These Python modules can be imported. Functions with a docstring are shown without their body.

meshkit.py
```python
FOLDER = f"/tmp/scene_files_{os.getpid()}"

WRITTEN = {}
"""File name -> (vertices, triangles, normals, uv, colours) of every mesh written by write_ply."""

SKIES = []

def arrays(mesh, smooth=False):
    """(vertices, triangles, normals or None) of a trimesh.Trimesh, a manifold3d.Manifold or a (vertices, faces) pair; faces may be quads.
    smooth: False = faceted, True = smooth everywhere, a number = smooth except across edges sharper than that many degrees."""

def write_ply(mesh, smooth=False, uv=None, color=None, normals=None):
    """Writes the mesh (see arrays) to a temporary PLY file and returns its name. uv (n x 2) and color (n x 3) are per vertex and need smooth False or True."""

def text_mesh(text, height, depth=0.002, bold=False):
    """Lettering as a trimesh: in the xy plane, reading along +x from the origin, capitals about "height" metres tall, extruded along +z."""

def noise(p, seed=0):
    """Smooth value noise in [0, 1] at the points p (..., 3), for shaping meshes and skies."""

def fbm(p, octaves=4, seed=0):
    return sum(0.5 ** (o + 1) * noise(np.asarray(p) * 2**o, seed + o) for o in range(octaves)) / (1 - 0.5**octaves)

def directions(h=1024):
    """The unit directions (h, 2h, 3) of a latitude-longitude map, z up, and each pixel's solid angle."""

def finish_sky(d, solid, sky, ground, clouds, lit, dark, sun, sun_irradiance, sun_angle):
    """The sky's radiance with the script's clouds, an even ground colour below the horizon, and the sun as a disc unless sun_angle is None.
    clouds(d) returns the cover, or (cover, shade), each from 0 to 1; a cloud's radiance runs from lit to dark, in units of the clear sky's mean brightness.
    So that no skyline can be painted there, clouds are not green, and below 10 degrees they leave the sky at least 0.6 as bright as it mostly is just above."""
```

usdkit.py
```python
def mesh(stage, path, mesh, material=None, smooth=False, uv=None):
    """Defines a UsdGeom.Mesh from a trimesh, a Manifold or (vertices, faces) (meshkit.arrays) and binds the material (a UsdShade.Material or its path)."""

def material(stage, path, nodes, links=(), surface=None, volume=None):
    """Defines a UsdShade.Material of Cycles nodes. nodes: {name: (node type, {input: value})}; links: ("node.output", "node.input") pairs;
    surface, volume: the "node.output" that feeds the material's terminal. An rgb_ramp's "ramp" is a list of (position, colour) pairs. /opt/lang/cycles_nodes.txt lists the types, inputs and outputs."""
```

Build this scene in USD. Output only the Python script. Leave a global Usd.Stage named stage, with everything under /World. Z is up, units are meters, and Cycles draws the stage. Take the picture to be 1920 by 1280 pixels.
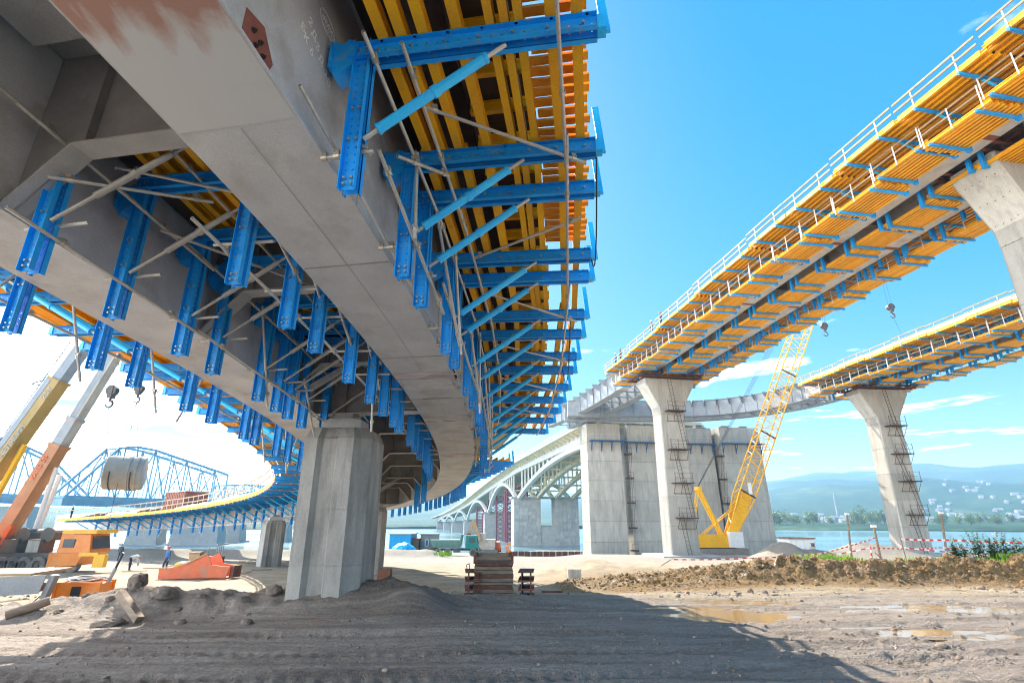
import math, random
import numpy as np
import trimesh
from scipy.interpolate import CubicSpline
import shapely
from shapely.geometry import Polygon, Point, box as sbox
import usdkit, meshkit
from pxr import Usd, UsdGeom, UsdLux, UsdShade, Gf, Sdf, Vt

rng = np.random.default_rng(7)
random.seed(7)
stage = Usd.Stage.CreateInMemory()
UsdGeom.SetStageUpAxis(stage, UsdGeom.Tokens.z)
UsdGeom.SetStageMetersPerUnit(stage, 1.0)
UsdGeom.Xform.Define(stage, '/World')
UsdGeom.Scope.Define(stage, '/World/Looks')

# ---------------------------------------------------------------- camera, sky, sun, exposure
EYE = 2.2
PITCH = math.atan(335 / 975.)
cam = UsdGeom.Camera.Define(stage, '/World/camera')
cam.CreateHorizontalApertureAttr(36.0)
cam.CreateVerticalApertureAttr(24.0)
cam.CreateFocalLengthAttr(36.0 * 975 / 1920)
cam.CreateClippingRangeAttr(Gf.Vec2f(0.05, 20000))
cam.CreateExposureAttr(2.8)
cx = UsdGeom.Xformable(cam)
cx.AddTranslateOp().Set(Gf.Vec3d(0, 0, EYE))
cx.AddRotateXOp().Set(90 + math.degrees(PITCH))

SUN_AZ, SUN_EL = math.radians(-24), math.radians(38)     # azimuth from +y towards +x
sun_dir = np.array([math.sin(SUN_AZ) * math.cos(SUN_EL), math.cos(SUN_AZ) * math.cos(SUN_EL), math.sin(SUN_EL)])
SKY_G, SKY_H, SKY_S, SKY_V = .30, .497, 3.7, .60
sky_mat = usdkit.material(stage, '/World/Looks/sky_look', {
    'sky': ('sky_texture', {'sky_type': 'single_scattering', 'sun_disc': False, 'sun_elevation': SUN_EL, 'sun_rotation': SUN_AZ, 'aerosol_density': .4, 'air_density': 1.0, 'ozone_density': 2.0}),
    'tc': ('texture_coordinate', {}),
    'sep': ('separate_xyz', {}),
    'gam': ('gamma', {'gamma': SKY_G}), 'hs': ('hsv', {'hue': SKY_H, 'saturation': SKY_S, 'value': SKY_V, 'fac': 1.0}),
    'zdiv': ('math', {'math_type': 'maximum', 'value2': 0.06}),
    'px': ('math', {'math_type': 'divide'}), 'py': ('math', {'math_type': 'divide'}),
    'cmb': ('combine_xyz', {'z': 0.0}),
    'n1': ('noise_texture', {'scale': 0.9, 'detail': 9.0, 'roughness': 0.58, 'distortion': 0.25}),
    'cr': ('map_range', {'from_min': 0.59, 'from_max': 0.80, 'to_min': 0.0, 'to_max': 0.85, 'clamp': True}),
    'lowf': ('map_range', {'from_min': 0.25, 'from_max': 1.0, 'to_min': 1.0, 'to_max': 0.25, 'clamp': True}),
    'cf': ('math', {'math_type': 'multiply'}), 'lf': ('map_range', {'from_min': -.08, 'from_max': -.6, 'to_min': 0.0, 'to_max': .22, 'clamp': True}), 'la': ('math', {'math_type': 'add'}),
    'n2': ('noise_texture', {'scale': 2.6, 'detail': 8.0, 'roughness': .6}), 'ccol': ('rgb_ramp', {'ramp': [(.35, (.52, .53, .55)), (.62, (1.0, .985, .96))]}), 'csc': ('mix_color', {'blend_type': 'multiply', 'fac': 1.0, 'b': (10.0, 10.0, 10.0), 'use_clamp': False}),
    'mixc': ('mix_color', {'blend_type': 'mix', 'use_clamp': False}),
    'bg': ('background_shader', {'strength': 0.15}),
}, [('tc.generated', 'sep.vector'), ('sep.z', 'zdiv.value1'), ('sep.x', 'px.value1'), ('zdiv.value', 'px.value2'), ('sep.y', 'py.value1'), ('zdiv.value', 'py.value2'),
    ('px.value', 'cmb.x'), ('py.value', 'cmb.y'), ('cmb.vector', 'n1.vector'), ('n1.fac', 'la.value1'), ('sep.x', 'lf.value'), ('lf.result', 'la.value2'), ('la.value', 'cr.value'), ('sep.z', 'lowf.value'), ('cr.result', 'cf.value1'), ('lowf.result', 'cf.value2'),
    ('sky.color', 'gam.color'), ('gam.color', 'hs.color'), ('hs.color', 'mixc.a'), ('cmb.vector', 'n2.vector'), ('n2.fac', 'ccol.fac'), ('ccol.color', 'csc.a'), ('csc.result', 'mixc.b'), ('cf.value', 'mixc.fac'), ('mixc.result', 'bg.color')], surface='bg.background')
dome = UsdLux.DomeLight.Define(stage, '/World/sky')
UsdShade.MaterialBindingAPI.Apply(dome.GetPrim()).Bind(sky_mat)
dome.GetPrim().SetCustomDataByKey('kind', 'structure')
sun = UsdLux.DistantLight.Define(stage, '/World/sun')
sun.CreateNormalizeAttr(True)
sun.CreateIntensityAttr(0.5)
sun.CreateAngleAttr(0.53)
sun.CreateColorAttr(Gf.Vec3f(1.0, 0.90, 0.74))
m4 = Gf.Matrix4d(); zax = Gf.Vec3d(*map(float, sun_dir))
m4.SetRotate(Gf.Rotation(Gf.Vec3d(0, 0, 1), zax))
UsdGeom.Xformable(sun).AddTransformOp().Set(m4)

# ---------------------------------------------------------------- helpers
_names = {}
def numbered(path):
    k = _names.get(path, 0); _names[path] = k + 1
    return path if k == 0 else f'{path}_{k:03d}'

class MB:
    """collects boxes, bars and tubes into one mesh"""
    def __init__(s): s.v, s.f, s.n = [], [], 0
    def add(s, v, f):
        v = np.asarray(v, float); f = np.asarray(f, int)
        if f.shape[1] == 4: f = np.vstack([f[:, [0, 1, 2]], f[:, [0, 2, 3]]])
        s.v.append(v); s.f.append(f + s.n); s.n += len(v); return s
    def tm(s, m): return s.add(m.vertices, m.faces)
    BOXF = np.array([[0, 3, 2, 1], [4, 5, 6, 7], [0, 1, 5, 4], [1, 2, 6, 5], [2, 3, 7, 6], [3, 0, 4, 7]])
    def hexa(s, p8): return s.add(p8, MB.BOXF)
    def box(s, c, size, rz=0.0):
        sx, sy, sz = np.asarray(size, float) / 2
        p = np.array([[-sx, -sy, -sz], [sx, -sy, -sz], [sx, sy, -sz], [-sx, sy, -sz], [-sx, -sy, sz], [sx, -sy, sz], [sx, sy, sz], [-sx, sy, sz]])
        if rz:
            c_, s_ = math.cos(rz), math.sin(rz); p = p @ np.array([[c_, s_, 0], [-s_, c_, 0], [0, 0, 1]])
        return s.add(p + np.asarray(c, float), MB.BOXF)
    def bar(s, a, b, w, h, up=(0, 0, 1)):
        a, b = np.asarray(a, float), np.asarray(b, float); d = b - a; L = np.linalg.norm(d); d = d / L
        x = np.cross(d, up); nx = np.linalg.norm(x)
        x = np.array([1.0, 0, 0]) if nx < 1e-6 else x / nx
        z = np.cross(x, d)
        q = [(-1, -1), (1, -1), (1, 1), (-1, 1)]
        p = [e + x * (i * w / 2) + z * (j * h / 2) for e in (a, b) for i, j in q]
        return s.add(p, np.array([[0, 1, 2, 3], [4, 7, 6, 5], [0, 4, 5, 1], [1, 5, 6, 2], [2, 6, 7, 3], [3, 7, 4, 0]]))
    def tube(s, a, b, r, n=8, r2=None, hollow=False):
        a, b = np.asarray(a, float), np.asarray(b, float); d = b - a; d = d / np.linalg.norm(d)
        x = np.cross(d, (0, 0, 1) if abs(d[2]) < .95 else (1, 0, 0)); x /= np.linalg.norm(x); y = np.cross(d, x)
        t = np.arange(n) * 2 * math.pi / n; c = np.outer(np.cos(t), x) + np.outer(np.sin(t), y)
        v = np.vstack([a + c * r, b + c * (r if r2 is None else r2)])
        i = np.arange(n); j = (i + 1) % n
        s.add(v, np.stack([i, j, j + n, i + n], 1))
        if hollow:
            k = .78
            v = np.vstack([a + c * r, a + c * r * k, a + d * .12 + c * r * k, b + c * r, b + c * r * k, b - d * .12 + c * r * k])
            f = []
            for o, fl in ((0, 0), (3 * n, 1)):
                q = np.vstack([np.stack([i + o, i + o + n, j + o + n, j + o], 1), np.stack([i + o + n, i + o + 2 * n, j + o + 2 * n, j + o + n], 1)])
                f.append(q[:, ::-1] if fl else q)
            s.add(v, np.vstack(f))
            s.add(a + d * .12 + c * r * k, np.array([[0, m_ + 1, m_] for m_ in range(1, n - 1)])); s.add(b - d * .12 + c * r * k, np.array([[0, m_, m_ + 1] for m_ in range(1, n - 1)]))
        else:
            s.add(a + c * r, np.array([[0, m_ + 1, m_] for m_ in range(1, n - 1)])); s.add(b + c * (r if r2 is None else r2), np.array([[0, m_, m_ + 1] for m_ in range(1, n - 1)]))
        return s
    def wire(s, pts, r, n=6):
        pts = np.asarray(pts, float)
        for a, b in zip(pts[:-1], pts[1:]): s.tube(a, b, r, n)
        return s
    def prism(s, poly, z0, z1):
        """vertical prism of a (convex or not) 2-D polygon"""
        m = trimesh.creation.extrude_polygon(Polygon(poly), z1 - z0, engine='earcut'); m.apply_translation([0, 0, z0]); return s.tm(m)
    def sweep(s, secs, closed=True, caps=True):
        """secs: array (k, n, 3) of section rings"""
        secs = np.asarray(secs, float); k, n, _ = secs.shape
        i = np.arange(n if closed else n - 1); j = (i + 1) % n
        f = [np.stack([i + n * a, j + n * a, j + n * (a + 1), i + n * (a + 1)], 1) for a in range(k - 1)]
        s.add(secs.reshape(-1, 3), np.vstack(f))
        if caps and closed:
            tri = np.array([[0, q, q + 1] for q in range(1, n - 1)])
            s.add(secs[0], tri); s.add(secs[-1], tri[:, ::-1])
        return s
    def xf(s, M):
        M = np.asarray(M); s.v = [v @ M[:3, :3].T + M[:3, 3] for v in s.v]; return s
    def data(s): return np.vstack(s.v), np.vstack(s.f)

def path_of(parent): return '/World' if parent is None else str(parent.GetPath())
def obj(name, mb, mat, parent=None, smooth=False):
    path = numbered(path_of(parent) + '/' + name)
    d = mb.data() if isinstance(mb, MB) else mb
    if not isinstance(d, tuple): d = (d.vertices, d.faces)
    d[0][~np.isfinite(d[0])] = 0
    return usdkit.mesh(stage, path, d, M[mat], smooth=smooth).GetPrim()
def tag(p, label, cat, group=None, kind=None):
    if label: p.SetCustomDataByKey('label', label)
    if cat: p.SetCustomDataByKey('category', cat)
    if group: p.SetCustomDataByKey('group', group)
    if kind: p.SetCustomDataByKey('kind', kind)
    return p
def struct(name, mb, mat, smooth=False, kind='structure', label=None):
    p = obj(name, mb, mat, None, smooth); p.SetCustomDataByKey('kind', kind)
    if label: p.SetCustomDataByKey('label', label)
    return p
def place(x, loc, rz=0.0, ry=0.0):
    x = UsdGeom.Xformable(x); x.AddTranslateOp().Set(Gf.Vec3d(*map(float, loc)))
    if rz: x.AddRotateZOp().Set(math.degrees(rz))
    if ry: x.AddRotateYOp().Set(math.degrees(ry))
def thing(name, label, cat, loc=(0, 0, 0), rz=0.0, group=None):
    p = UsdGeom.Xform.Define(stage, numbered('/World/' + name)); place(p, loc, rz)
    return tag(p.GetPrim(), label, cat, group)
UsdGeom.Scope.Define(stage, '/World/Prototypes')
def proto(name):
    """a class prim to be referenced by copies"""
    return stage.CreateClassPrim('/World/Prototypes/' + name)
def copy(pr, name, label, cat, loc, rz=0.0, group=None, ry=0.0):
    p = UsdGeom.Xform.Define(stage, numbered('/World/' + name)); place(p, loc, rz, ry)
    q = p.GetPrim(); q.GetReferences().AddInternalReference(pr.GetPath()); q.SetInstanceable(True)
    return tag(q, label, cat, group)

_T = ['', 'first', 'second', 'third', 'fourth', 'fifth', 'sixth', 'seventh', 'eighth', 'ninth', 'tenth', 'eleventh', 'twelfth', 'thirteenth', 'fourteenth', 'fifteenth', 'sixteenth', 'seventeenth', 'eighteenth', 'nineteenth']
def nth(i):
    if i < 20: return _T[i]
    t_ = {2: 'twent', 3: 'thirt', 4: 'fort', 5: 'fift', 6: 'sixt'}[i // 10]
    return t_ + 'ieth' if i % 10 == 0 else t_ + 'y-' + _T[i % 10]

# ---------------------------------------------------------------- materials
M = {}
def mat(name, c1, c2=None, rough=.6, scale=4.0, fine=60.0, bump=.0, bdist=.01, stretch=(1, 1, 1), metal=0.0, spec=.5, grime=None, grime_scale=1.2, grime_lo=.55, grime_hi=.72, coord='geometry.position', rvar=.1, detail=4.0, ovar=.09, gstretch=None):
    c2 = c2 or tuple(.75 * v for v in c1)
    n = {'geo': ('geometry', {}), 'tc': ('texture_coordinate', {}),
         'map': ('mapping', {'scale': stretch}),
         'n1': ('noise_texture', {'scale': scale, 'detail': detail, 'roughness': .6}),
         'n2': ('noise_texture', {'scale': fine, 'detail': 3.0, 'roughness': .6}),
         'mr': ('map_range', {'from_min': .33, 'from_max': .67, 'to_min': 0.0, 'to_max': 1.0, 'clamp': True}),
         'oi': ('object_info', {}), 'orr': ('map_range', {'from_min': 0.0, 'from_max': 1.0, 'to_min': 1 - ovar, 'to_max': 1 + ovar}), 'om': ('mix_color', {'blend_type': 'multiply', 'fac': 1.0, 'use_clamp': False}),
         'mx': ('mix_color', {'a': c1, 'b': c2}),
         'f1': ('map_range', {'from_min': .25, 'from_max': .75, 'to_min': .86, 'to_max': 1.12}),
         'mu': ('mix_color', {'blend_type': 'multiply', 'fac': 1.0, 'use_clamp': False}),
         'rr': ('map_range', {'from_min': .3, 'from_max': .7, 'to_min': max(.03, rough - rvar), 'to_max': min(1, rough + rvar)}),
         'p': ('principled_bsdf', {'metallic': metal, 'specular_ior_level': spec})}
    src = 'geo.position' if coord == 'geometry.position' else 'tc.object'
    L = [(src, 'map.vector'), ('map.vector', 'n1.vector'), ('map.vector', 'n2.vector'), ('n1.fac', 'mr.value'), ('mr.result', 'mx.fac'), ('n2.fac', 'f1.value'), ('oi.random', 'orr.value'), ('mx.result', 'om.a'), ('orr.result', 'om.b'), ('om.result', 'mu.a'), ('f1.result', 'mu.b'), ('n1.fac', 'rr.value'), ('rr.result', 'p.roughness')]
    last = 'mu.result'
    if grime:
        n['n3'] = ('noise_texture', {'scale': grime_scale, 'detail': 6.0, 'roughness': .65})
        n['gr'] = ('map_range', {'from_min': grime_lo, 'from_max': grime_hi, 'to_min': 0.0, 'to_max': .85, 'clamp': True})
        n['gm'] = ('mix_color', {'b': grime})
        if gstretch: n['gmap'] = ('mapping', {'scale': gstretch}); L.append((src, 'gmap.vector'))
        L += [('gmap.vector' if gstretch else 'map.vector', 'n3.vector'), ('n3.fac', 'gr.value'), ('gr.result', 'gm.fac'), (last, 'gm.a')]; last = 'gm.result'
    L.append((last, 'p.base_color'))
    if bump:
        n['bp'] = ('bump', {'strength': bump, 'distance': bdist})
        n['ad'] = ('math', {'math_type': 'multiply_add', 'value2': .5})
        L += [('n2.fac', 'ad.value1'), ('n1.fac', 'ad.value3'), ('ad.value', 'bp.height'), ('bp.normal', 'p.normal')]
    M[name] = usdkit.material(stage, '/World/Looks/' + name, n, L, surface='p.BSDF')

mat('grey_steel', (.63, .64, .645), (.54, .545, .55), .55, 1.3, 45, .05, .004, grime=(.37, .34, .30), grime_scale=1.1, grime_lo=.50, grime_hi=.72)
mat('dark_steel', (.32, .305, .29), (.25, .235, .225), .6, 1.6, 45, .05, .004, grime=(.20, .13, .11), grime_scale=.9, grime_lo=.56, grime_hi=.72)
mat('pale_steel', (.47, .46, .43), (.40, .39, .37), .55, 2, 50)
mat('blue_grey_steel', (.33, .355, .375), (.26, .285, .31), .5, .8, 30, grime=(.28, .22, .21), grime_scale=.5, grime_lo=.56, grime_hi=.72)
mat('primer_red', (.30, .10, .07), (.22, .075, .055), .7, 3, 40, grime=(.35, .33, .31), grime_scale=2.5, grime_lo=.60, grime_hi=.75)
mat('blue_paint', (.005, .40, .97), (.005, .32, .86), .5, 2.5, 50, .04, .003, ovar=.14, grime=(.20, .33, .42), grime_scale=6, grime_lo=.55, grime_hi=.8)
mat('blue_tube', (.02, .56, 1.0), (.02, .48, .96), .36, 2.5, 50, grime=(.16, .26, .34), grime_scale=8, grime_lo=.62, grime_hi=.8)
mat('yellow_beam', (1.0, .53, .003), (.97, .41, .002), .5, 2.5, 45, .05, .003, ovar=.16, grime=(.55, .33, .08), grime_scale=4, grime_lo=.58, grime_hi=.8)
mat('orange_plank', (1.0, .46, .008), (.95, .36, .005), .55, 3, 40, .08, .004, stretch=(1, 4, 4))
mat('plywood_film', (.085, .055, .046), (.06, .04, .035), .42, 2, 60, grime=(.10, .08, .07), grime_scale=1.5, grime_lo=.60, grime_hi=.8)
mat('galvanised', (.60, .57, .51), (.50, .47, .41), .38, 8, 60, metal=.25, grime=(.42, .33, .22), grime_scale=5, grime_lo=.55, grime_hi=.8)
mat('bolt_metal', (.62, .56, .46), (.45, .40, .32), .35, 30, 100, metal=.6)
mat('concrete', (.36, .345, .315), (.23, .22, .205), .82, 1.0, 22, .3, .015, stretch=(1.6, 1.6, .55), grime=(.15, .145, .135), grime_scale=1.6, grime_lo=.50, grime_hi=.74, detail=7.0, gstretch=(2.6, 2.6, .32))
mat('concrete_warm', (.45, .42, .365), (.35, .33, .29), .82, .55, 12, .15, .012, stretch=(1.6, 1.6, .6), grime=(.22, .21, .19), grime_scale=1.0, grime_lo=.50, grime_hi=.76, detail=7.0, gstretch=(2.4, 2.4, .22))
mat('navy_steel', (.03, .11, .27), (.025, .09, .22), .5, 2, 30)
mat('smear', (.63, .64, .645), (.36, .27, .26), .55, 2.2, 40, detail=8.0, stretch=(1.0, 3.0, 1.0))
mat('boom_yellow', (.42, .27, .06), (.34, .22, .055), .5, 1, 30)
mat('boom_orange', (.42, .18, .06), (.34, .145, .05), .5, 1, 30)
mat('slab_concrete', (.52, .51, .49), (.40, .395, .38), .8, 1.4, 25, .15, .008, grime=(.15, .145, .14), grime_scale=3.0, grime_lo=.62, grime_hi=.75)
mat('cream_concrete', (.60, .54, .38), (.50, .45, .32), .8, .4, 10)
mat('white_concrete', (.66, .65, .60), (.56, .55, .51), .8, .4, 10)
mat('stone', (.42, .41, .385), (.36, .35, .33), .85, .8, 8)
mat('stone_dark', (.37, .36, .34), (.33, .32, .30), .85, .8, 8)
mat('rust', (.16, .062, .035), (.10, .04, .026), .8, 3, 50, .15, .006, grime=(.24, .12, .07), grime_scale=5)
mat('rust_dark', (.07, .042, .035), (.045, .03, .027), .8, 3, 50)
mat('weathered_wood', (.25, .185, .135), (.16, .115, .085), .85, 2, 40, .2, .006, stretch=(1, 1, 5), grime=(.28, .24, .19), grime_scale=3)
mat('pale_wood', (.44, .31, .17), (.34, .235, .13), .75, 3, 40)
mat('white_paint', (.78, .77, .75), (.70, .69, .67), .45, 3, 40)
mat('marking_white', (.97, .97, .95), (.93, .93, .91), .6, 40, 200)
mat('cable', (.02, .025, .04), (.015, .02, .03), .5, 5, 40)
mat('crane_yellow', (.85, .45, .01), (.78, .38, .01), .4, 1, 30)
mat('truck_orange', (.82, .24, .015), (.72, .19, .012), .42, 2, 30, grime=(.45, .30, .18), grime_scale=2.5, grime_lo=.55)
mat('orange_red', (.70, .12, .02), (.55, .09, .02), .5, 2, 30, grime=(.33, .15, .09), grime_scale=2.2, grime_lo=.48, grime_hi=.66)
mat('crane_grey', (.25, .30, .35), (.21, .25, .30), .42, 2, 30)
mat('chassis', (.09, .085, .08), (.14, .12, .10), .7, 2, 30)
mat('rubber', (.16, .145, .125), (.24, .21, .18), .85, 3, 40)
mat('glass_dark', (.06, .09, .11), (.05, .07, .09), .08, 3, 40, spec=.8)
mat('teal_paint', (.005, .24, .20), (.006, .19, .17), .4, 2, 30, grime=(.20, .23, .20), grime_scale=2.5)
mat('teal_faded', (.10, .22, .19), (.14, .24, .21), .6, 2, 30)
mat('azure_sheet', (.01, .38, .72), (.01, .32, .64), .5, 2, 30)
mat('truss_blue', (.24, .42, .55), (.20, .36, .48), .5, .3, 10)
mat('tower_red', (.22, .045, .075), (.17, .035, .055), .6, .5, 10)
mat('grey_siding', (.28, .29, .30), (.24, .25, .26), .6, 1, 20)
mat('drum_concrete', (.34, .325, .29), (.27, .255, .225), .8, 1.2, 20, .2, .02)
mat('hook_steel', (.10, .085, .08), (.07, .06, .055), .5, 5, 40)
mat('tarp_white', (.74, .73, .72), (.62, .62, .62), .6, 2, 20)
mat('red_brown_panel', (.33, .115, .07), (.28, .095, .06), .6, 1, 20)
mat('tape_red', (.62, .03, .04), None, .5, 3, 30)
mat('skin', (.42, .24, .16), None, .55, 10, 60)
mat('cloth_navy', (.03, .045, .09), None, .85, 8, 60)
mat('cloth_grey', (.09, .10, .12), None, .85, 8, 60)
mat('cloth_blue', (.04, .13, .33), None, .85, 8, 60)
mat('cloth_white', (.68, .68, .66), None, .85, 8, 60)
mat('cloth_orange', (.75, .17, .02), None, .85, 8, 60)
mat('helmet_red', (.70, .04, .02), None, .35, 8, 60)
mat('helmet_white', (.8, .8, .78), None, .35, 8, 60)
mat('sack', (.52, .46, .38), (.42, .33, .26), .85, 3, 40, .2, .01)
mat('roof_white', (.40, .39, .38), None, .5, .1, 2)
mat('far_wall', (.32, .31, .30), (.22, .22, .23), .8, .08, 2)
mat('rock', (.19, .15, .12), (.11, .088, .072), .9, 3, 30, .5, .03)
mat('bank_clod', (.30, .18, .07), (.17, .095, .035), .95, 6, 60, .3, .01, ovar=.3)
mat('clod', (.26, .20, .155), (.17, .125, .095), .9, 6, 60, .3, .01, ovar=.25)
def leaf(name, c1, c2, scale=3):
    M[name] = usdkit.material(stage, '/World/Looks/' + name, {
        'geo': ('geometry', {}), 'n': ('noise_texture', {'scale': scale, 'detail': 3.0}), 'r': ('rgb_ramp', {'ramp': [(.3, c1), (.7, c2)]}),
        'd': ('principled_bsdf', {'roughness': .6}), 't': ('translucent_bsdf', {}), 'm': ('mix_closure', {'fac': .4})},
        [('geo.position', 'n.vector'), ('n.fac', 'r.fac'), ('r.color', 'd.base_color'), ('r.color', 't.color'), ('d.BSDF', 'm.closure1'), ('t.BSDF', 'm.closure2')], surface='m.closure')
leaf('leaf_bright', (.10, .26, .012), (.24, .42, .02))
leaf('leaf_dark', (.03, .075, .02), (.07, .13, .03))
leaf('leaf_far', (.07, .13, .045), (.15, .21, .07), .05)
M['water'] = usdkit.material(stage, '/World/Looks/water', {
    'geo': ('geometry', {}), 'mp': ('mapping', {'scale': (.35, 1.0, 1.0)}),
    'n': ('noise_texture', {'scale': .9, 'detail': 4.0, 'roughness': .6}), 'n2': ('noise_texture', {'scale': .02, 'detail': 3.0}),
    'mr': ('map_range', {'from_min': .4, 'from_max': .65, 'to_min': .10, 'to_max': .22, 'clamp': True}),
    'b': ('bump', {'strength': .25, 'distance': .12}),
    'p': ('principled_bsdf', {'base_color': (.10, .20, .24), 'ior': 1.33, 'specular_ior_level': .5})},
    [('geo.position', 'mp.vector'), ('mp.vector', 'n.vector'), ('mp.vector', 'n2.vector'), ('n.fac', 'b.height'), ('b.normal', 'p.normal'), ('n2.fac', 'mr.value'), ('mr.result', 'p.roughness')], surface='p.BSDF')
M['puddle'] = usdkit.material(stage, '/World/Looks/puddle', {
    'geo': ('geometry', {}), 'n': ('noise_texture', {'scale': 7.0, 'detail': 3.0}), 'b': ('bump', {'strength': .06, 'distance': .01}),
    'p': ('principled_bsdf', {'base_color': (.30, .185, .075), 'roughness': .06, 'ior': 1.33})},
    [('geo.position', 'n.vector'), ('n.fac', 'b.height'), ('b.normal', 'p.normal')], surface='p.BSDF')

# ---------------------------------------------------------------- routes of the three viaducts
BANK = .0278
SEC = dict(A=0.0, B=-1.458, C=-4.68, D=-6.097)
WEB = 2.75
class Route:
    def __init__(s, S, P, th, bank):
        s.f = CubicSpline(S, np.asarray(P)); s.t = CubicSpline(S, th); s.bank = bank
    def th(s, q): return float(s.t(q))
    def right(s, q):
        a = s.th(q); return np.array([math.cos(a), math.sin(a), 0.0])
    def fwd(s, q):
        a = s.th(q); return np.array([-math.sin(a), math.cos(a), 0.0])
    def pt(s, q, o, dz, ref=None):
        return s.f(q) + s.right(q) * o + np.array([0, 0, dz + s.bank * (o if ref is None else ref)])
    def ring(s, q, poly): return [s.pt(q, o, dz) for o, dz in poly]
    def sweep(s, mb, poly, s0, s1, step=1.0, caps=True):
        n = max(2, int(math.ceil((s1 - s0) / step)) + 1)
        return mb.sweep([s.ring(q, poly) for q in np.linspace(s0, s1, n)], caps=caps)
_R1 = [(-6.00,-3.488,-1.897,6.912,-0.2039),(-0.00,-2.405,4.000,6.388,-0.1564),(5.99,-1.656,9.948,5.835,-0.0913),(11.99,-1.345,15.934,5.281,-0.0100),(17.98,-1.563,21.924,4.756,0.0847),(23.98,-2.377,27.862,4.289,0.1887),(29.98,-3.817,33.679,3.902,0.2967),(35.97,-5.872,39.309,3.579,0.4025),(41.97,-8.494,44.699,3.290,0.5017),(47.96,-11.616,49.815,3.013,0.5928),(53.96,-15.173,54.640,2.748,0.6768),(59.96,-19.108,59.162,2.492,0.7544),(65.95,-23.369,63.379,2.247,0.8256),(71.95,-27.905,67.298,2.011,0.8897),(77.94,-32.671,70.936,1.783,0.9466),(83.94,-37.623,74.315,1.561,0.9960),(89.94,-42.725,77.465,1.346,1.0382),(95.93,-47.944,80.415,1.136,1.0733),(101.93,-53.254,83.199,0.929,1.1012),(107.92,-58.631,85.854,0.726,1.1220),(113.92,-64.052,88.415,0.524,1.1357),(119.92,-69.499,90.921,0.323,1.1423)]
_R1 = np.array(_R1)
pre = np.array([[-14, -3.488 - 8 * math.sin(.225), -1.897 - 8 * math.cos(.225), 7.63, -.245]])
_R1 = np.vstack([pre, _R1])
R1 = Route(_R1[:, 0], _R1[:, 1:4], _R1[:, 4], BANK)
def integrate(x0, y0, z0, th0, s0, s1, kap, dz):
    S = np.arange(s0, s1 + .01, 1.0); k = np.array([kap(q) for q in S]); th = np.concatenate([[0], np.cumsum((k[1:] + k[:-1]) / 2)])
    i0 = int(np.argmin(abs(S))); th += th0 - th[i0]
    dx, dy = -np.sin(th), np.cos(th)
    x = np.concatenate([[0], np.cumsum((dx[1:] + dx[:-1]) / 2)]); y = np.concatenate([[0], np.cumsum((dy[1:] + dy[:-1]) / 2)])
    return S, np.stack([x + x0 - x[i0], y + y0 - y[i0], z0 + dz * S], 1), th
V2 = Route(*integrate(34.17, 8.0, 21.89, .251, -20, 130, lambda q: -.00509 + .0001258 * q, -.0169), 0.0)
V3 = Route(*integrate(56.954, 30.0, 19.944, .125, -40, 118, lambda q: (-.000138 - .0000372 * max(q, 0)) if q < 46 else (.0 if q < 50 else .046 if q < 83 else 0.0), .0), 0.0)
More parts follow.
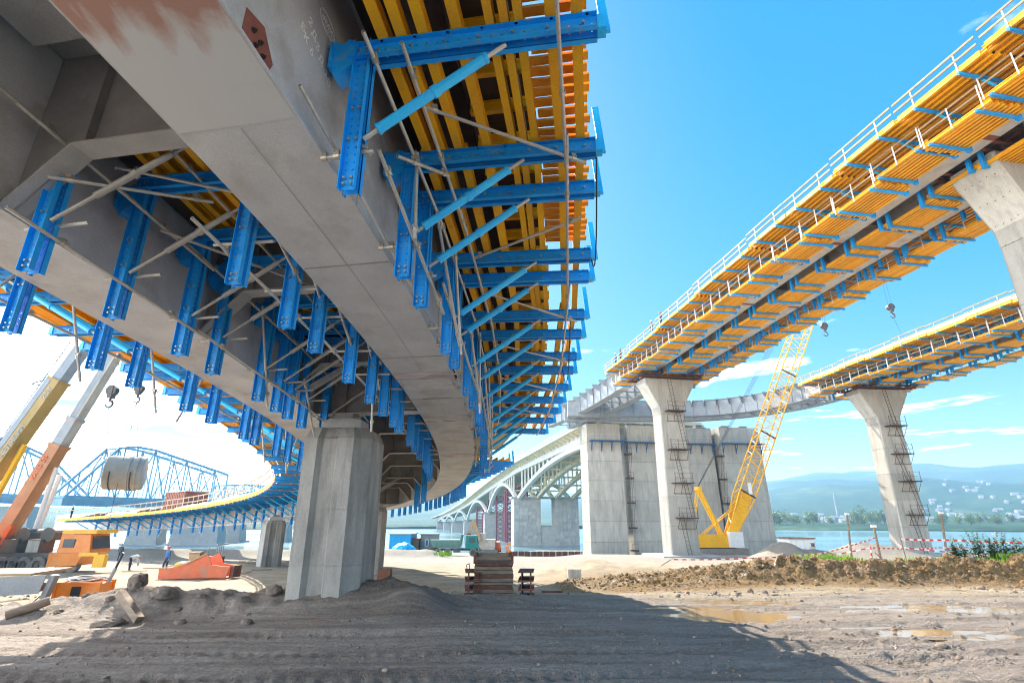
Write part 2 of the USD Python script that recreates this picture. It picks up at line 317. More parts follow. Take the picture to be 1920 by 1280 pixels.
# ---------------------------------------------------------------- ground
WATER = -6.0
def sstep(a, b, x): t = np.clip((x - a) / (b - a), 0, 1); return t * t * (3 - 2 * t)
def nz(x, y, fx, fy=None, seed=0, o=4):
    fy = fy or fx
    return meshkit.fbm(np.stack([x * fx + 31.7, y * fy + 17.3, np.zeros_like(x) + .5], -1), o, seed) - .5
def shore(x): return np.interp(x, [-400, -60, -25, -8, 4, 20, 60, 120, 400], [86, 82, 78, 88, 128, 124, 116, 112, 120])
def tracks(x, y):
    """ruts left by wheels: long bands that run across and swing away to the right"""
    w = y - .0 + .035 * (x - 3) ** 2 * (x > 3) * .5 + 1.1 * nz(x, y, .10, .10, 5, 2)
    a = np.sin(w * 6.2 + 2.0 * nz(x, y, .18, .18, 8, 2)); b = np.sin(w * 17.0 + 3 * nz(x, y, .25, .3, 9, 2))
    return a, b
def ground_h(x, y):
    x = np.asarray(x, float); y = np.asarray(y, float)
    base = np.interp(y, [-60, 13, 20, 28, 40, 66, 83, 100, 140], [.0, 0, -.25, -.9, -1.65, -1.85, -3.1, -4.2, -4.4])
    rgt = np.interp(y, [-60, 13, 20, 30, 40, 66, 83, 100, 140], [.0, 0, -.15, -.55, -1.25, -1.8, -2.6, -3.8, -4.4])
    lft = np.interp(y, [-60, 12, 15, 19, 28, 46, 66, 83, 140], [.0, 0, -.2, -.75, -1.15, -1.6, -2.1, -2.5, -3.5])
    h = base + (rgt - base) * sstep(2, 12, x) + (lft - base) * sstep(-3, -8, x)
    near = 1 - sstep(24, 45, y)
    # churned mud in front
    a, b = tracks(x, y)
    h = h + near * (.011 * a + .008 * b * sstep(-.3, .6, nz(x, y, .3, .3, 3, 2) * 2 + .3) + .16 * nz(x, y, .22, .3, 1) + .07 * nz(x, y, 1.2, 2.2, 2) + .045 * nz(x, y, 5.0, 7.0, 4) + .03 * nz(x, y, 14.0, 18.0, 14))
    clod = np.clip(nz(x, y, 2.4, 3.2, 11, 3) - .10, 0, 1) * sstep(2.5, 7, x) * near
    h = h + .32 * clod
    h = h + (1 - near) * (.35 * nz(x, y, .12, .12, 6) + .10 * nz(x, y, .7, .7, 7))
    # berm of spoil on the left, in front of the lower yard
    bx = np.interp(x, [-30, -14, -9.5, -6.5, -4.6, -2.0, 1.2, 2.6], [14.6, 14.6, 14.9, 15.2, 15.6, 15.9, 16.6, 17.0])
    bh = np.interp(x, [-30, -14, -11.5, -9, -7, -5.5, -4, -1.5, 1.2, 2.8], [.10, .22, .50, .62, .46, .40, .42, .30, .16, .0])
    rough = 1 + 1.5 * nz(x, y, .8, .8, 21) + .7 * nz(x, y, 3.0, 3.0, 22)
    h = h + bh * np.exp(-((y - bx) / 1.05) ** 2) * np.clip(rough, .3, 2) + .10 * nz(x, y, 4, 4, 23) * np.exp(-((y - bx) / 1.4) ** 2) * (bh > .05)
    # dark gravel heap by the first pier
    h = h + .42 * np.exp(-((x + 2.5) / .75) ** 2 - ((y - 14.6) / .7) ** 2)
    # raised earth under the first pier so that its foot stands in it
    h = h + .45 * np.exp(-((x + 4.7) / 2.2) ** 2 - ((y - 16.2) / 1.6) ** 2)
    # brown bank thrown up along the road on the right
    cy = np.interp(x, [1.5, 4, 8, 14, 22, 40, 80], [25.5, 24.5, 23.6, 23.2, 23.6, 25, 30])
    ch = np.interp(x, [1.0, 2.6, 5, 9, 14, 22, 40, 90], [0, .34, .52, .76, .92, .98, 1.0, .6])
    r2 = 1 + .6 * nz(x, y, .5, .5, 31) + .6 * nz(x, y, 2.0, 2.0, 32) + .7 * nz(x, y, 4.5, 4.5, 34)
    prof = np.where(y < cy, np.exp(-((y - cy) / 1.25) ** 2), np.exp(-((y - cy) / 2.6) ** 2))
    h = h + ch * prof * np.clip(r2, .25, 2) + .10 * nz(x, y, 2.6, 2.6, 33) * prof * (ch > .05)
    # gravel bank in the middle distance (pale)
    h = h + .9 * np.exp(-((x - 5.5) / 5) ** 2 - ((y - 38) / 4) ** 2) * (1 + nz(x, y, .6, .6, 41))
    # heaps near the water on the right
    for hx, hy, hh, hr in ((26.0, 54, 1.5, 2.6), (31.5, 60, .8, 3.2), (39.5, 62, 1.4, 4.0), (22.5, 50, .6, 2.0)):
        h = h + hh * np.clip(1.15 * np.exp(-((x - hx) ** 2 + (y - hy) ** 2) / hr ** 2) * (1 + .5 * nz(x, y, .8, .8, 51)), 0, 2)
    # dark retaining ridge between the left yard and the river
    h = h + 1.0 * np.exp(-((y - 70) / 1.8) ** 2) * sstep(-7, -11, x) * (1 + .5 * nz(x, y, .5, .5, 91))
    # wheel ruts with tread marks, swinging away to the right
    for y0, x0, cv, dp in ((7.3, -3, .022, .045), (8.9, -3, .022, .05), (10.4, 0, .030, .05), (11.9, 0, .030, .045), (5.6, -1, .012, .035), (16.2, 6, .006, .05), (18.0, 6, .006, .05)):
        d_ = y - (y0 + cv * np.clip(x - x0, 0, 40) ** 1.7 + .35 * nz(x, y * 0 + y0, .25, .25, int(y0 * 10), 2)); on = sstep(-.35, .05, nz(x, y * 0 + y0, .12, .12, int(y0 * 7), 2) + .12)
        h = h - on * dp * (np.exp(-(d_ / .17) ** 2) * (1 + .45 * np.sin(x * 22 + 9 * np.abs(d_))) - .55 * np.exp(-((np.abs(d_) - .34) / .10) ** 2))
    # hollows where water stands
    for hx, hy, rx, ry, dp in ((5.4, 14.6, 1.7, .85, .13), (8.6, 12.2, 1.6, .45, .07), (11.5, 15.6, 2.4, .6, .07), (7.4, 17.4, 2.2, .5, .06), (-1.6, 8.3, .35, .10, .05)): h = h - dp * np.exp(-((x - hx) / rx) ** 2 - ((y - hy) / ry) ** 2)
    # river bed
    sh = shore(x); h = h - 5.5 * sstep(0, 9, y - sh + 1.5 * nz(x, y, .08, .08, 61))
    return h
def gz(x, y): return float(ground_h(np.array([float(x)]), np.array([float(y)]))[0])

NT, NY = 760, 560
tt = np.linspace(-1.75, 1.75, NT); yy = np.concatenate([np.geomspace(3.2, 32, 400), np.geomspace(32, 175, NY - 400 + 1)[1:]])
X = tt[None, :] * (yy[:, None] + 2.0); Y = np.repeat(yy[:, None], NT, 1)
Z = ground_h(X, Y)
g = MB()
ii = np.arange(NY - 1)[:, None] * NT + np.arange(NT - 1)[None, :]
g.add(np.stack([X, Y, Z], -1).reshape(-1, 3), np.stack([ii, ii + 1, ii + NT + 1, ii + NT], -1).reshape(-1, 4))
xb = np.linspace(-90, 90, 120); yb = np.linspace(-70, 3.2, 50)
XB, YB = np.meshgrid(xb, yb); ZB = ground_h(XB, YB); jj = np.arange(49)[:, None] * 120 + np.arange(119)[None, :]
g.add(np.stack([XB, YB, ZB], -1).reshape(-1, 3), np.stack([jj, jj + 1, jj + 121, jj + 120], -1).reshape(-1, 4))
# side wings beyond the fan so that the sheet is closed to both sides
for sg in (-1, 1):
    w_, h_ = np.meshgrid(np.linspace(0, 1, 30), yy[::8]); x0 = sg * 1.75 * (h_ + 2.0); XW = x0 + sg * w_ * 160; ZW = ground_h(XW, h_); n0 = len(yy[::8])
    kk = np.arange(n0 - 1)[:, None] * 30 + np.arange(29)[None, :]
    q = np.stack([kk, kk + 1, kk + 31, kk + 30], -1).reshape(-1, 4)
    g.add(np.stack([XW, h_, ZW], -1).reshape(-1, 3), q if sg > 0 else q[:, ::-1])
# ground material: dark churned mud near, pale dry sand in the yard, brown spoil on the bank, wetness in hollows
M['mud'] = usdkit.material(stage, '/World/Looks/mud', {
    'geo': ('geometry', {}), 'sep': ('separate_xyz', {}),
    'warp': ('noise_texture', {'scale': .35, 'detail': 4.0}), 'big': ('noise_texture', {'scale': .55, 'detail': 6.0, 'roughness': .62}), 'med': ('noise_texture', {'scale': 5.0, 'detail': 6.0, 'roughness': .7}),
    'grit': ('noise_texture', {'scale': 15.0, 'detail': 7.0, 'roughness': .82}),
    'smap': ('mapping', {'scale': (.22, 2.6, 1.0)}), 'streak': ('noise_texture', {'scale': 1.0, 'detail': 5.0, 'roughness': .65, 'distortion': .6}),
    'peb': ('voronoi_texture', {'scale': 26.0}), 'pebr': ('map_range', {'from_min': .10, 'from_max': .42, 'to_min': 1.0, 'to_max': 0.0, 'clamp': True}),
    'darkmud': ('rgb_ramp', {'ramp': [(.28, (.18, .138, .110)), (.5, (.345, .282, .235)), (.72, (.52, .44, .375))]}),
    'sand': ('rgb_ramp', {'ramp': [(.25, (.30, .22, .14)), (.5, (.45, .355, .24)), (.75, (.58, .49, .36))]}),
    'brown': ('rgb_ramp', {'ramp': [(.25, (.17, .088, .03)), (.5, (.28, .165, .06)), (.75, (.40, .26, .11))]}),
    'gravel': ('rgb_ramp', {'ramp': [(.25, (.22, .205, .19)), (.5, (.33, .31, .28)), (.75, (.45, .425, .39))]}),
    # where each kind of soil lies (y along the view, x across)
    'yw': ('math', {'math_type': 'multiply_add', 'value2': 5.0}),
    'ysand': ('map_range', {'from_min': 19.0, 'from_max': 23.0, 'to_min': 0.0, 'to_max': 1.0, 'clamp': True}),
    'ybank0': ('map_range', {'from_min': 20.6, 'from_max': 21.8, 'to_min': 0.0, 'to_max': 1.0, 'clamp': True}), 'ybank1': ('map_range', {'from_min': 30.0, 'from_max': 36.0, 'to_min': 1.0, 'to_max': 0.0, 'clamp': True}),
    'xbank': ('map_range', {'from_min': 1.0, 'from_max': 4.0, 'to_min': 0.0, 'to_max': 1.0, 'clamp': True}), 'bk': ('math', {'math_type': 'multiply'}), 'bk2': ('math', {'math_type': 'multiply'}),
    'ygrav': ('map_range', {'from_min': 44.0, 'from_max': 58.0, 'to_min': 0.0, 'to_max': .85, 'clamp': True}),
    'mixcol': ('mix_color', {}), 'mixcol2': ('mix_color', {}), 'mixcol3': ('mix_color', {}),
    'gm': ('map_range', {'from_min': .28, 'from_max': .72, 'to_min': .52, 'to_max': 1.42}), 'mulg': ('mix_color', {'blend_type': 'multiply', 'fac': 1.0, 'use_clamp': False}),
    # wet streaks
    'wet0': ('map_range', {'from_min': .50, 'from_max': .62, 'to_min': 0.0, 'to_max': 1.0, 'clamp': True}), 'wx': ('map_range', {'from_min': -1.0, 'from_max': 5.0, 'to_min': 0.10, 'to_max': 1.0, 'clamp': True}), 'wy': ('map_range', {'from_min': 23.0, 'from_max': 27.0, 'to_min': 1.0, 'to_max': .15, 'clamp': True}), 'w1': ('math', {'math_type': 'multiply'}), 'w2': ('math', {'math_type': 'multiply'}),
    'wcol': ('mix_color', {'blend_type': 'multiply', 'b': (.62, .60, .60), 'use_clamp': False}), 'rough': ('map_range', {'to_min': .86, 'to_max': .16, 'clamp': True}),
    'hgt': ('math', {'math_type': 'multiply_add', 'value2': .45}), 'hgt2': ('math', {'math_type': 'multiply_add', 'value2': .35}), 'bump': ('bump', {'strength': 1.0, 'distance': .13}), 'p': ('principled_bsdf', {'specular_ior_level': .45}),
}, [('geo.position', 'sep.vector'), ('geo.position', 'warp.vector'), ('geo.position', 'big.vector'), ('geo.position', 'med.vector'), ('geo.position', 'grit.vector'), ('geo.position', 'smap.vector'), ('smap.vector', 'streak.vector'), ('geo.position', 'peb.vector'), ('peb.distance', 'pebr.value'),
    ('streak.fac', 'darkmud.fac'), ('big.fac', 'sand.fac'), ('med.fac', 'brown.fac'), ('med.fac', 'gravel.fac'),
    ('warp.fac', 'yw.value1'), ('sep.y', 'yw.value3'), ('yw.value', 'ysand.value'), ('sep.y', 'ybank0.value'), ('sep.y', 'ybank1.value'), ('sep.x', 'xbank.value'), ('ybank0.result', 'bk.value1'), ('ybank1.result', 'bk.value2'), ('bk.value', 'bk2.value1'), ('xbank.result', 'bk2.value2'), ('sep.y', 'ygrav.value'),
    ('darkmud.color', 'mixcol.a'), ('sand.color', 'mixcol.b'), ('ysand.result', 'mixcol.fac'), ('mixcol.result', 'mixcol2.a'), ('gravel.color', 'mixcol2.b'), ('ygrav.result', 'mixcol2.fac'), ('mixcol2.result', 'mixcol3.a'), ('brown.color', 'mixcol3.b'), ('bk2.value', 'mixcol3.fac'),
    ('grit.fac', 'gm.value'), ('mixcol3.result', 'mulg.a'), ('gm.result', 'mulg.b'), ('streak.fac', 'wet0.value'), ('sep.x', 'wx.value'), ('sep.y', 'wy.value'), ('wet0.result', 'w1.value1'), ('wx.result', 'w1.value2'), ('w1.value', 'w2.value1'), ('wy.result', 'w2.value2'),
    ('mulg.result', 'wcol.a'), ('w2.value', 'wcol.fac'), ('wcol.result', 'p.base_color'), ('w2.value', 'rough.value'), ('rough.result', 'p.roughness'),
    ('grit.fac', 'hgt.value1'), ('med.fac', 'hgt.value3'), ('pebr.result', 'hgt2.value1'), ('hgt.value', 'hgt2.value3'), ('hgt2.value', 'bump.height'), ('bump.normal', 'p.normal')], surface='p.BSDF')
struct('ground', g, 'mud', smooth=True)

# river, far shore and hills
w = MB(); w.add([(-6000, 60, WATER), (6000, 60, WATER), (6000, 9000, WATER), (-6000, 9000, WATER)], [[0, 1, 2, 3]])
struct('water', w, 'water')
far = MB()
az = np.radians(np.linspace(-62, 62, 260)); rad = np.concatenate([np.linspace(560, 700, 8), np.geomspace(720, 5200, 46)])
AZ, RA = np.meshgrid(az, rad); FX, FY = RA * np.sin(AZ), RA * np.cos(AZ)
edge = 590 + 90 * nz(FX, FY, .004, .004, 71) + np.interp(np.degrees(AZ), [-62, -20, 0, 24, 26, 40, 62], [30, 10, 380, 160, -15, 20, 0])
flat = WATER + 2.5 * sstep(0, 12, RA - edge) + 9 * sstep(80, 900, RA - edge)
deg = np.degrees(AZ)
crest = np.interp(deg, [-62, -40, -22, -10, -4, 8, 20, 25, 30, 34, 36.5, 40, 44, 50, 62], [60, 60, 90, 130, 150, 160, 190, 215, 262, 262, 285, 246, 240, 252, 230])
wave = 1 + .42 * nz(FX, FY, .0011, .0011, 81) + .16 * nz(FX, FY, .005, .005, 82)
hill = crest * (.50 * sstep(1200, 2600, RA) * (1 + .9 * nz(FX, FY, .0018, .0018, 84)) + .62 * sstep(2300, 4300, RA)) * wave
FZ = flat + hill
kk = np.arange(len(rad) - 1)[:, None] * 260 + np.arange(259)[None, :]
far.add(np.stack([FX, FY, FZ], -1).reshape(-1, 3), np.stack([kk, kk + 1, kk + 261, kk + 260], -1).reshape(-1, 4))
M['hill'] = usdkit.material(stage, '/World/Looks/hill', {
    'geo': ('geometry', {}), 'sep': ('separate_xyz', {}), 'n': ('noise_texture', {'scale': .006, 'detail': 8.0, 'roughness': .62}), 'n2': ('noise_texture', {'scale': .05, 'detail': 5.0, 'roughness': .65}),
    'r': ('rgb_ramp', {'ramp': [(.30, (.020, .055, .045)), (.55, (.035, .08, .05)), (.70, (.09, .13, .07))]}), 'm': ('mix_color', {'blend_type': 'multiply', 'fac': .8, 'use_clamp': False}), 'mr': ('map_range', {'from_min': .3, 'from_max': .7, 'to_min': .45, 'to_max': 1.5}), 'p': ('principled_bsdf', {'roughness': .95, 'specular_ior_level': .1})},
    [('geo.position', 'n.vector'), ('geo.position', 'n2.vector'), ('n.fac', 'r.fac'), ('n2.fac', 'mr.value'), ('r.color', 'm.a'), ('mr.result', 'm.b'), ('m.result', 'p.base_color')], surface='p.BSDF')
struct('hills', far, 'hill', smooth=True)
# ---------------------------------------------------------------- the curved ramp overhead
ramp = thing('ramp_bridge', 'curved ramp of two grey steel box girders passing overhead and bending away left', 'bridge')
S0, S1 = -12.0, 118.0
def girder(route, parent, oR, oL, s0, s1, m='grey_steel', web=WEB, name='box_girder', step=1.0):
    b = MB()
    route.sweep(b, [(oR - .07, .035), (oR - .07, web), (oL + .07, web), (oL + .07, .035)], s0, s1, step)
    g_ = obj(name, b, m, parent)
    f = MB(); route.sweep(f, [(oR, 0), (oR, .033), (oL, .033), (oL, 0)], s0, s1, step)
    obj('bottom_flange', f, m, g_)
    return g_
gR = girder(R1, ramp, SEC['A'], SEC['B'], S0, S1)
gL = girder(R1, ramp, SEC['C'], SEC['D'], S0, S1)
# weld lines and splice plates on the right girder's underside
for s_ in (3.4, 7.25, 10.3, 13.4, 16.9, 20.1, 23.6, 27.0, 30.5):
    b = MB(); R1.sweep(b, [(-.02, -.006), (-.02, .004), (-1.43, .004), (-1.43, -.006)], s_, s_ + .022, .022); obj('weld_seam', b, 'pale_steel' if s_ > 13 else 'dark_steel', gR)
for s_, a_, c_ in ((10.25, -.35, -1.1), (12.6, -.55, -.85)):
    b = MB(); R1.sweep(b, [(a_, -.012), (a_, 0), (c_, 0), (c_, -.012)], s_, s_ + .05, .05); obj('weld_bead', b, 'dark_steel', gR)
# lettering painted on the outer web
def web_mark(mesh, s_, dz, rot, h, name, mt='marking_white'):
    """mesh in xy (reading +x); put on the outer web, +x along the bridge towards the viewer's right"""
    v = np.array(mesh.vertices); c, s2 = math.cos(rot), math.sin(rot)
    x = v[:, 0] * c - v[:, 1] * s2; y = v[:, 0] * s2 + v[:, 1] * c
    P = np.array([R1.pt(s_ + a, -.07 + .003 + e, dz + b, ref=0) for a, b, e in zip(x, y, v[:, 2])])
    obj(name, (P, mesh.faces), mt, gR)
for txt, s_, dz in (('2', .53, 1.39), ('Д', .62, 1.32), ('3', .74, 1.245), ('Д', .83, 1.18), ('1', .99, 1.12), ('В', 1.07, 1.06), ('Б', .42, 1.16), ('К', .50, 1.10), ('6', .64, 1.06)):
    web_mark(meshkit.text_mesh(txt, .105, .002, True), s_, dz, -.10, .1, 'marking')
ell = Point(0, 0).buffer(1, 48)
def ellipse_ring(a, b, t):
    o = shapely.affinity.scale(ell, a, b); i = shapely.affinity.scale(ell, a - t, b - t); return trimesh.creation.extrude_polygon(o.difference(i), .002, engine='earcut')
web_mark(ellipse_ring(.20, .135, .014), .92, 1.81, -.10, 1, 'emblem_ring')
web_mark(ellipse_ring(.178, .113, .006), .92, 1.81, -.10, 1, 'emblem_ring')
em = meshkit.text_mesh('ЗМК', .095, .002, True); em.apply_translation([-em.bounds[:, 0].mean(), -em.bounds[:, 1].mean(), 0]); web_mark(em, .92, 1.82, -.10, 1, 'emblem')
for t_ in ('с т а л ь',):
    e2 = meshkit.text_mesh(t_, .022, .002, False); e2.apply_translation([-e2.bounds[:, 0].mean(), -.085, 0]); web_mark(e2, .92, 1.81, -.10, 1, 'emblem_small_text')
# red-primed corner of the splice with its four bolts, and the rust-stained strip across the flange
def bottom_patch(name, poly, dzv, mt, parent, thick=.004):
    """poly of (s, o) on the underside"""
    m_ = trimesh.creation.extrude_polygon(Polygon(poly), thick, engine='earcut'); m_ = m_.subdivide().subdivide()
    P = np.array([R1.pt(a, b, dzv - c) for a, b, c in m_.vertices]); return obj(name, (P, m_.faces[:, ::-1]), mt, parent)
M['rust_stain'] = usdkit.material(stage, '/World/Looks/rust_stain', {
    'geo': ('geometry', {}), 'n': ('noise_texture', {'scale': 1.6, 'detail': 8.0, 'roughness': .65, 'distortion': .5}), 'st': ('mapping', {'scale': (4.0, .5, 1)}), 'n2': ('noise_texture', {'scale': 1.3, 'detail': 5.0}),
    'sep': ('separate_xyz', {}), 'y': ('map_range', {'from_min': 3.35, 'from_max': 3.95, 'to_min': .30, 'to_max': -.30}), 'ad': ('math', {'math_type': 'add'}), 'ad2': ('math', {'math_type': 'add'}),
    'mr': ('map_range', {'from_min': .95, 'from_max': 1.3, 'to_min': 0.0, 'to_max': .85, 'clamp': True}), 'mx': ('mix_color', {'a': (.57, .575, .57), 'b': (.38, .17, .11)}), 'p': ('principled_bsdf', {'roughness': .6})},
    [('geo.position', 'n.vector'), ('geo.position', 'st.vector'), ('st.vector', 'n2.vector'), ('geo.position', 'sep.vector'), ('sep.y', 'y.value'), ('n.fac', 'ad.value1'), ('y.result', 'ad.value2'), ('ad.value', 'ad2.value1'), ('n2.fac', 'ad2.value2'), ('ad2.value', 'mr.value'), ('mr.result', 'mx.fac'), ('mx.result', 'p.base_color')], surface='p.BSDF')
bottom_patch('stained_plate', [(-1.2, -.03), (.55, -.03), (.55, -1.43), (-1.2, -1.43)], -.001, 'rust_stain', gR)
b = MB(); rr_ = []
for a, c in ((-.66, .0), (-.06, .0), (.02, .26), (-.28, .62), (-.66, .5)): rr_.append((a, c))
m_ = trimesh.creation.extrude_polygon(Polygon(rr_), .004, engine='earcut')
P = np.array([R1.pt(.10 + a*.7, -.07 + .001 + e, .05 + c*.7, ref=0) for a, c, e in m_.vertices]); obj('primed_corner', (P, m_.faces), 'primer_red', gR)
b = MB()
for a, c in ((-.12, .14), (-.26, .16), (-.20, .27), (-.34, .30)):
    p_ = R1.pt(.04 + a*.8, -.07, .03 + c*.8, ref=0); n_ = R1.right(.4); b.tube(p_, p_ + n_ * .028, .028, 6); b.tube(p_, p_ + n_ * .05, .014, 6)
obj('splice_bolt', b, 'rust_dark', gR)
for s_, w_ in ((-2.2, .5), (8.2, 1.0), (12.0, .7), (17.6, .8)):
    bottom_patch('smeared_primer', [(s_, -.03), (s_ + w_, -.03), (s_ + w_, -1.43), (s_, -1.43)], -.001, 'smear', gR, .003)
b = MB(); R1.sweep(b, [(-.70, -.004), (-.70, .002), (-.715, .002), (-.715, -.004)], .6, 20, 1.0); obj('weld_seam', b, 'pale_steel', gR)
# cross frames between the two girders
def cross_frame(s_, full=False, braces=False):
    o1, o2 = SEC['B'] + .06, SEC['C'] - .06
    b = MB(); t = .012; zl = .02 if full else .95; hd = .85
    prof = [(o1, WEB), (o1, .05), (o1 - .05, .05), (o1 - hd, zl), (o2 + hd, zl), (o2 + .05, .05), (o2, .05), (o2, WEB)] if not full else [(o1, WEB), (o1, .05), (o2, .05), (o2, WEB)]
    sec0 = [R1.pt(s_, o, z) for o, z in prof]; f = R1.fwd(s_)
    m2 = trimesh.creation.extrude_polygon(Polygon([(-o, z) for o, z in prof]), 1, engine='earcut')
    V = np.array([R1.pt(s_, -p[0], p[1]) + f * (p[2] - .5) * t * 2 for p in m2.vertices]); w_ = obj('cross_frame', (V, m2.faces), 'dark_steel', ramp)
    fl = MB(); fw = .34 if not full else .42
    line = prof[1:-1] if full else [(o1, .05), (o1 - hd, zl), (o2 + hd, zl), (o2, .05)]
    for (a, z), (c, z2) in zip(line[:-1], line[1:]): fl.bar(R1.pt(s_, a, z), R1.pt(s_, c, z2), fw, .03, up=np.cross(f, R1.pt(s_, c, z2) - R1.pt(s_, a, z)))
    obj('flange', fl, 'pale_steel' if not full else 'grey_steel', w_)
    for o in (o1 - 1.05, o2 + 1.0):
        st = MB(); st.bar(R1.pt(s_, o, zl + .02) , R1.pt(s_, o, WEB - .02), .02, .26, up=f); obj('stiffener', st, 'dark_steel', w_)
    if braces:
        for sg in (1,):
            br = MB(); br.bar(R1.pt(s_, (o1 + o2) / 2, zl), R1.pt(s_ + .0, o2 + .2, .08), .16, .14); obj('brace', br, 'pale_steel', w_)
for s_, full, br in ((-3.2, 0, 0), (1.5, 0, 0), (5.7, 0, 0), (9.9, 0, 1), (11.75, 1, 0), (14.6, 0, 0), (18.0, 0, 0), (22.2, 0, 0), (25.9, 0, 0), (30.8, 0, 1), (33.5, 0, 1), (36.5, 0, 0), (40, 1, 0), (46, 0, 0), (52, 0, 0), (58, 1, 0)):
    cross_frame(s_, bool(full), bool(br))
# concrete deck slab over everything and, over the camera, its precast underside panels
b = MB(); R1.sweep(b, [(2.28, 2.30), (2.28, 2.52), (0, WEB + .34), (-6.1, WEB + .34), (-9.2, 2.34), (-9.2, 2.12), (-6.2, WEB + .02), (.0, WEB + .02)], S0, 72.0); obj('deck_slab', b, 'slab_concrete', ramp)
b = MB(); R1.sweep(b, [(2.26, 2.06), (2.28, 2.30), (1.0, 2.44), (0.02, WEB + .03), (.02, WEB), (1.0, 2.2)], 20.1, 27.3); obj('cast_cantilever', b, 'cream_concrete', ramp)
k = 0
sl = [-6.0, -3.25, -.78, 1.02]
for a, c in zip(sl[:-1], sl[1:]):
    for o0, o1 in ((-1.50, -3.00), (-3.07, -4.62)):
        b = MB(); R1.sweep(b, [(o0, 2.42), (o0, WEB), (o1, WEB), (o1, 2.42)], a + .03, c - .03, .8); obj('slab_panel', b, 'slab_concrete', ramp)
# bolted web splices on the outer side of the right girder
for s_ in (9.1, 13.4, 24.0):
    b = MB(); R1.sweep(b, [(-.07 + .012, .12), (-.07 + .012, 2.3), (-.069, 2.3), (-.069, .12)], s_ - .32, s_ + .32, .64); sp_ = obj('splice_plate', b, 'primer_red' if s_ == 9.1 else 'grey_steel', gR)
    for i in range(8):
        for k in (-.24, -.13, .13, .24): b = MB(); q = R1.pt(s_ + k, -.058, .25 + i * .26, ref=0); n_ = R1.right(s_); b.tube(q, q + n_ * .03, .026, 6); obj('bolt', b, 'rust_dark' if s_ == 9.1 else 'bolt_metal', sp_)
    b = MB(); R1.sweep(b, [(-.10, -.014), (-.10, -.001), (-1.36, -.001), (-1.36, -.014)], s_ - .35, s_ + .35, .35); obj('flange_splice', b, 'grey_steel', gR)
for s_, z0_, z1_ in ((2.2, .05, 2.7), (6.9, .05, 2.7)):
    b = MB(); b.bar(R1.pt(s_, -.066, z0_, 0), R1.pt(s_, -.066, z1_, 0), .012, .02); obj('weld_seam', b, 'pale_steel', gR)
b = MB(); R1.sweep(b, [(-.064, 1.86), (-.064, 1.875), (-.071, 1.875), (-.071, 1.86)], S0, 20, 1.0); obj('weld_seam', b, 'pale_steel', gR)
# ---------------------------------------------------------------- formwork bracket (blue perforated channels)
def channel(mb, a, b, depth_dir, side_dir, h=.20, fl=.075, t=.010, rows=1, hole=.013, pitch=.115, holes=True):
    """perforated U-channel from a to b: web plate in the plane of (b-a, depth_dir), flanges towards side_dir"""
    a, b, dd, sd = (np.asarray(q, float) for q in (a, b, depth_dir, side_dir)); L = np.linalg.norm(b - a); d = (b - a) / L
    pl = sbox(0, -h / 2, L, h / 2)
    if holes:
        n = int((L - .12) / pitch); hs = []
        for r in ([0.0] if rows == 1 else [-.045, .045]):
            for i in range(n + 1): hs.append(Point(.06 + i * (L - .12) / max(n, 1), r).buffer(hole, 2))
        pl = pl.difference(shapely.union_all(hs))
    m_ = trimesh.creation.extrude_polygon(pl, t, engine='earcut'); v = m_.vertices
    P = a + np.outer(v[:, 0], d) + np.outer(v[:, 1], dd) + np.outer(v[:, 2], sd)
    f = m_.faces if np.dot(np.cross(d, dd), sd) > 0 else m_.faces[:, ::-1]
    mb.add(P, f)
    for sg in (-1, 1):
        c = dd * (sg * (h / 2 - t / 2)) + sd * (fl / 2)
        mb.bar(a + c, b + c, fl if abs(np.dot(np.cross(d, dd), sd)) > 0 else fl, t, up=dd)
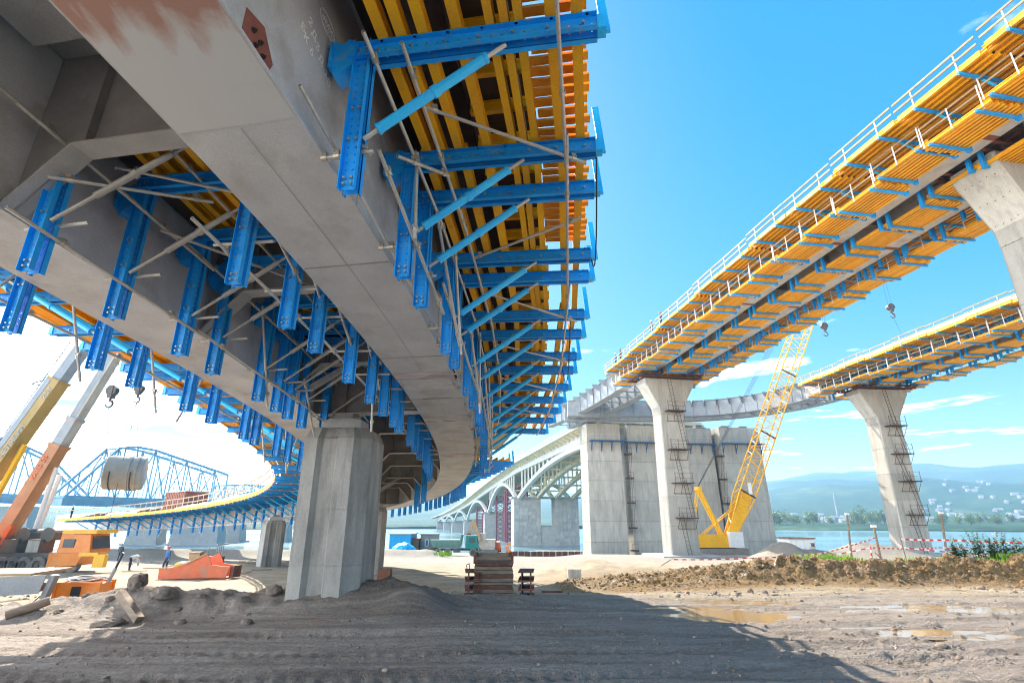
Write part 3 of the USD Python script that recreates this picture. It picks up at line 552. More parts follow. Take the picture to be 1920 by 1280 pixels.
def bracket(pr, hl, legtop=1.60, legbot=-.58, brace=True, hz=1.42, tip=True, side=1, brx=None, holes=True, detail=True):
    """x outwards from the web, z up from the girder's lower edge"""
    xl = .40
    leg = MB()
    for sg in (-1, 1): channel(leg, (xl, sg * .035, legbot), (xl, sg * .035, legtop), (1, 0, 0), (0, sg, 0), h=.20, rows=2, pitch=.10, holes=holes)
    obj('leg', leg, 'blue_paint', pr)
    cb = MB()
    for sg in (-1, 1): channel(cb, (.22, sg * .05, hz), (hl, sg * .05, hz), (0, 0, 1), (0, sg, 0), h=.22, rows=1, pitch=.13, holes=holes)
    obj('cross_beam', cb, 'blue_paint', pr)
    if brace:
        bx = brx or (xl + (hl - xl) * .62); a = np.array([xl + .10, 0, legbot + .72]); e = np.array([bx, 0, hz - .10]); d = (e - a) / np.linalg.norm(e - a)
        br = MB(); br.tube(a + d * .22, e - d * .30, .062, 10); br.tube(a + d * .20, a + d * .24, .07, 10); br.tube(e - d * .32, e - d * .28, .07, 10); mid = (a + e) / 2; br.tube(mid - d * .04, mid + d * .04, .075, 10)
        obj('brace', br, 'blue_tube', pr)
        sp = MB(); sp.tube(a, a + d * .24, .028, 8); obj('brace_spindle', sp, 'galvanised', pr); sp = MB(); sp.tube(e - d * .32, e, .028, 8); obj('brace_spindle', sp, 'galvanised', pr)
    sh = MB(); pg = [(0.0, 1.20), (.07, 1.05), (.30, 1.22), (.34, 1.56), (.22, 1.62), (.14, 1.56), (.02, 1.62), (-.0, 1.5)]
    m_ = trimesh.creation.extrude_polygon(Polygon(pg), .02, engine='earcut')
    for y in (-.10, .08):
        v = np.array(m_.vertices); sh.add(np.stack([v[:, 0], v[:, 2] + y, v[:, 1]], 1), m_.faces[:, ::-1])
    sh.box((.015, 0, 1.36), (.03, .30, .40)); sh.bar((.07, 0, 1.04), (.30, 0, 1.22), .22, .02)
    obj('wall_shoe', sh, 'blue_paint', pr)
    bo = MB()
    zs = [legbot + .07, legbot + .15, .1, .55, hz - .05, hz + .05]
    for z in zs:
        for dx in (-.045, .045):
            for sg in (-1, 1): bo.tube((xl + dx, sg * .045, z), (xl + dx, sg * .085, z), .017, 6)
    for x in np.arange(.6, hl - .1, .42):
        for sg in (-1, 1): bo.tube((x, sg * .06, hz), (x, sg * .10, hz), .016, 6); bo.box((x + .05, sg * .10, hz + .115), (.035, .03, .03))
    tag(obj('bolts', bo, 'bolt_metal', pr), None, None, None, 'stuff')
    if tip:
        ep = MB(); ep.box((hl + .05, 0, hz), (.10, .16, .20)); ep.bar((hl + .10, 0, hz - .1), (hl + .03, 0, hz + .75), .05, .10)
        obj('post_holder', ep, 'blue_tube', pr)
pOut = proto('outer_bracket'); bracket(pOut, 3.28)
OUT_S = [-1.4, 1.09, 2.95, 3.85, 5.75, 6.55, 8.3, 9.4, 10.9, 12.0, 13.6, 15.0, 16.35, 17.75, 19.6]
OUT_S2 = [27.6, 28.4, 29.7, 30.6, 31.5, 32.7, 33.6, 35.0, 36.1, 37.4, 38.5, 40.2, 41.3, 42.6, 44.0, 45.3, 47]
lab_out = 'blue perforated bracket bolted to the outer web of the ramp girder overhead, carrying yellow beams'
for i, s_ in enumerate(OUT_S): copy(pOut, 'formwork_bracket', f'blue perforated bracket on the outer web of the ramp overhead, ' + ('behind the camera' if i == 0 else nth(i) + ' one from the camera'), 'formwork bracket', R1.pt(s_, 0, 0), R1.th(s_), 'brackets along the outer side of the near ramp')
for i, s_ in enumerate(OUT_S2): copy(pOut, 'formwork_bracket', f'blue bracket on the outer web beyond the cast concrete cantilever, {nth(i + 1)} one after it', 'formwork bracket', R1.pt(s_, 0, 0), R1.th(s_), 'brackets along the outer side of the far ramp')
pIn = proto('inner_bracket'); bracket(pIn, 2.55, legtop=1.9, legbot=-.80, brace=False, hz=1.62, tip=False)
pInB = proto('inner_bracket_short'); bracket(pInB, 1.0, legtop=1.9, legbot=-.80, brace=False, hz=1.62, tip=False)
INC = [1.65, 3.05, 4.6, 5.6, 7.4, 8.3, 8.95, 9.85, 11.5, 12.6, 17.0, 19.0]
INB = [2.45, 3.85, 4.9, 6.55, 8.0, 9.1, 10.2, 10.8, 12.5, 13.4, 14.6, 16.5, 17.3, 18.4, 19.4, 27.8, 28.8, 31, 32]
for i, s_ in enumerate(INC): copy(pIn, 'inner_bracket', f'blue bracket on the inner web of the left ramp girder, {nth(i + 1)} from the camera', 'formwork bracket', R1.pt(s_, SEC['C'], 0), R1.th(s_), 'brackets on the left girder between the girders')
for i, s_ in enumerate(INB): copy(pInB, 'inner_bracket', f'blue bracket leg on the inner web of the right ramp girder, {nth(i + 1)} from the camera', 'formwork bracket', R1.pt(s_, SEC['B'], 0), R1.th(s_) + math.pi, 'bracket legs on the right girder between the girders')
pLeft = proto('left_bracket'); bracket(pLeft, 4.42, legbot=-.75, brx=3.0)
pFar = proto('far_bracket'); bracket(pFar, 4.42, legbot=-.75, brx=3.0, tip=False)
LS = [-.5, 1.6, 3.4, 5.2, 6.3, 8.2, 9.35, 11.2, 11.95, 13.7, 14.8, 16.4, 17.6]
LF = list(np.arange(19.5, 108, 5.4)) + list(np.arange(21.7, 108, 5.4))
for i, s_ in enumerate(LS): copy(pLeft, 'left_bracket', f'blue bracket on the left edge of the near ramp, {nth(i + 1)} from the camera', 'formwork bracket', R1.pt(s_, SEC['D'], 0), R1.th(s_) + math.pi, 'brackets along the left edge of the near ramp')
for i, s_ in enumerate(sorted(LF)): copy(pFar, 'left_bracket', f'blue bracket under the inside edge of the far bend, {nth(len(LF) - i)} from its open left end', 'formwork bracket', R1.pt(s_, SEC['D'], 0), R1.th(s_) + math.pi, 'brackets along the inside of the far bend')
# ---------------------------------------------------------------- timber beams, plywood, planks
IPROF = np.array([(-.04, 0), (.04, 0), (.04, .04), (.014, .05), (.014, .15), (.04, .16), (.04, .20), (-.04, .20), (-.04, .16), (-.014, .15), (-.014, .05), (-.04, .04)])
def ibeam(mb, a, b, up=(0, 0, 1), k=1.0):
    a, b, up = (np.asarray(q, float) for q in (a, b, up)); d = (b - a) / np.linalg.norm(b - a); x = np.cross(d, up); x /= np.linalg.norm(x); z = np.cross(x, d)
    ring = np.outer(IPROF[:, 0], x) * k + np.outer(IPROF[:, 1], z)
    return mb.sweep([a + ring, b + ring], caps=False).add(a + ring, CAPF).add(b + ring, CAPF[:, ::-1])
CAPF = np.array(trimesh.creation.triangulate_polygon(Polygon(IPROF), engine='earcut')[1])[:, ::-1]
def beam_thing(name, label, group, route, s0, s1, o0, o1, dz, ref, mt='yellow_beam', k=1.0, cat='timber beam'):
    b = MB(); ibeam(b, route.pt(s0, o0, dz, ref), route.pt(s1, o1, dz, ref), k=k)
    return tag(obj(name, b, mt), label, cat, group)
HZ = 1.42
zb = HZ + .112
OUTO = [.66, .93, 1.22, 1.62, 2.04, 2.20, 2.36, 2.76, 3.06]
segs = [(-5.8, -.1), (-.3, 3.12), (2.9, 8.5), (8.2, 13.8), (13.4, 19.8), (27.5, 32.9), (32.6, 38.7), (38.4, 44.2)]
for sn, (a, c) in enumerate(segs):
    for i, o in enumerate(OUTO):
        if a > 14 and i in (1, 5): continue
        j = rng.uniform(-.03, .03); e = rng.uniform(-.12, .12)
        if 5 < a < 20 and i > 7: c2 = c - .2
        else: c2 = c
        beam_thing('timber_beam', f'yellow lengthwise beam on the outer brackets, {nth(i + 1)} from the girder, {nth(sn + 1)} length from the camera', 'lengthwise beams on the outer brackets, ' + ('near ramp' if a < 20 else 'far ramp'), R1, a + e, c2 + e, o + j, o + j + rng.uniform(-.03, .03), zb, 0, k=1.65 if i not in (4, 5, 6) else 1.3)
s_ = -1.9; ct = 0
while s_ < 19.6:
    ct += 1
    b = MB(); ibeam(b, R1.pt(s_, 1.45, zb + .204, 0), R1.pt(s_ + rng.uniform(-.02, .02), 2.42, zb + .204, 0))
    tag(obj('cross_timber', b, 'yellow_beam'), f'short yellow timber crosswise under the dark outer plywood, {nth(ct)} from the camera', 'timber beam', 'cross timbers under the outer plywood'); s_ += .62
for pn, s_ in enumerate(np.arange(-6, 19.5, 1.27)):
    for pk, poly in enumerate(([(.03, WEB - .09), (.03, WEB - .07), (1.38, zb + .43), (1.38, zb + .41)], [(1.39, zb + .408), (1.39, zb + .428), (2.27, zb + .428), (2.27, zb + .408)])):
        b = MB(); R1.sweep(b, poly, s_, s_ + 1.262, 1.3); tag(obj('plywood_panel', b, 'plywood_film'), f'dark brown plywood sheet ' + ('next to the outer girder web' if pk == 0 else 'next to the plank walkway') + f', {nth(pn + 1)} from the camera', 'plywood', 'plywood sheets of the outer cantilever')
b = MB(); R1.sweep(b, [(2.28, zb + .40), (2.28, 2.34), (2.31, 2.34), (2.31, zb + .40)], -6, 19.6, 1.0); tag(obj('edge_form', b, 'grey_siding'), 'grey side form board along the edge of the near ramp deck', 'formwork board')
wk = thing('plank_walkway', 'walkway of orange planks with bright gaps along the outer edge of the near ramp', 'walkway')
s_ = -2.2
while s_ < 5.75:
    w_ = rng.uniform(.125, .150); e = rng.uniform(-.03, .03)
    b = MB(); b.bar(R1.pt(s_, 2.40 + rng.uniform(-.06, .05), zb + .225, 0), R1.pt(s_ + rng.uniform(-.012, .012), 3.19 + e, zb + .225, 0), w_, .04); obj('plank', b, 'orange_plank', wk); s_ += w_ + rng.uniform(.022, .04)
b = None
for s_ in (7.3, 9.0, 12.5, 14.2, 17.0, 18.7):
    b = MB(); b.bar(R1.pt(s_, 2.42, zb + .225, 0), R1.pt(s_, 3.1, zb + .225, 0), .14, .04); obj('plank', b, 'orange_plank', wk)
# inner bays
for bn, (a, c) in enumerate(((1.95, 5.35), (6.05, 9.5), (10.2, 11.5), (12.1, 14.3), (15.5, 18.0), (18.4, 21.0))):
    for i, o in enumerate(np.linspace(SEC['C'] + .62, SEC['B'] - .22, 9)):
        e = rng.uniform(-.25, .12); f = rng.uniform(-.4, .0)
        beam_thing('timber_beam', f'yellow beam between the ramp girders, {nth(i + 1)} from the left girder, {nth(bn + 1)} bay from the camera', 'beams between the ramp girders', R1, a + max(e, -.1) + .12, c + min(f, -.05), o, o + rng.uniform(-.04, .04), 1.735, -3.05, k=1.5)
    for q in np.arange(a, c - .3, 1.25):
        b = MB(); q2 = min(q + 1.24, c); R1.sweep(b, [(SEC['B'] - .03, 1.95), (SEC['B'] - .03, 1.97), (SEC['C'] + .03, 1.97), (SEC['C'] + .03, 1.95)], q, q2, 1.3); tag(obj('plywood_panel', b, 'plywood_film'), 'dark plywood sheet closing the gap between the two ramp girders', 'plywood', 'plywood sheets between the girders')
# left cantilever
for an, a in enumerate(np.arange(-4, 106, 5.0)):
    near = a < 20
    for xn, x in enumerate((.75, 1.3, 1.9, 2.6, 3.3, 3.9, 4.3) if near else (.8, 2.0, 3.2, 4.25)):
        o = SEC['D'] - x; e = rng.uniform(-.1, .1)
        c = a + 5.15 if a < 104 else 108
        beam_thing('timber_beam', f'yellow beam on the left brackets, {nth(xn + 1)} from the girder, {nth(an + 1)} length from the camera', 'beams on the left brackets, ' + ('near ramp' if near else 'far bend'), R1, a + e, c + e, o, o, zb, SEC['D'], k=1.3)
    for q in (a, a + 2.5):
        b = MB(); R1.sweep(b, [(SEC['D'] + .03, WEB - .1), (SEC['D'] + .03, WEB - .08), (SEC['D'] - 1.3, zb + .23), (-10.2, zb + .23), (-10.2, zb + .21), (SEC['D'] - 1.3, zb + .21)], q, q + 2.48, 1.3)
        tag(obj('plywood_panel', b, 'orange_plank' if near else 'pale_wood'), f'orange-stained form sheet over the left brackets of the near ramp, {nth(int(round((q + 6.5) / 2.5)))} from the camera' if near else f'form sheet over the brackets inside the far bend, {nth(int(round((106 - q) / 2.5)))} from its open left end', 'plywood', 'form sheets of the left cantilever, ' + ('near' if near else 'far'))
for a in np.arange(18, 107, 3.0):
    b = MB(); b.bar(R1.pt(a, -10.50, zb + .12, SEC['D']), R1.pt(a + 2.97, -10.50, zb + .12 + rng.uniform(-.02, .02), SEC['D']), .06, .34); tag(obj('edge_board', b, 'yellow_beam'), f'yellow edge board on the lip of the far bend, {nth(int(round((108 - a) / 3)))} from its left end', 'edge board', 'yellow edge boards of the far bend')
# ---------------------------------------------------------------- scaffold tubes with couplers
_row = {}
def tube_thing(label, group, pts, r=.0255, mt='galvanised', couplers=(), name='scaffold_tube'):
    if group: _row[group + label] = _row.get(group + label, 0) + 1; label = f'{label}, {nth(_row[group + label])} from the camera'
    t = thing(name, label, 'scaffold tube', pts[0], 0, group); p0 = np.asarray(pts[0])
    b = MB(); a, c = np.asarray(pts[0]) - p0, np.asarray(pts[1]) - p0; b.tube(a, c, r, 9, hollow=True); obj('tube', b, mt, t, smooth=40)
    for k in couplers:
        q = a + (c - a) * k; d = (c - a) / np.linalg.norm(c - a); m_ = MB(); m_.tube(q - d * .035, q + d * .035, r * 1.55, 8); m_.box(q + np.array([0, 0, .05]), (.06, .09, .05)); m_.tube(q + np.array([.03, -.05, .02]), q + np.array([.03, .09, .03]), .010, 5); m_.tube(q + np.array([-.03, -.06, .05]), q + np.array([-.03, .07, .08]), .010, 5); obj('coupler', m_, 'bolt_metal', t)
    return t
o_ = SEC['C']; p_ = SEC['B']
for a, c in ((.75, 4.3), (3.9, 8.4), (8.0, 12.3), (11.9, 16.6), (16.2, 20.3)):
    e = rng.uniform(-.15, .15)
    tube_thing('long galvanised tube running along the tops of the outer bracket legs', 'upper tubes along the outer legs', (R1.pt(a + e, .60, 1.20, 0), R1.pt(c + e, .60, 1.18, 0)), couplers=(.1, .55, .93))
    tube_thing('long galvanised tube clamped under the outer brackets below the yellow beams', 'tubes under the outer brackets', (R1.pt(a - .05 - e, .98, 1.25, 0), R1.pt(c + .1 - e, .98, 1.22, 0)), couplers=(.12, .5, .9))
    tube_thing('galvanised tube running along the feet of the outer bracket legs', 'lower tubes along the outer legs', (R1.pt(a + .6, .58, .22, 0), R1.pt(c + .4, .57, -.28, 0)), couplers=(.1, .5, .9))
    tube_thing('galvanised tube along the lower edge of the outer girder', 'tubes along the girder edge', (R1.pt(a - .45, .14, .14, 0), R1.pt(c - .2, .14, -.05, 0)), r=.022, couplers=(.3, .8))
    tube_thing('brown tube under the outer ends of the brackets', 'outermost tubes under the brackets', (R1.pt(a - 1.5, 2.86, 1.20, 0), R1.pt(c - .9, 2.84, 1.20, 0)), mt='galvanised', couplers=(.25, .6, .9))
for s_ in OUT_S[1:]:
    tube_thing('short horizontal tube clamped to the outer girder edge', 'short tubes at the girder edge', (R1.pt(s_ + .05, -.03, -.03, 0), R1.pt(s_ + .05, .62, .0, 0)), r=.024, couplers=(.06, .3, .85))
for s0_, o0, z0, s1_, o1, z1 in ((1.75, .92, 1.26, 3.0, 3.1, 1.22), (4.3, 3.05, 1.22, 5.4, .95, 1.24), (6.7, .98, 1.22, 8.2, 3.08, 1.2), (9.5, .98, 1.22, 10.8, 3.06, 1.2), (12.1, .98, 1.22, 13.5, 3.06, 1.2), (15.1, .98, 1.22, 16.3, 3.06, 1.2)):
    tube_thing('tan bracing tube slanting across the underside of the outer yellow beams', 'slanting tubes under the outer beams', (R1.pt(s0_, o0, z0, 0), R1.pt(s1_, o1, z1, 0)), couplers=(.08, .93))
for s0_, z0, s1_, z1 in ((2.45, 1.15, 2.62, -.18), (3.6, 1.0, 5.7, -.45), (5.0, 1.25, 5.9, -.55), (6.9, .5, 8.9, -.75), (8.5, 1.1, 8.75, -.9), (9.6, .7, 11.6, -.5), (11.2, 1.2, 12.4, -.6), (13.2, 1.2, 14.6, -.6), (15.2, 1.2, 16.5, -.6), (17.2, 1.2, 18.6, -.6)):
    tube_thing('bare bracing tube slanting down between two outer bracket legs', 'slanting tubes between the outer legs', (R1.pt(s0_, .66, z0, 0), R1.pt(s1_, .66, z1, 0)), couplers=(.1, .9))
tube_thing('whitish tube sticking out level beside the second outer bracket', None, (R1.pt(2.0, .55, .70, 0), R1.pt(3.0, 1.0, 1.18, 0)), mt='galvanised', couplers=(.3, .9))
for a, c in ((.9, 5.0), (4.6, 8.9), (8.5, 12.7), (12.3, 16.5)):
    for k, (o, z) in enumerate(((o_ + .48, 1.12), (o_ + .58, 1.02), (o_ + .58, -.32), (p_ - .62, 1.08), (p_ - .55, -.25), (o_ + 1.5, 1.50))):
        tube_thing(['upper tube beside the left inner web', 'second tube beside the left inner web', 'low tube beside the left inner web', 'upper tube beside the right inner web', 'low tube beside the right inner web', 'high tube in the middle between the girders'][k], 'lengthwise tubes between the girders', (R1.pt(a + .3 * k - .5, o, z, -3.05), R1.pt(c + .2 * k - .4, o, z - .05, -3.05)), couplers=(.2, .75))
for s_ in INB[:14]:
    tube_thing('short galvanised tube sticking out level through a bracket between the girders', 'short level tubes between the girders', (R1.pt(s_ + .1, p_ + .0, -.06, -1.5), R1.pt(s_ + .1, p_ - .95, -.05, -1.5)), r=.024, couplers=(.5,))
for i, s_ in enumerate(INC[:10]):
    tube_thing('short galvanised tube across the lower edge of the left girder', 'short level tubes at the left girder', (R1.pt(s_ + .1, o_ - .05, -.05, -4.7), R1.pt(s_ + .1, o_ + .95, -.02, -4.7)), r=.024, couplers=(.3,))
    t = thing('telescopic_prop', f'grey telescopic prop slanting up between the ramp girders, {nth(i + 1)} from the camera', 'prop', (0, 0, 0), 0, 'telescopic props between the ramp girders')
    a, c = R1.pt(s_ - .05, o_ + .52, -.05, -4.7), R1.pt(s_ + .3, o_ + 2.35, 1.48, -3); d = (c - a)
    b = MB(); b.tube(a + d * .26, a + d * .74, .048, 10); b.tube(a + d * .49, a + d * .52, .065, 8); obj('outer_tube', b, 'galvanised', t, smooth=40)
    b = MB(); b.tube(a, a + d * .27, .027, 8); obj('inner_tube', b, 'galvanised', t, smooth=40); b = MB(); b.tube(a + d * .73, c, .027, 8); obj('inner_tube', b, 'galvanised', t, smooth=40)
for s0_, o0, z0, s1_, o1, z1 in ((2.6, p_ - .5, .9, 3.9, p_ - .3, .1), (4.1, p_ - .5, 1.0, 5.0, p_ - .4, .2), (5.2, p_ - .5, 1.0, 6.6, p_ - .4, .0), (7.2, p_ - .5, 1.0, 8.6, p_ - .4, -.2), (3.2, o_ + .7, .8, 6.4, p_ - .6, 1.1), (2.2, o_ + .6, 1.25, 3.3, p_ - .3, 1.2), (1.4, o_ + .5, .45, 2.8, o_ + 1.9, .95), (6.6, o_ + .6, 1.1, 7.7, o_ + .5, -.9), (9.2, o_ + .6, .3, 10.6, o_ + .5, -.9), (8.6, p_ - .6, .6, 8.9, p_ - .6, -1.2)):
    tube_thing('thin bracing tube slanting through the space between the ramp girders', 'slanting tubes between the girders', (R1.pt(s0_, o0, z0, -3), R1.pt(s1_, o1, z1, -3)), couplers=(.12, .88))
dd = SEC['D']
for a, c in ((1.2, 6.5), (6.0, 11.8), (11.3, 17.0), (16.5, 22.0)):
    tube_thing('dark tube along the legs of the left brackets', 'lower tubes along the left legs', (R1.pt(a, dd - .62, -.18, dd), R1.pt(c, dd - .62, -.2, dd)), mt='galvanised', couplers=(.1, .5, .9))
    tube_thing('tube along the heads of the left bracket legs', 'upper tubes along the left legs', (R1.pt(a + .4, dd - .64, .95, dd), R1.pt(c + .3, dd - .64, .9, dd)), couplers=(.1, .5, .9))
for a in (3.9, 4.3, 6.6, 9.6, 12.3, 14.9, 17.0):
    tube_thing('thin tube slanting down past the left bracket legs', 'slanting tubes at the left legs', (R1.pt(a, dd - .72, 1.2, dd), R1.pt(a + rng.choice([1.4, -1.2, 1.0]), dd - .72, -.95, dd)), couplers=(.3, .8))
for a in np.arange(22, 104, 6.0):
    for z, w_ in ((1.05, .66), (-.05, .64)):
        tube_thing(('upper' if z > 0 else 'lower') + ' thin tube along the brackets of the far bend', 'tubes along the far bend', (R1.pt(a, dd - w_, z, dd), R1.pt(a + 5.8, dd - w_, z - .03, dd)), r=.03)
for a in np.arange(24, 104, 7.0):
    s2_ = rng.choice([-2.0, 2.0]); tube_thing('thin tube slanting between bracket legs of the far bend', 'slanting tubes of the far bend', (R1.pt(a, dd - .75, 1.0, dd), R1.pt(a + s2_, dd - .75, -1.1, dd)), r=.03)
# guard rails of the far bend, lifted sheets and the site container on the deck
for a in np.arange(30, 107, 5.8):
    t = thing('guard_rail', f'timber guard rail on thin posts along the far bend, {nth(14 - int((a - 30) / 5.8 + .01))} length from the left', 'guard rail', (0, 0, 0), 0, 'guard rails of the far bend')
    for q in (a + .1, a + 1.5, a + 2.9, a + 4.35): 
        b = MB(); b.tube(R1.pt(q, -10.62, zb - .2, dd), R1.pt(q, -10.62, zb + 1.38, dd), .024, 6); obj('post', b, 'white_paint', t)
    for z, m_ in ((1.30, 'pale_wood'), (.75, 'pale_wood')):
        if z < 1 and int(a) % 3 == 0: continue
        b = MB(); b.bar(R1.pt(a - .1, -10.58, zb + z, dd), R1.pt(a + 5.9, -10.58, zb + z + rng.uniform(-.03, .03), dd), .04, .12); obj('rail', b, m_, t)
for a, c, wd in ((54, 66, 1.6), (66, 78, 1.3), (88, 96, 1.2)):
    n_ = int((c - a) * 3); S_ = np.linspace(a, c, n_); O_ = np.linspace(0, 1, 9); pts = []
    for s_ in S_:
        hmp = .22 + .22 * meshkit.noise(np.array([s_ * .8, 3.1, .5]))
        for o in O_: pts.append(R1.pt(s_, -10.42 + o * wd, zb + .25 + hmp * math.sin(math.pi * o) + .10 * (meshkit.noise(np.array([s_ * 2.2, o * 6, 1.5])) - .3), dd))
    kk = np.arange(n_ - 1)[:, None] * 9 + np.arange(8)[None, :]
    tag(obj('cover_sheet', (np.array(pts), np.vstack([np.stack([kk, kk + 1, kk + 10], -1).reshape(-1, 3), np.stack([kk, kk + 10, kk + 9], -1).reshape(-1, 3)])), 'tarp_white', smooth=True), 'crumpled white plastic sheet on the deck of the far bend ' + ('nearest the first pier' if a < 60 else 'beside the red-brown container' if a < 70 else 'near the open end'), 'plastic sheet')
t = thing('site_container', 'red-brown box standing on the deck of the far bend below the hanging drum', 'container', R1.pt(80, -8.4, zb + .3, dd), R1.th(80))
b = MB(); b.box((0, 0, 1.0), (2.6, 4.9, 2.0)); obj('body', b, 'red_brown_panel', t)
b = MB(); b.box((0, 0, 2.05), (2.8, 5.1, .10)); obj('roof', b, 'tarp_white', t)
for y in np.arange(-2.3, 2.4, .42):
    b = MB(); b.box((-1.32, y, 1.0), (.04, .05, 1.9)); obj('rib', b, 'red_brown_panel', t)
# hanging cable at the outer tips
for a, c, dp in ((3.0, 5.9, .75), (8.3, 12.0, .9)):
    tt_ = np.linspace(0, 1, 14); pts = [R1.pt(a + (c - a) * q, 3.30 - .35 * (a > 7), HZ + .1 - dp * 4 * q * (1 - q) * (.5 + q), 0) for q in tt_]
    b = MB(); b.wire(pts, .013, 5); tag(obj('cable', b, 'cable'), 'dark blue cable drooping ' + ('from the third to the fourth outer bracket tip' if a < 5 else 'under the outer brackets farther along'), 'cable')
# ---------------------------------------------------------------- concrete piers of the ramp
def ramp_pier(label, x, y, z0, z1, rz):
    t = thing('concrete_pier', label, 'pier', (x, y, z0), rz)
    fp = [(-.92, .22), (-.86, 0), (-.50, 0), (-.37, .12), (.02, .12), (.07, .03), (.52, .03), (.93, .42), (.93, 1.75), (.55, 2.1), (-.55, 2.1), (-.92, 1.8)]
    h = z1 - z0; lifts = [0, .28 * h, .56 * h, h - .30]
    for i, (a, c) in enumerate(zip(lifts[:-1], lifts[1:])):
        b = MB(); b.prism(fp, a + (.006 if i else 0), c - .006); pr_ = Polygon(fp).buffer(-.012); obj('shaft_lift', b, 'concrete', t)
        if i: b = MB(); b.prism(list(pr_.exterior.coords)[:-1], a - .008, a + .008); obj('joint', b, 'concrete', t)
    p0 = np.array([(p[0], p[1], h - .30) for p in fp]); c0 = np.array([0, 1.2, 0]); p1 = np.array([(p[0] * .86, (p[1] - 1.05) * .86 + 1.05, h) for p in fp])
    b = MB(); b.sweep([p0, p1]); obj('bevelled_head', b, 'concrete', t)
    b = MB(); b.box((.0, .75, h + .13), (1.15, .8, .26)); b.box((0, .75, h + .29), (.85, .62, .05)); obj('bearing_block', b, 'slab_concrete', t)
    b = MB(); b.box((0, .75, h + .38), (.55, .5, .14)); b.box((0, .75, h + .46), (.75, .6, .03)); obj('bearing', b, 'dark_steel', t)
    return t
ramp_pier('grey concrete pier with ribbed faces, the nearest one, standing behind the earth berm', -4.98, 14.75, -.35, 4.72, -.02)
ramp_pier('concrete pier half hidden behind the front pier, carrying the ramp where it starts to bend', -10.0, 40.0, -2.0, 3.1, .35)
ramp_pier('small sunlit pier under the far bend at the water edge', -21.6, 50.6, -2.0, 2.20, .62)
# ---------------------------------------------------------------- the two high viaducts on the right
def unit_beams(pr, xs, y0, y1, z, k=1.6, stag=.12, mt='yellow_beam'):
    r_ = np.random.default_rng(3)
    for x in xs:
        e = r_.uniform(-stag, stag); b = MB(); ibeam(b, (x, y0 + e, z), (x, y1 + e, z), k=k); obj('beam', b, mt, pr)
pCant = proto('cantilever_form')
unit_beams(pCant, np.linspace(.65, 3.78, 9), -2.35, 2.35, .83, k=1.9)
b = MB(); b.box((1.95, 0, 1.06), (3.75, 4.36, .03)); obj('plywood', b, 'plywood_film', pCant)
b = MB(); b.box((3.87, 0, .95), (.05, 4.3, .30)); obj('edge_board', b, 'yellow_beam', pCant)
for y in (-1.15, 1.15):
    b = MB(); b.box((2.1, y, .74), (3.8, .13, .15)); obj('cross_beam', b, 'blue_paint', pCant)
    b = MB(); b.box((.40, y, .35), (.2, .2, 1.6)); obj('leg', b, 'blue_paint', pCant)
    b = MB(); b.tube((.48, y, -.15), (2.6, y, .64), .06, 7); obj('brace', b, 'blue_tube', pCant)
    b = MB(); b.tube((3.95, y, .65), (3.95, y, 1.9), .035, 6); obj('post', b, 'white_paint', pCant)
for z in (1.42, 1.86):
    b = MB(); b.box((3.98, 0, z), (.045, 4.4, .11)); obj('rail', b, 'pale_wood', pCant)
def platform(pr, x0, x1, rail_x=None, n=9, leg_x=.35, two_legs=False):
    unit_beams(pr, np.linspace(x0 + .08, x1 - .08, n), -1.72, 1.72, -.50, k=1.75)
    for y in (-1.2, 1.2):
        b = MB(); b.box(((x0 + x1) / 2, y, -.575), (x1 - x0 + .25, .13, .14)); obj('cross_beam', b, 'blue_paint', pr)
        b = MB(); b.box((leg_x, y, .2), (.2, .2, 1.8)); obj('leg', b, 'blue_paint', pr)
    if rail_x is not None:
        for y in (-1.5, 0, 1.5):
            b = MB(); b.tube((rail_x, y, -.6), (rail_x, y, .66), .035, 6); obj('post', b, 'white_paint', pr)
        for z in (.20, .62):
            b = MB(); b.box((rail_x - .03, 0, z), (.04, 3.3, .10)); obj('rail', b, 'pale_wood', pr)
    b = MB(); b.tube((leg_x + .15, -1.7, .1), (x1, 1.5, -.65), .022, 5); obj('brace', b, 'galvanised', pr)
pPlat = proto('hanging_platform'); platform(pPlat, .45, 2.75, 2.85)
pPlatM = proto('middle_platform'); platform(pPlatM, .45, 2.75, None)
pPlatR = proto('far_side_platform'); platform(pPlatR, 1.0, 2.9, .85, leg_x=.55)
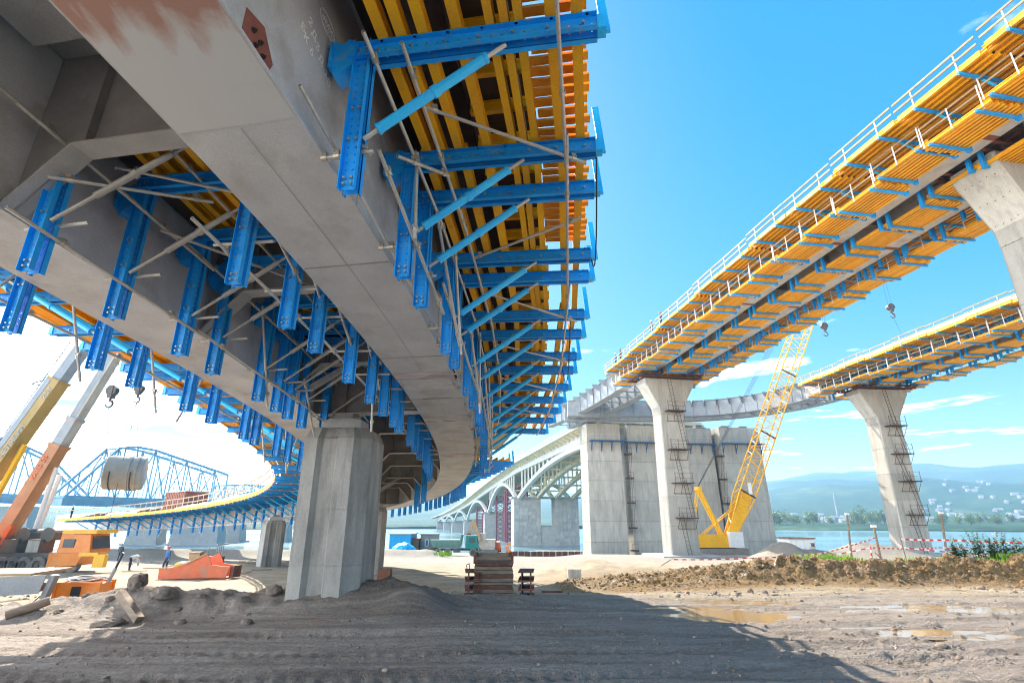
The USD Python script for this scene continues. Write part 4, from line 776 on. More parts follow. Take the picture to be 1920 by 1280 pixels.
def viaduct(route, label, s0, s1, f0, f1, which, where):
    t = thing('viaduct', label, 'bridge')
    girder(route, t, SEC['A'], SEC['B'], s0, s1, 'grey_steel' , WEB, step=2.0); girder(route, t, SEC['C'], SEC['D'], s0, s1, 'grey_steel', WEB, step=2.0)
    b = MB(); route.sweep(b, [(3.2, 1.12), (3.2, 1.55), (0, WEB + .3), (-6.1, WEB + .3), (-9.3, 1.55), (-9.3, 1.12), (-6.15, WEB + .02), (.05, WEB + .02)], f0, f1, 2.0); obj('deck_slab', b, 'slab_concrete', t)
    for s_ in np.arange(s0 + 2, s1, 5.5):
        o1, o2 = SEC['B'] + .05, SEC['C'] - .05; b = MB(); f = route.fwd(s_)
        V = [route.pt(s_, o, z) + f * e for e in (-.02, .02) for o, z in ((o1, 1.3), (o2, 1.3), (o2, WEB), (o1, WEB))]; b.hexa(V); b.bar(route.pt(s_, o1, 1.3), route.pt(s_, o2, 1.3), .3, .03); obj('cross_frame', b, 'dark_steel', t)
        w_ = MB(); 
    for s_ in np.arange(s0 + 8, s1, 11.0):
        for o1, o2 in ((SEC['A'], SEC['B']), (SEC['C'], SEC['D'])):
            b = MB(); route.sweep(b, [(o1, -.01), (o1, .0), (o2, .0), (o2, -.01)], s_, s_ + .35, .35); obj('splice_strip', b, 'primer_red', t)
    k = 0
    for s_ in np.arange(f0 + 2.2, f1 - 1.0, 4.42):
        copy(pCant, 'cantilever_form', f'yellow railed form table on the near edge of the {where}, {nth(k + 1)} from the camera', 'formwork', route.pt(s_, SEC['D'], (k % 2) * .10), route.th(s_) + math.pi, f'form tables on the left edge of the {where}')
        copy(pCant, 'cantilever_form', f'yellow form table on the far edge of the {where}, {nth(k + 1)} from the camera', 'formwork', route.pt(s_, 0, 0), route.th(s_), f'form tables on the far edge of the {where}'); k += 1
    k = 0
    for s_ in np.arange(f0 + 1.8, f1 - 1.0, 3.05):
        z = -.02 - (k % 2) * .24
        copy(pPlat, 'hanging_platform', f'yellow railed work platform on the near side of the {where}, {nth(k + 1)} from the camera', 'work platform', route.pt(s_, SEC['D'], z), route.th(s_) + math.pi, f'work platforms on the near side of the {where}')
        copy(pPlatM, 'middle_platform', f'yellow work platform between the girders of the {where}, {nth(k + 1)} from the camera', 'work platform', route.pt(s_ + .9, SEC['C'], z), route.th(s_ + .9), f'work platforms between the girders of the {where}')
        copy(pPlatR, 'far_side_platform', f'yellow work platform beyond the far girder of the {where}, {nth(k + 1)} from the camera', 'work platform', route.pt(s_ + 1.5, 0, z), route.th(s_ + 1.5), f'work platforms on the far side of the {where}'); k += 1
    return t
v2 = viaduct(V2, 'high viaduct climbing to the upper right corner, hung with yellow platforms', -14, 70.5, -14, 67.0, 'high viaduct that runs to the upper right corner', 'nearer viaduct')
v3 = viaduct(V3, 'more distant high viaduct that leaves the picture at the right edge below the nearer one', -34, 50, -34, 46.5, 'lower, more distant viaduct', 'distant viaduct')
def bare_girders(route, parent, s0, s1, step=1.5):
    for oR, oL in ((SEC['A'], SEC['B']), (SEC['C'], SEC['D'])):
        g_ = girder(route, parent, oR, oL, s0, s1, 'blue_grey_steel', WEB, 'open_girder', step)
        for s_ in np.arange(s0 + 1, s1, 3.0):
            for o in (oR - .05, oL + .05):
                sg = 1 if o == oR - .05 else -1
                b = MB(); a = route.pt(s_, o + sg * .01, .1); b.bar(a, a + np.array([0, 0, WEB - .15]), .03, .18, up=route.right(s_)); obj('stiffener', b, 'primer_red' if int(s_) % 4 == 0 else 'blue_grey_steel', g_)
        b = MB(); route.sweep(b, [(oR + .12, WEB), (oR + .12, WEB + .04), (oR - .45, WEB + .04), (oR - .45, WEB)], s0, s1, step); obj('top_flange', b, 'blue_grey_steel', g_)
        b = MB(); route.sweep(b, [(oL + .45, WEB), (oL + .45, WEB + .04), (oL - .12, WEB + .04), (oL - .12, WEB)], s0, s1, step); obj('top_flange', b, 'blue_grey_steel', g_)
    for s_ in np.arange(s0 + 2, s1, 3.6):
        b = MB(); f = route.fwd(s_); o1, o2 = SEC['B'] + .05, SEC['C'] - .05
        for z in (.35, 2.3): b.bar(route.pt(s_, o1, z), route.pt(s_, o2, z), .14, .14)
        b.bar(route.pt(s_, o1, .4), route.pt(s_, (o1 + o2) / 2, 2.25), .10, .10); b.bar(route.pt(s_, o2, .4), route.pt(s_, (o1 + o2) / 2, 2.25), .10, .10); obj('cross_brace', b, 'blue_grey_steel', parent)
    for s_ in np.arange(s0 + 1.4, s1, 3.0):
        for o, sg in ((SEC['A'], 1), (SEC['D'], -1)):
            b = MB(); f = route.fwd(s_); V = [route.pt(s_, o + sg * x, z) + f * e for e in (-.012, .012) for x, z in ((-.05, WEB), (-.05, 1.6), (1.2, 2.35), (1.2, WEB))]; b.hexa(V); obj('outrigger', b, 'blue_grey_steel', parent)
bare_girders(V2, v2, 70.6, 103); bare_girders(V3, v3, 50.1, 102)
# ---------------------------------------------------------------- their flared concrete piers
def flared_pier(label, base, ztop, rz, up=(1, 1)):
    t = thing('flared_pier', label, 'pier', base, rz); H_ = ztop - base[2]
    wb, wn, wt, dp = 1.85, 1.62, 3.45, 1.15
    hn, h2 = H_ - 4.6, H_ - 3.6
    def ring(w_, d_, z): c = .12; return np.array([(-w_, -d_ + c, z), (-w_ + c, -d_, z), (w_ - c, -d_, z), (w_, -d_ + c, z), (w_, d_ - c, z), (w_ - c, d_, z), (-w_ + c, d_, z), (-w_, d_ - c, z)])
    n = 5
    for i in range(n):
        a, c = i / n, (i + 1) / n; e = .02
        b = MB(); b.sweep([ring(wb + (wn - wb) * a, dp, hn * a + (e if i else 0)), ring(wb + (wn - wb) * c, dp, hn * c - e)]); obj('shaft_lift', b, 'concrete_warm', t)
        if i: b = MB(); w_ = wb + (wn - wb) * a - .03; b.sweep([ring(w_, dp - .03, hn * a - .025), ring(w_, dp - .03, hn * a + .025)]); obj('joint', b, 'concrete', t)
    b = MB(); b.sweep([ring(wn, dp, hn + .004), ring(wn + .12, dp, h2), ring(wt, dp + .12, H_ - .55), ring(wt, dp + .12, H_)]); obj('flared_head', b, 'concrete_warm', t)
    # form-tie holes as small plugs
    for z in np.arange(1.2, H_ - .6, 1.35):
        pass
    ft = MB(); ft.box((0, .3, -.25), (7.2, 6.0, .75)); obj('footing', ft, 'slab_concrete', t)
    for x in (-2.2, 2.2):
        b = MB(); b.box((x, 0, H_ + .36), (1.1, 1.3, .72)); obj('bearing_block', b, 'dark_steel', t)
    return t, H_, dp
def cap_frame(label, base, z, rz):
    t = thing('steel_cap_frame', label, 'steel frame', (base[0], base[1], z), rz)
    for y in (-1.75, -1.1, 1.1, 1.75):
        b = MB(); b.box((.1, y, .13), (8.6, .22, .03)); b.box((.1, y, .26), (8.6, .22, .03)); b.box((.1, y, .195), (8.6, .03, .10)); obj('long_beam', b, 'rust', t)
    for x in np.arange(-4.1, 4.3, 1.02):
        b = MB(); b.box((x, 0, .33), (.18, 5.0, .10)); obj('cross_piece', b, 'rust', t)
    for x, y in ((-2.9, -2.2), (2.6, -2.1)):
        b = MB(); b.box((x, y, .41), (3.0, .9, .05)); obj('plank', b, 'rust_dark', t)
    return t
pAcc = proto('access_platform')
b = MB(); b.box((0, -.5, 0), (2.5, 1.0, .10)); obj('deck', b, 'rust_dark', pAcc)
for x in (-1.15, -.2, 1.15):
    b = MB(); b.tube((x, -.92, -.05), (x, -.92, 1.25), .03, 5); obj('post', b, 'rust', pAcc)
    b = MB(); b.tube((x, -.9, 0), (x + .1, -.06, -1.2), .03, 5); obj('brace', b, 'rust', pAcc)
for z in (.6, 1.15):
    b = MB(); b.tube((-1.15, -.92, z), (1.15, -.92, z), .018, 5); obj('rail', b, 'rust', pAcc)
b = MB(); b.tube((-1.1, -.06, -1.2), (1.25, -.06, -1.2), .035, 5); obj('wall_bar', b, 'rust', pAcc)
def ladder(label, a, c, w_=.42, group=None, mt='rust_dark'):
    t = thing('ladder', label, 'ladder', a, 0, group); a0 = np.asarray(a, float); a, c = np.zeros(3), np.asarray(c, float) - a0; d = c - a; x = np.cross(d, (0, -1, 0)); x = x / np.linalg.norm(x) * w_ / 2
    for s_ in (-1, 1): b = MB(); b.tube(a + x * s_, c + x * s_, .028, 5); obj('stringer', b, mt, t)
    b = MB()
    for q in np.arange(.03, 1, .45 / np.linalg.norm(d)): b.tube(a + d * q - x, a + d * q + x, .015, 4)
    tag(obj('rungs', b, mt, t), None, None, None, 'stuff')
def dress(base, rz, dp, levels, lab, H_):
    c, s_ = math.cos(rz), math.sin(rz)
    L2W = lambda x, y, z: (base[0] + x * c - y * s_, base[1] + x * s_ + y * c, base[2] + z)
    for i, (z, x) in enumerate(levels):
        copy(pAcc, 'access_platform', f'rusty access platform on the {lab}, ' + ['lowest', 'second from the ground', 'third from the ground', 'just below the flared head'][i], 'access platform', L2W(x, -dp - .01, z), rz)
    zs = [0.1] + [q[0] for q in levels] + [H_ - .2]
    for i, (a, e) in enumerate(zip(zs[:-1], zs[1:])):
        x = .55 if i % 2 else -.35
        ladder(f'dark ladder on the {lab}, ' + ['below its lowest platform', 'above its lowest platform', 'above its second platform', 'below its top platform', 'up its flared head'][i], L2W(x + .5, -dp - .65, a + .05), L2W(x, -dp - .30 - (.25 if i == 4 else 0), e + .5))
P2 = (20.15, 66.6, -1.75); r2 = V2.th(60) + .02
t_, H_, dp_ = flared_pier('flared concrete pier with a sunlit left face, standing left of the yellow lattice crane', P2, 17.3 + EYE, r2)
cap_frame('rusty steel frame lying on the flared pier left of the yellow lattice crane', P2, P2[2] + H_, r2)
dress(P2, r2, dp_, [(4.2, .3), (8.2, .2), (12.2, .1), (17.0, .2)], 'flared pier by the lattice crane', H_)
P3 = (49.7, 69.4, -1.75); r3 = V3.th(39.5)
t_, H_, dp_ = flared_pier('flared concrete pier standing at the river bank under the distant viaduct', P3, 16.6 + EYE, r3)
cap_frame('rusty steel frame lying on the pier at the river bank', P3, P3[2] + H_, r3)
dress(P3, r3, dp_, [(4.6, .4), (8.6, .4), (12.0, .3), (15.6, .3)], 'river-bank pier', H_)
P4 = (29.7, 25.6, -1.0); r4 = V2.th(17.5)
t_, H_, dp_ = flared_pier('large flared pier head cut off by the right edge of the picture', P4, 19.3 + EYE, r4)
cap_frame('rusty steel frame under the higher viaduct at the right edge', P4, P4[2] + H_, r4)
b_ = np.array(P4)
c_, s2_ = math.cos(r4), math.sin(r4)
for i in range(6):
    for j in range(5):
        z = H_ - 1.1 - i * 1.15 + rng.uniform(-.05, .05); y = -.8 + j * .4
        for face in (0, 1):
            if face: xw = (1.62 + (3.45 - 1.74) * max(0, min(1, (z - (H_ - 3.6)) / 3.05)) + (.12 if z > H_ - 3.6 else 0)) ; p = (-xw - .004, y, z); q = (-xw + .05, y, z)
            else: p = (-1.2 + j * .6, -dp_ - .12 * max(0, min(1, (z - (H_ - 3.6)) / 3.05)) - .006, z); q = (p[0], p[1] + .05, z)
            b = MB(); b.tube(p, q, .035, 8); obj('tie_hole', b, 'rust_dark', t_)
# ---------------------------------------------------------------- abutment: four tall concrete blocks
AB_RZ = math.radians(9)
def ab_xyz(u, d=0.0): return np.array([14.2 + u * math.cos(AB_RZ) - d * math.sin(AB_RZ), 99.0 + u * math.sin(AB_RZ) + d * math.cos(AB_RZ), 0])
labs = ['leftmost of the four tall abutment blocks, its narrow left side in full sun', 'second tall abutment block, left of the flared pier', 'third tall abutment block, right of the flared pier', 'rightmost of the four tall abutment blocks, behind the yellow lattice crane']
for i, (u0, u1, d0, d1) in enumerate(((0, 6.5, 0, 4.6), (8.4, 15.0, 1.0, 5.4), (18.0, 26.3, 1.6, 6), (27.2, 35.6, 0, 5.6))):
    c = ab_xyz((u0 + u1) / 2, 0); t = thing('abutment_block', labs[i], 'abutment', (c[0], c[1], -5.0), AB_RZ)
    hw = (u1 - u0) / 2; zt = 19.75 + 5.0; n = 7
    for k in range(n):
        a, e = k / n * zt, (k + 1) / n * zt; tp = lambda z: .30 * (1 - z / zt)
        q = lambda z, g: np.array([(-hw - tp(z) + g, d0 - tp(z) + g, z), (hw + tp(z) - g, d0 - tp(z) + g, z), (hw + tp(z) - g, d1 - g, z), (-hw - tp(z) + g, d1 - g, z)])
        b = MB(); b.sweep([q(a + .04, 0), q(e - .04, 0)]); obj('lift', b, 'concrete_warm', t)
        if k: b = MB(); b.sweep([q(a - .045, .05), q(a + .045, .05)]); obj('joint', b, 'concrete', t)
for i, (u0, u1, nm) in enumerate(((.3, 7.0, 'first'), (7.6, 14.5, 'second'), (18.6, 26.5, 'third'), (27.0, 35.9, 'fourth'))):
    c = ab_xyz((u0 + u1) / 2, -.1 + (1.2 if i == 1 else 1.6 if i == 2 else 0)); L = u1 - u0
    t = thing('ledge_walkway', f'blue bracketed walkway across the upper front of the {nm} abutment block from the left', 'walkway', (c[0], c[1], 16.4), AB_RZ)
    b = MB(); b.box((0, -.65, 0), (L, 1.1, .14)); obj('deck', b, 'navy_steel', t)
    for x in np.linspace(-L / 2 + .4, L / 2 - .4, 4):
        b = MB(); b.bar((x, -.15, -.07), (x, -.15, -1.9), .12, .12); b.bar((x, -1.1, -.1), (x, -.18, -1.5), .09, .09); obj('bracket', b, 'navy_steel', t)
        b = MB(); b.tube((x + .2, -1.15, 0), (x + .25, -1.18, 1.3), .035, 5); obj('post', b, 'truss_blue', t)
    for z in (.6, 1.1): b = MB(); b.tube((-L / 2, -1.16, z), (L / 2, -1.16, z), .02, 5); obj('rail', b, 'galvanised', t)
for i, (u, d) in enumerate(((7.9, .6), (26.75, .8))):
    for k, z in enumerate((14.0, 9.6, 5.2, .9, -2.9)):
        c = ab_xyz(u, d); t = thing('gap_platform', 'rusty landing in the gap between ' + ('the first and second' if i == 0 else 'the third and fourth') + ' abutment block, ' + ['topmost', 'second from the top', 'middle one', 'second from the ground', 'lowest'][k], 'landing', (c[0], c[1] - 1.0, z), AB_RZ)
        b = MB(); b.box((0, 0, 0), (1.2, 1.2, .24)); obj('deck', b, 'rust_dark', t)
        for x in (-.55, .55): b = MB(); b.tube((x, -.55, 0), (x, -.55, 1.2), .03, 5); obj('post', b, 'rust', t)
        b = MB(); b.tube((-.55, -.55, 1.1), (.55, -.55, 1.1), .02, 5); obj('rail', b, 'rust', t)
    for k, (a, e) in enumerate(((.9, 5.2), (5.2, 9.6), (9.6, 14.0))):
        c = ab_xyz(u, d - 1.0); ladder('thin ladder in the gap ' + ('left' if i == 0 else 'right') + ' of the flared pier, between landings, ' + ['lower', 'middle', 'upper'][k] + ' one', (c[0] - .3, c[1] - .4, a), (c[0] + .3, c[1] - .4, e + .4))
# bearing frames on top of the blocks
for i, u in enumerate((1.6, 4.6, 9.6, 13.0, 20, 24.2, 29.6, 33.6)):
    c = ab_xyz(u, 2.2); t = thing('bearing_frame', 'small braced steel frame on top of an abutment block under the bare girders', 'steel frame', (c[0], c[1], 19.76), AB_RZ, 'steel frames on the abutment blocks')
    b = MB(); b.box((0, 0, .06), (2.2, 1.4, .12)); b.box((0, 0, .48), (1.8, 1.2, .14)); b.tube((-.8, -.5, .1), (-.2, -.5, .45), .05, 5); b.tube((.8, -.5, .1), (.2, -.5, .45), .05, 5); b.box((.0, 0, .28), (.6, .8, .35)); obj('frame', b, 'dark_steel', t)
# ---------------------------------------------------------------- old arch bridge running away over the river
def ab_line(y): return 15.5 - .2 * (y - 105)
def ab_z(y): return EYE + float(np.interp(y, [95, 105, 187, 253, 335, 420, 500, 640, 800], [18.9, 18.8, 18.0, 14.7, 10.2, 7.2, 5.2, 2.8, 1.5]))
dirv = np.array([-.2, 1, 0]) / math.hypot(.2, 1); rgt_ = np.array([dirv[1], -dirv[0], 0])
arch = thing('arch_bridge', 'old cream arch bridge running away over the river to the left of the abutment blocks', 'bridge')
ys = np.concatenate([np.arange(103, 200, 6), np.arange(200, 700, 14)])
def ab_pt(y, o, dz): return np.array([ab_line(y), y, ab_z(y) + dz]) + rgt_ * o
b = MB(); b.sweep([[ab_pt(y, o, z) for o, z in ((-.2, 0), (-.2, .45), (24, .45), (24, 0), (22, -.35), (2.6, -.35))] for y in ys]); obj('deck', b, 'cream_concrete', arch)
b = MB(); b.sweep([[ab_pt(y, o, z) for o, z in ((2.4, -.4), (2.4, -2.3), (3.3, -2.3), (3.3, -.4))] for y in ys]); obj('fascia_beam', b, 'white_concrete', arch)
for y in np.arange(106, 420, 3.2):
    b = MB(); b.hexa([ab_pt(y + e, o, z) for e in (-.35, .35) for o, z in ((.3, -.02), (2.5, -.30), (2.5, -.95), (1.9, -.8))]); obj('corbel', b, 'cream_concrete', arch)
pr_ = MB()
for y in np.arange(103, 500, 3): pr_.tube(ab_pt(y, -.05, .45), ab_pt(y, -.05, 1.5), .05, 4)
for z in (.95, 1.5): pr_.sweep([[ab_pt(y, o, z + q) for o, q in ((-.08, -.04), (.0, -.04), (.0, .04), (-.08, .04))] for y in ys])
obj('railing', pr_, 'white_concrete', arch)
pier_y = [187, 253, 335, 415, 500, 590]; spr = [7.3, 3.4, .2, -.8, -1.3, -1.6]
ends = [(60, 8.5)] + list(zip(pier_y, spr))
for (ya, za), (yb, zb_) in zip(ends[:-1], ends[1:]):
    n = 17 if ya > 90 else 27; tq = np.linspace(0, 1, n); Y = ya + 2.5 + (yb - ya - 5) * tq; ym = (ya + yb) / 2; crown = ab_z(ym) - EYE - 2.9
    zs = EYE + za + (zb_ - za) * tq; Zr = zs + (EYE + crown - (EYE + (za + zb_) / 2)) * (1 - (2 * tq - 1) ** 2)
    if ya < 90: kk_ = Y > 101; Y, Zr = Y[kk_], Zr[kk_]
    for o in (2.3, 9.0, 15.5, 21.5):
        if ya > 250 and o > 3: continue
        th_ = .55
        b = MB(); b.sweep([[np.array([ab_line(y), y, z + q]) + rgt_ * (o + p) for p, q in ((0, -th_), (1.3, -th_), (1.3, th_), (0, th_))] for y, z in zip(Y, Zr)]); rib = obj('arch_rib', b, 'white_concrete' if o < 3 else 'cream_concrete', arch)
        for y, z in list(zip(Y, Zr))[1:-1]:
            top = ab_z(y) - 2.2
            if top - z > 1.0 and (ya < 250): b = MB(); p = np.array([ab_line(y), y, 0]) + rgt_ * (o + .55); b.bar(p + [0, 0, z], p + [0, 0, top], .45, .45); obj('spandrel_post', b, 'white_concrete' if o < 3 else 'cream_concrete', rib)
    if ya < 250:
        for y, z in list(zip(Y, Zr))[2:-2:2]:
            b = MB(); p = np.array([ab_line(y), y, z]); b.bar(p + rgt_ * 2.5, p + rgt_ * 22, .5, .5); obj('cross_strut', b, 'cream_concrete', arch)
for i, (y, z) in enumerate(zip(pier_y, spr)):
    nm = ['nearest', 'second', 'third', 'fourth', 'fifth', 'farthest'][i]
    t = thing('masonry_pier', f'{nm} ashlar pier of the old arch bridge', 'pier', (ab_line(y), y, WATER - 1), math.atan2(.2, 1))
    hp = EYE + z - WATER + 1; b = MB(); b.box((0, 0, hp / 2), (.1, .1, hp))
    rows = 14 if i == 0 else 1
    spans = [(1.2, 10.5), (15.5, 24)] if i == 0 else [(1.2, 24)]
    body = MB()
    for a, c in spans: body.box(((a + c) / 2, 0, hp / 2), (c - a - .1, 4.5, hp))
    if i == 0: body.box((13, 0, hp * .22), (5.2, 4.4, hp * .44)); 
    body.box((12.6, 0, hp + .15), (24.6, 5.4, .5)); obj('core', body, 'stone', t)
    if i == 0:
        kz = np.linspace(1.2, hp - .2, 15)
        for a, c in zip(kz[:-1], kz[1:]):
            for x0, x1 in spans:
                xs = np.linspace(x0, x1, 7); xs[1:-1] += rng.uniform(-.3, .3, 5)
                for p, q in zip(xs[:-1], xs[1:]): bb = MB(); bb.box(((p + q) / 2, -2.27 - rng.uniform(0, .03), (a + c) / 2), (q - p - .07, .12, c - a - .07)); obj('ashlar', bb, 'stone' if rng.random() < .6 else 'stone_dark', t)
            bb = MB(); bb.box((1.2 - .03, 0, (a + c) / 2), (.12, 4.4, c - a - .07)); obj('ashlar', bb, 'white_concrete', t)
# red temporary towers under the second arch and farther on
def lattice(mb, p0, p1, w_, n, rt, rl, up=(0, 1, 0), taper=None):
    """square lattice column from p0 to p1"""
    p0, p1 = np.asarray(p0, float), np.asarray(p1, float); d = (p1 - p0) / np.linalg.norm(p1 - p0); x = np.cross(d, up); x /= np.linalg.norm(x); y = np.cross(d, x)
    def cor(q, k):
        f = 1.0 if taper is None else taper(q); sx, sy = ((-1, -1), (1, -1), (1, 1), (-1, 1))[k]; return p0 + (p1 - p0) * q + (x * sx + y * sy) * w_ / 2 * f
    Q = np.linspace(0, 1, n + 1)
    for k in range(4):
        for a, c in zip(Q[:-1], Q[1:]): mb[0].tube(cor(a, k), cor(c, k), rt, 5)
    for i, (a, c) in enumerate(zip(Q[:-1], Q[1:])):
        for k in range(4):
            k2 = (k + 1) % 4; m_ = (a + c) / 2
            mb[1].tube(cor(a, k), cor(m_, k2), rl, 4); mb[1].tube(cor(m_, k2), cor(c, k), rl, 4)
for i, (y, o, w_) in enumerate(((200, 3.5, 3.2), (208, 6.5, 3.2), (217, 3.5, 3.2), (228, 5.0, 3.4), (240, 3.5, 3.4), (266, 4, 4), (282, 4, 4), (305, 4, 4))):
    p = np.array([ab_line(y), y, WATER]) + rgt_ * (o + 3); top = ab_z(y) - 4.5
    t = thing('support_tower', 'dark red lattice tower propping the ' + ('second arch of the old bridge' if y < 250 else 'third arch of the old bridge'), 'tower', p, 0, 'red towers under the ' + ('second' if y < 250 else 'third') + ' arch')
    l_ = MB(); lattice((MB(), l_), (0, 0, 0), (0, 0, top - WATER), w_, 5, .42, .13)
    for sx, sy in ((-1, -1), (1, -1), (1, 1), (-1, 1)): c_ = MB(); c_.tube((sx * w_ / 2, sy * w_ / 2, 0), (sx * w_ / 2, sy * w_ / 2, top - WATER), .42, 6); obj('column', c_, 'tower_red', t)
    tag(obj('bracing', l_, 'tower_red', t), None, None, None, 'stuff')
# steel truss bridges on the left
def truss(label, a, c, z, tops, width, mt='truss_blue', n=8, rc=.55, dp=2.6, decktruss=False):
    a, c = np.array([*a, z]), np.array([*c, z]); d = c - a; L = np.linalg.norm(d); u = d / L; s_ = np.array([u[1], -u[0], 0]) * width
    t = thing('truss_bridge', label, 'bridge', a); q = np.linspace(0, 1, n + 1); h = np.interp(q, *tops)
    for k, off in enumerate((0 * s_, s_)):
        bo = [off + d * x for x in q]; to = [off + d * x + np.array([0, 0, y]) for x, y in zip(q, h)]
        b = MB(); b.bar(bo[0], bo[-1], rc, rc * 1.3); obj('bottom_chord', b, mt, t)
        for i in range(n):
            if h[i] > .1 or h[i + 1] > .1: b = MB(); b.bar(to[i], to[i + 1], rc, rc * 1.2); obj('top_chord', b, mt, t)
            if i and h[i] > .1: b = MB(); b.bar(bo[i], to[i], rc * .6, rc * .6); obj('post', b, mt, t)
            m_ = (bo[i] + bo[i + 1]) / 2; tm_ = (to[i] + to[i + 1]) / 2
            if h[i] > .1 and h[i + 1] > .1:
                b = MB(); (b.bar(bo[i], to[i + 1], rc * .6, rc * .55) if i % 2 else b.bar(to[i], bo[i + 1], rc * .6, rc * .55)); obj('diagonal', b, mt, t)
                b = MB(); b.bar(m_, (bo[i] + to[i + 1]) / 2 if i % 2 else (to[i] + bo[i + 1]) / 2, rc * .3, rc * .3); obj('hanger', b, mt, t)
        if h[-1] > .1: b = MB(); b.bar(bo[-1], to[-1], rc * .8, rc * .8); obj('post', b, mt, t)
    for i in range(n + 1):
        if h[i] > 1: b = MB(); b.bar(d * q[i] + [0, 0, h[i]], d * q[i] + s_ + [0, 0, h[i]], rc * .5, rc * .5); obj('portal', b, mt, t)
        b = MB(); b.bar(d * q[i], d * q[i] + s_, rc * .6, rc); obj('cross_beam', b, mt, t)
        if i < n and h[i] > 1 and h[i + 1] > 1: b = MB(); b.bar(d * q[i] + [0, 0, h[i]], d * q[i + 1] + s_ + [0, 0, h[i + 1]], rc * .35, rc * .35); obj('wind_brace', b, mt, t)
    b = MB(); b.hexa([d * x + s_ * o + np.array([0, 0, zz]) for x in (0, 1) for o, zz in ((.1, -dp), (.9, -dp), (.9, -.4), (.1, -.4))]); obj('deck', b, mt, t)
truss('hazy blue steel truss span behind the hanging drum, its top sloping down to the right', (-141, 166), (-119, 215), 9.0, ([0, .24, .42, 1], [0, 17.0, 16.6, 10.2]), 7.0, n=9)
truss('hazy blue truss span with an arched top at the left edge, behind the booms', (-205, 140), (-161, 203), 10.2, ([0, .2, .45, .6, .8, 1], [0, 13, 19, 18.5, 14, 0]), 7.5, n=11)
truss('smaller pale truss span farther off, seen over the guard rail of the far bend', (-196, 345), (-178, 405), 12.5, ([0, .12, .5, .9, 1], [0, 11, 13, 12, 0]), 8, n=8, rc=.7)
truss('pale truss span in the distance behind the nearer truss bridge', (-172, 330), (-160, 398), 11, ([0, .15, .5, .85, 1], [0, 8, 10, 8, 0]), 8, n=8, rc=.6)
for i, (u, y, w_, h_) in enumerate(((273, 197, 9.5, 13.5), (370, 197, 15.5, 14.5), (434, 222, 7.5, 13), (18, 180, 12, 13), (528, 228, 5, 11))):
    x = (u - 960) / 975. * (y * math.cos(PITCH) - 4 * math.sin(PITCH))
    t = thing('river_pier', ['bluish stone pier in the river, left of the broad one', 'broad bluish stone pier in the river below the far bend', 'narrow bluish pier in the river right of the broad one', 'stone pier in the river at the left edge', 'small stone pier in the river just left of the front pier'][i], 'pier', (x, y, WATER - .5))
    b = MB(); b.sweep([[(-w_ / 2 - .9, -2, 0), (w_ / 2 + .9, -2, 0), (w_ / 2 + .9, 4, 0), (-w_ / 2 - .9, 4, 0)], [(-w_ / 2 + .5, -1.4, h_), (w_ / 2 - .5, -1.4, h_), (w_ / 2 - .5, 3.4, h_), (-w_ / 2 + .5, 3.4, h_)]]); obj('shaft', b, 'stone', t)
    b = MB(); b.box((0, 1, .5), (w_ + 3.6, 8, 1.0)); obj('footing', b, 'stone', t)
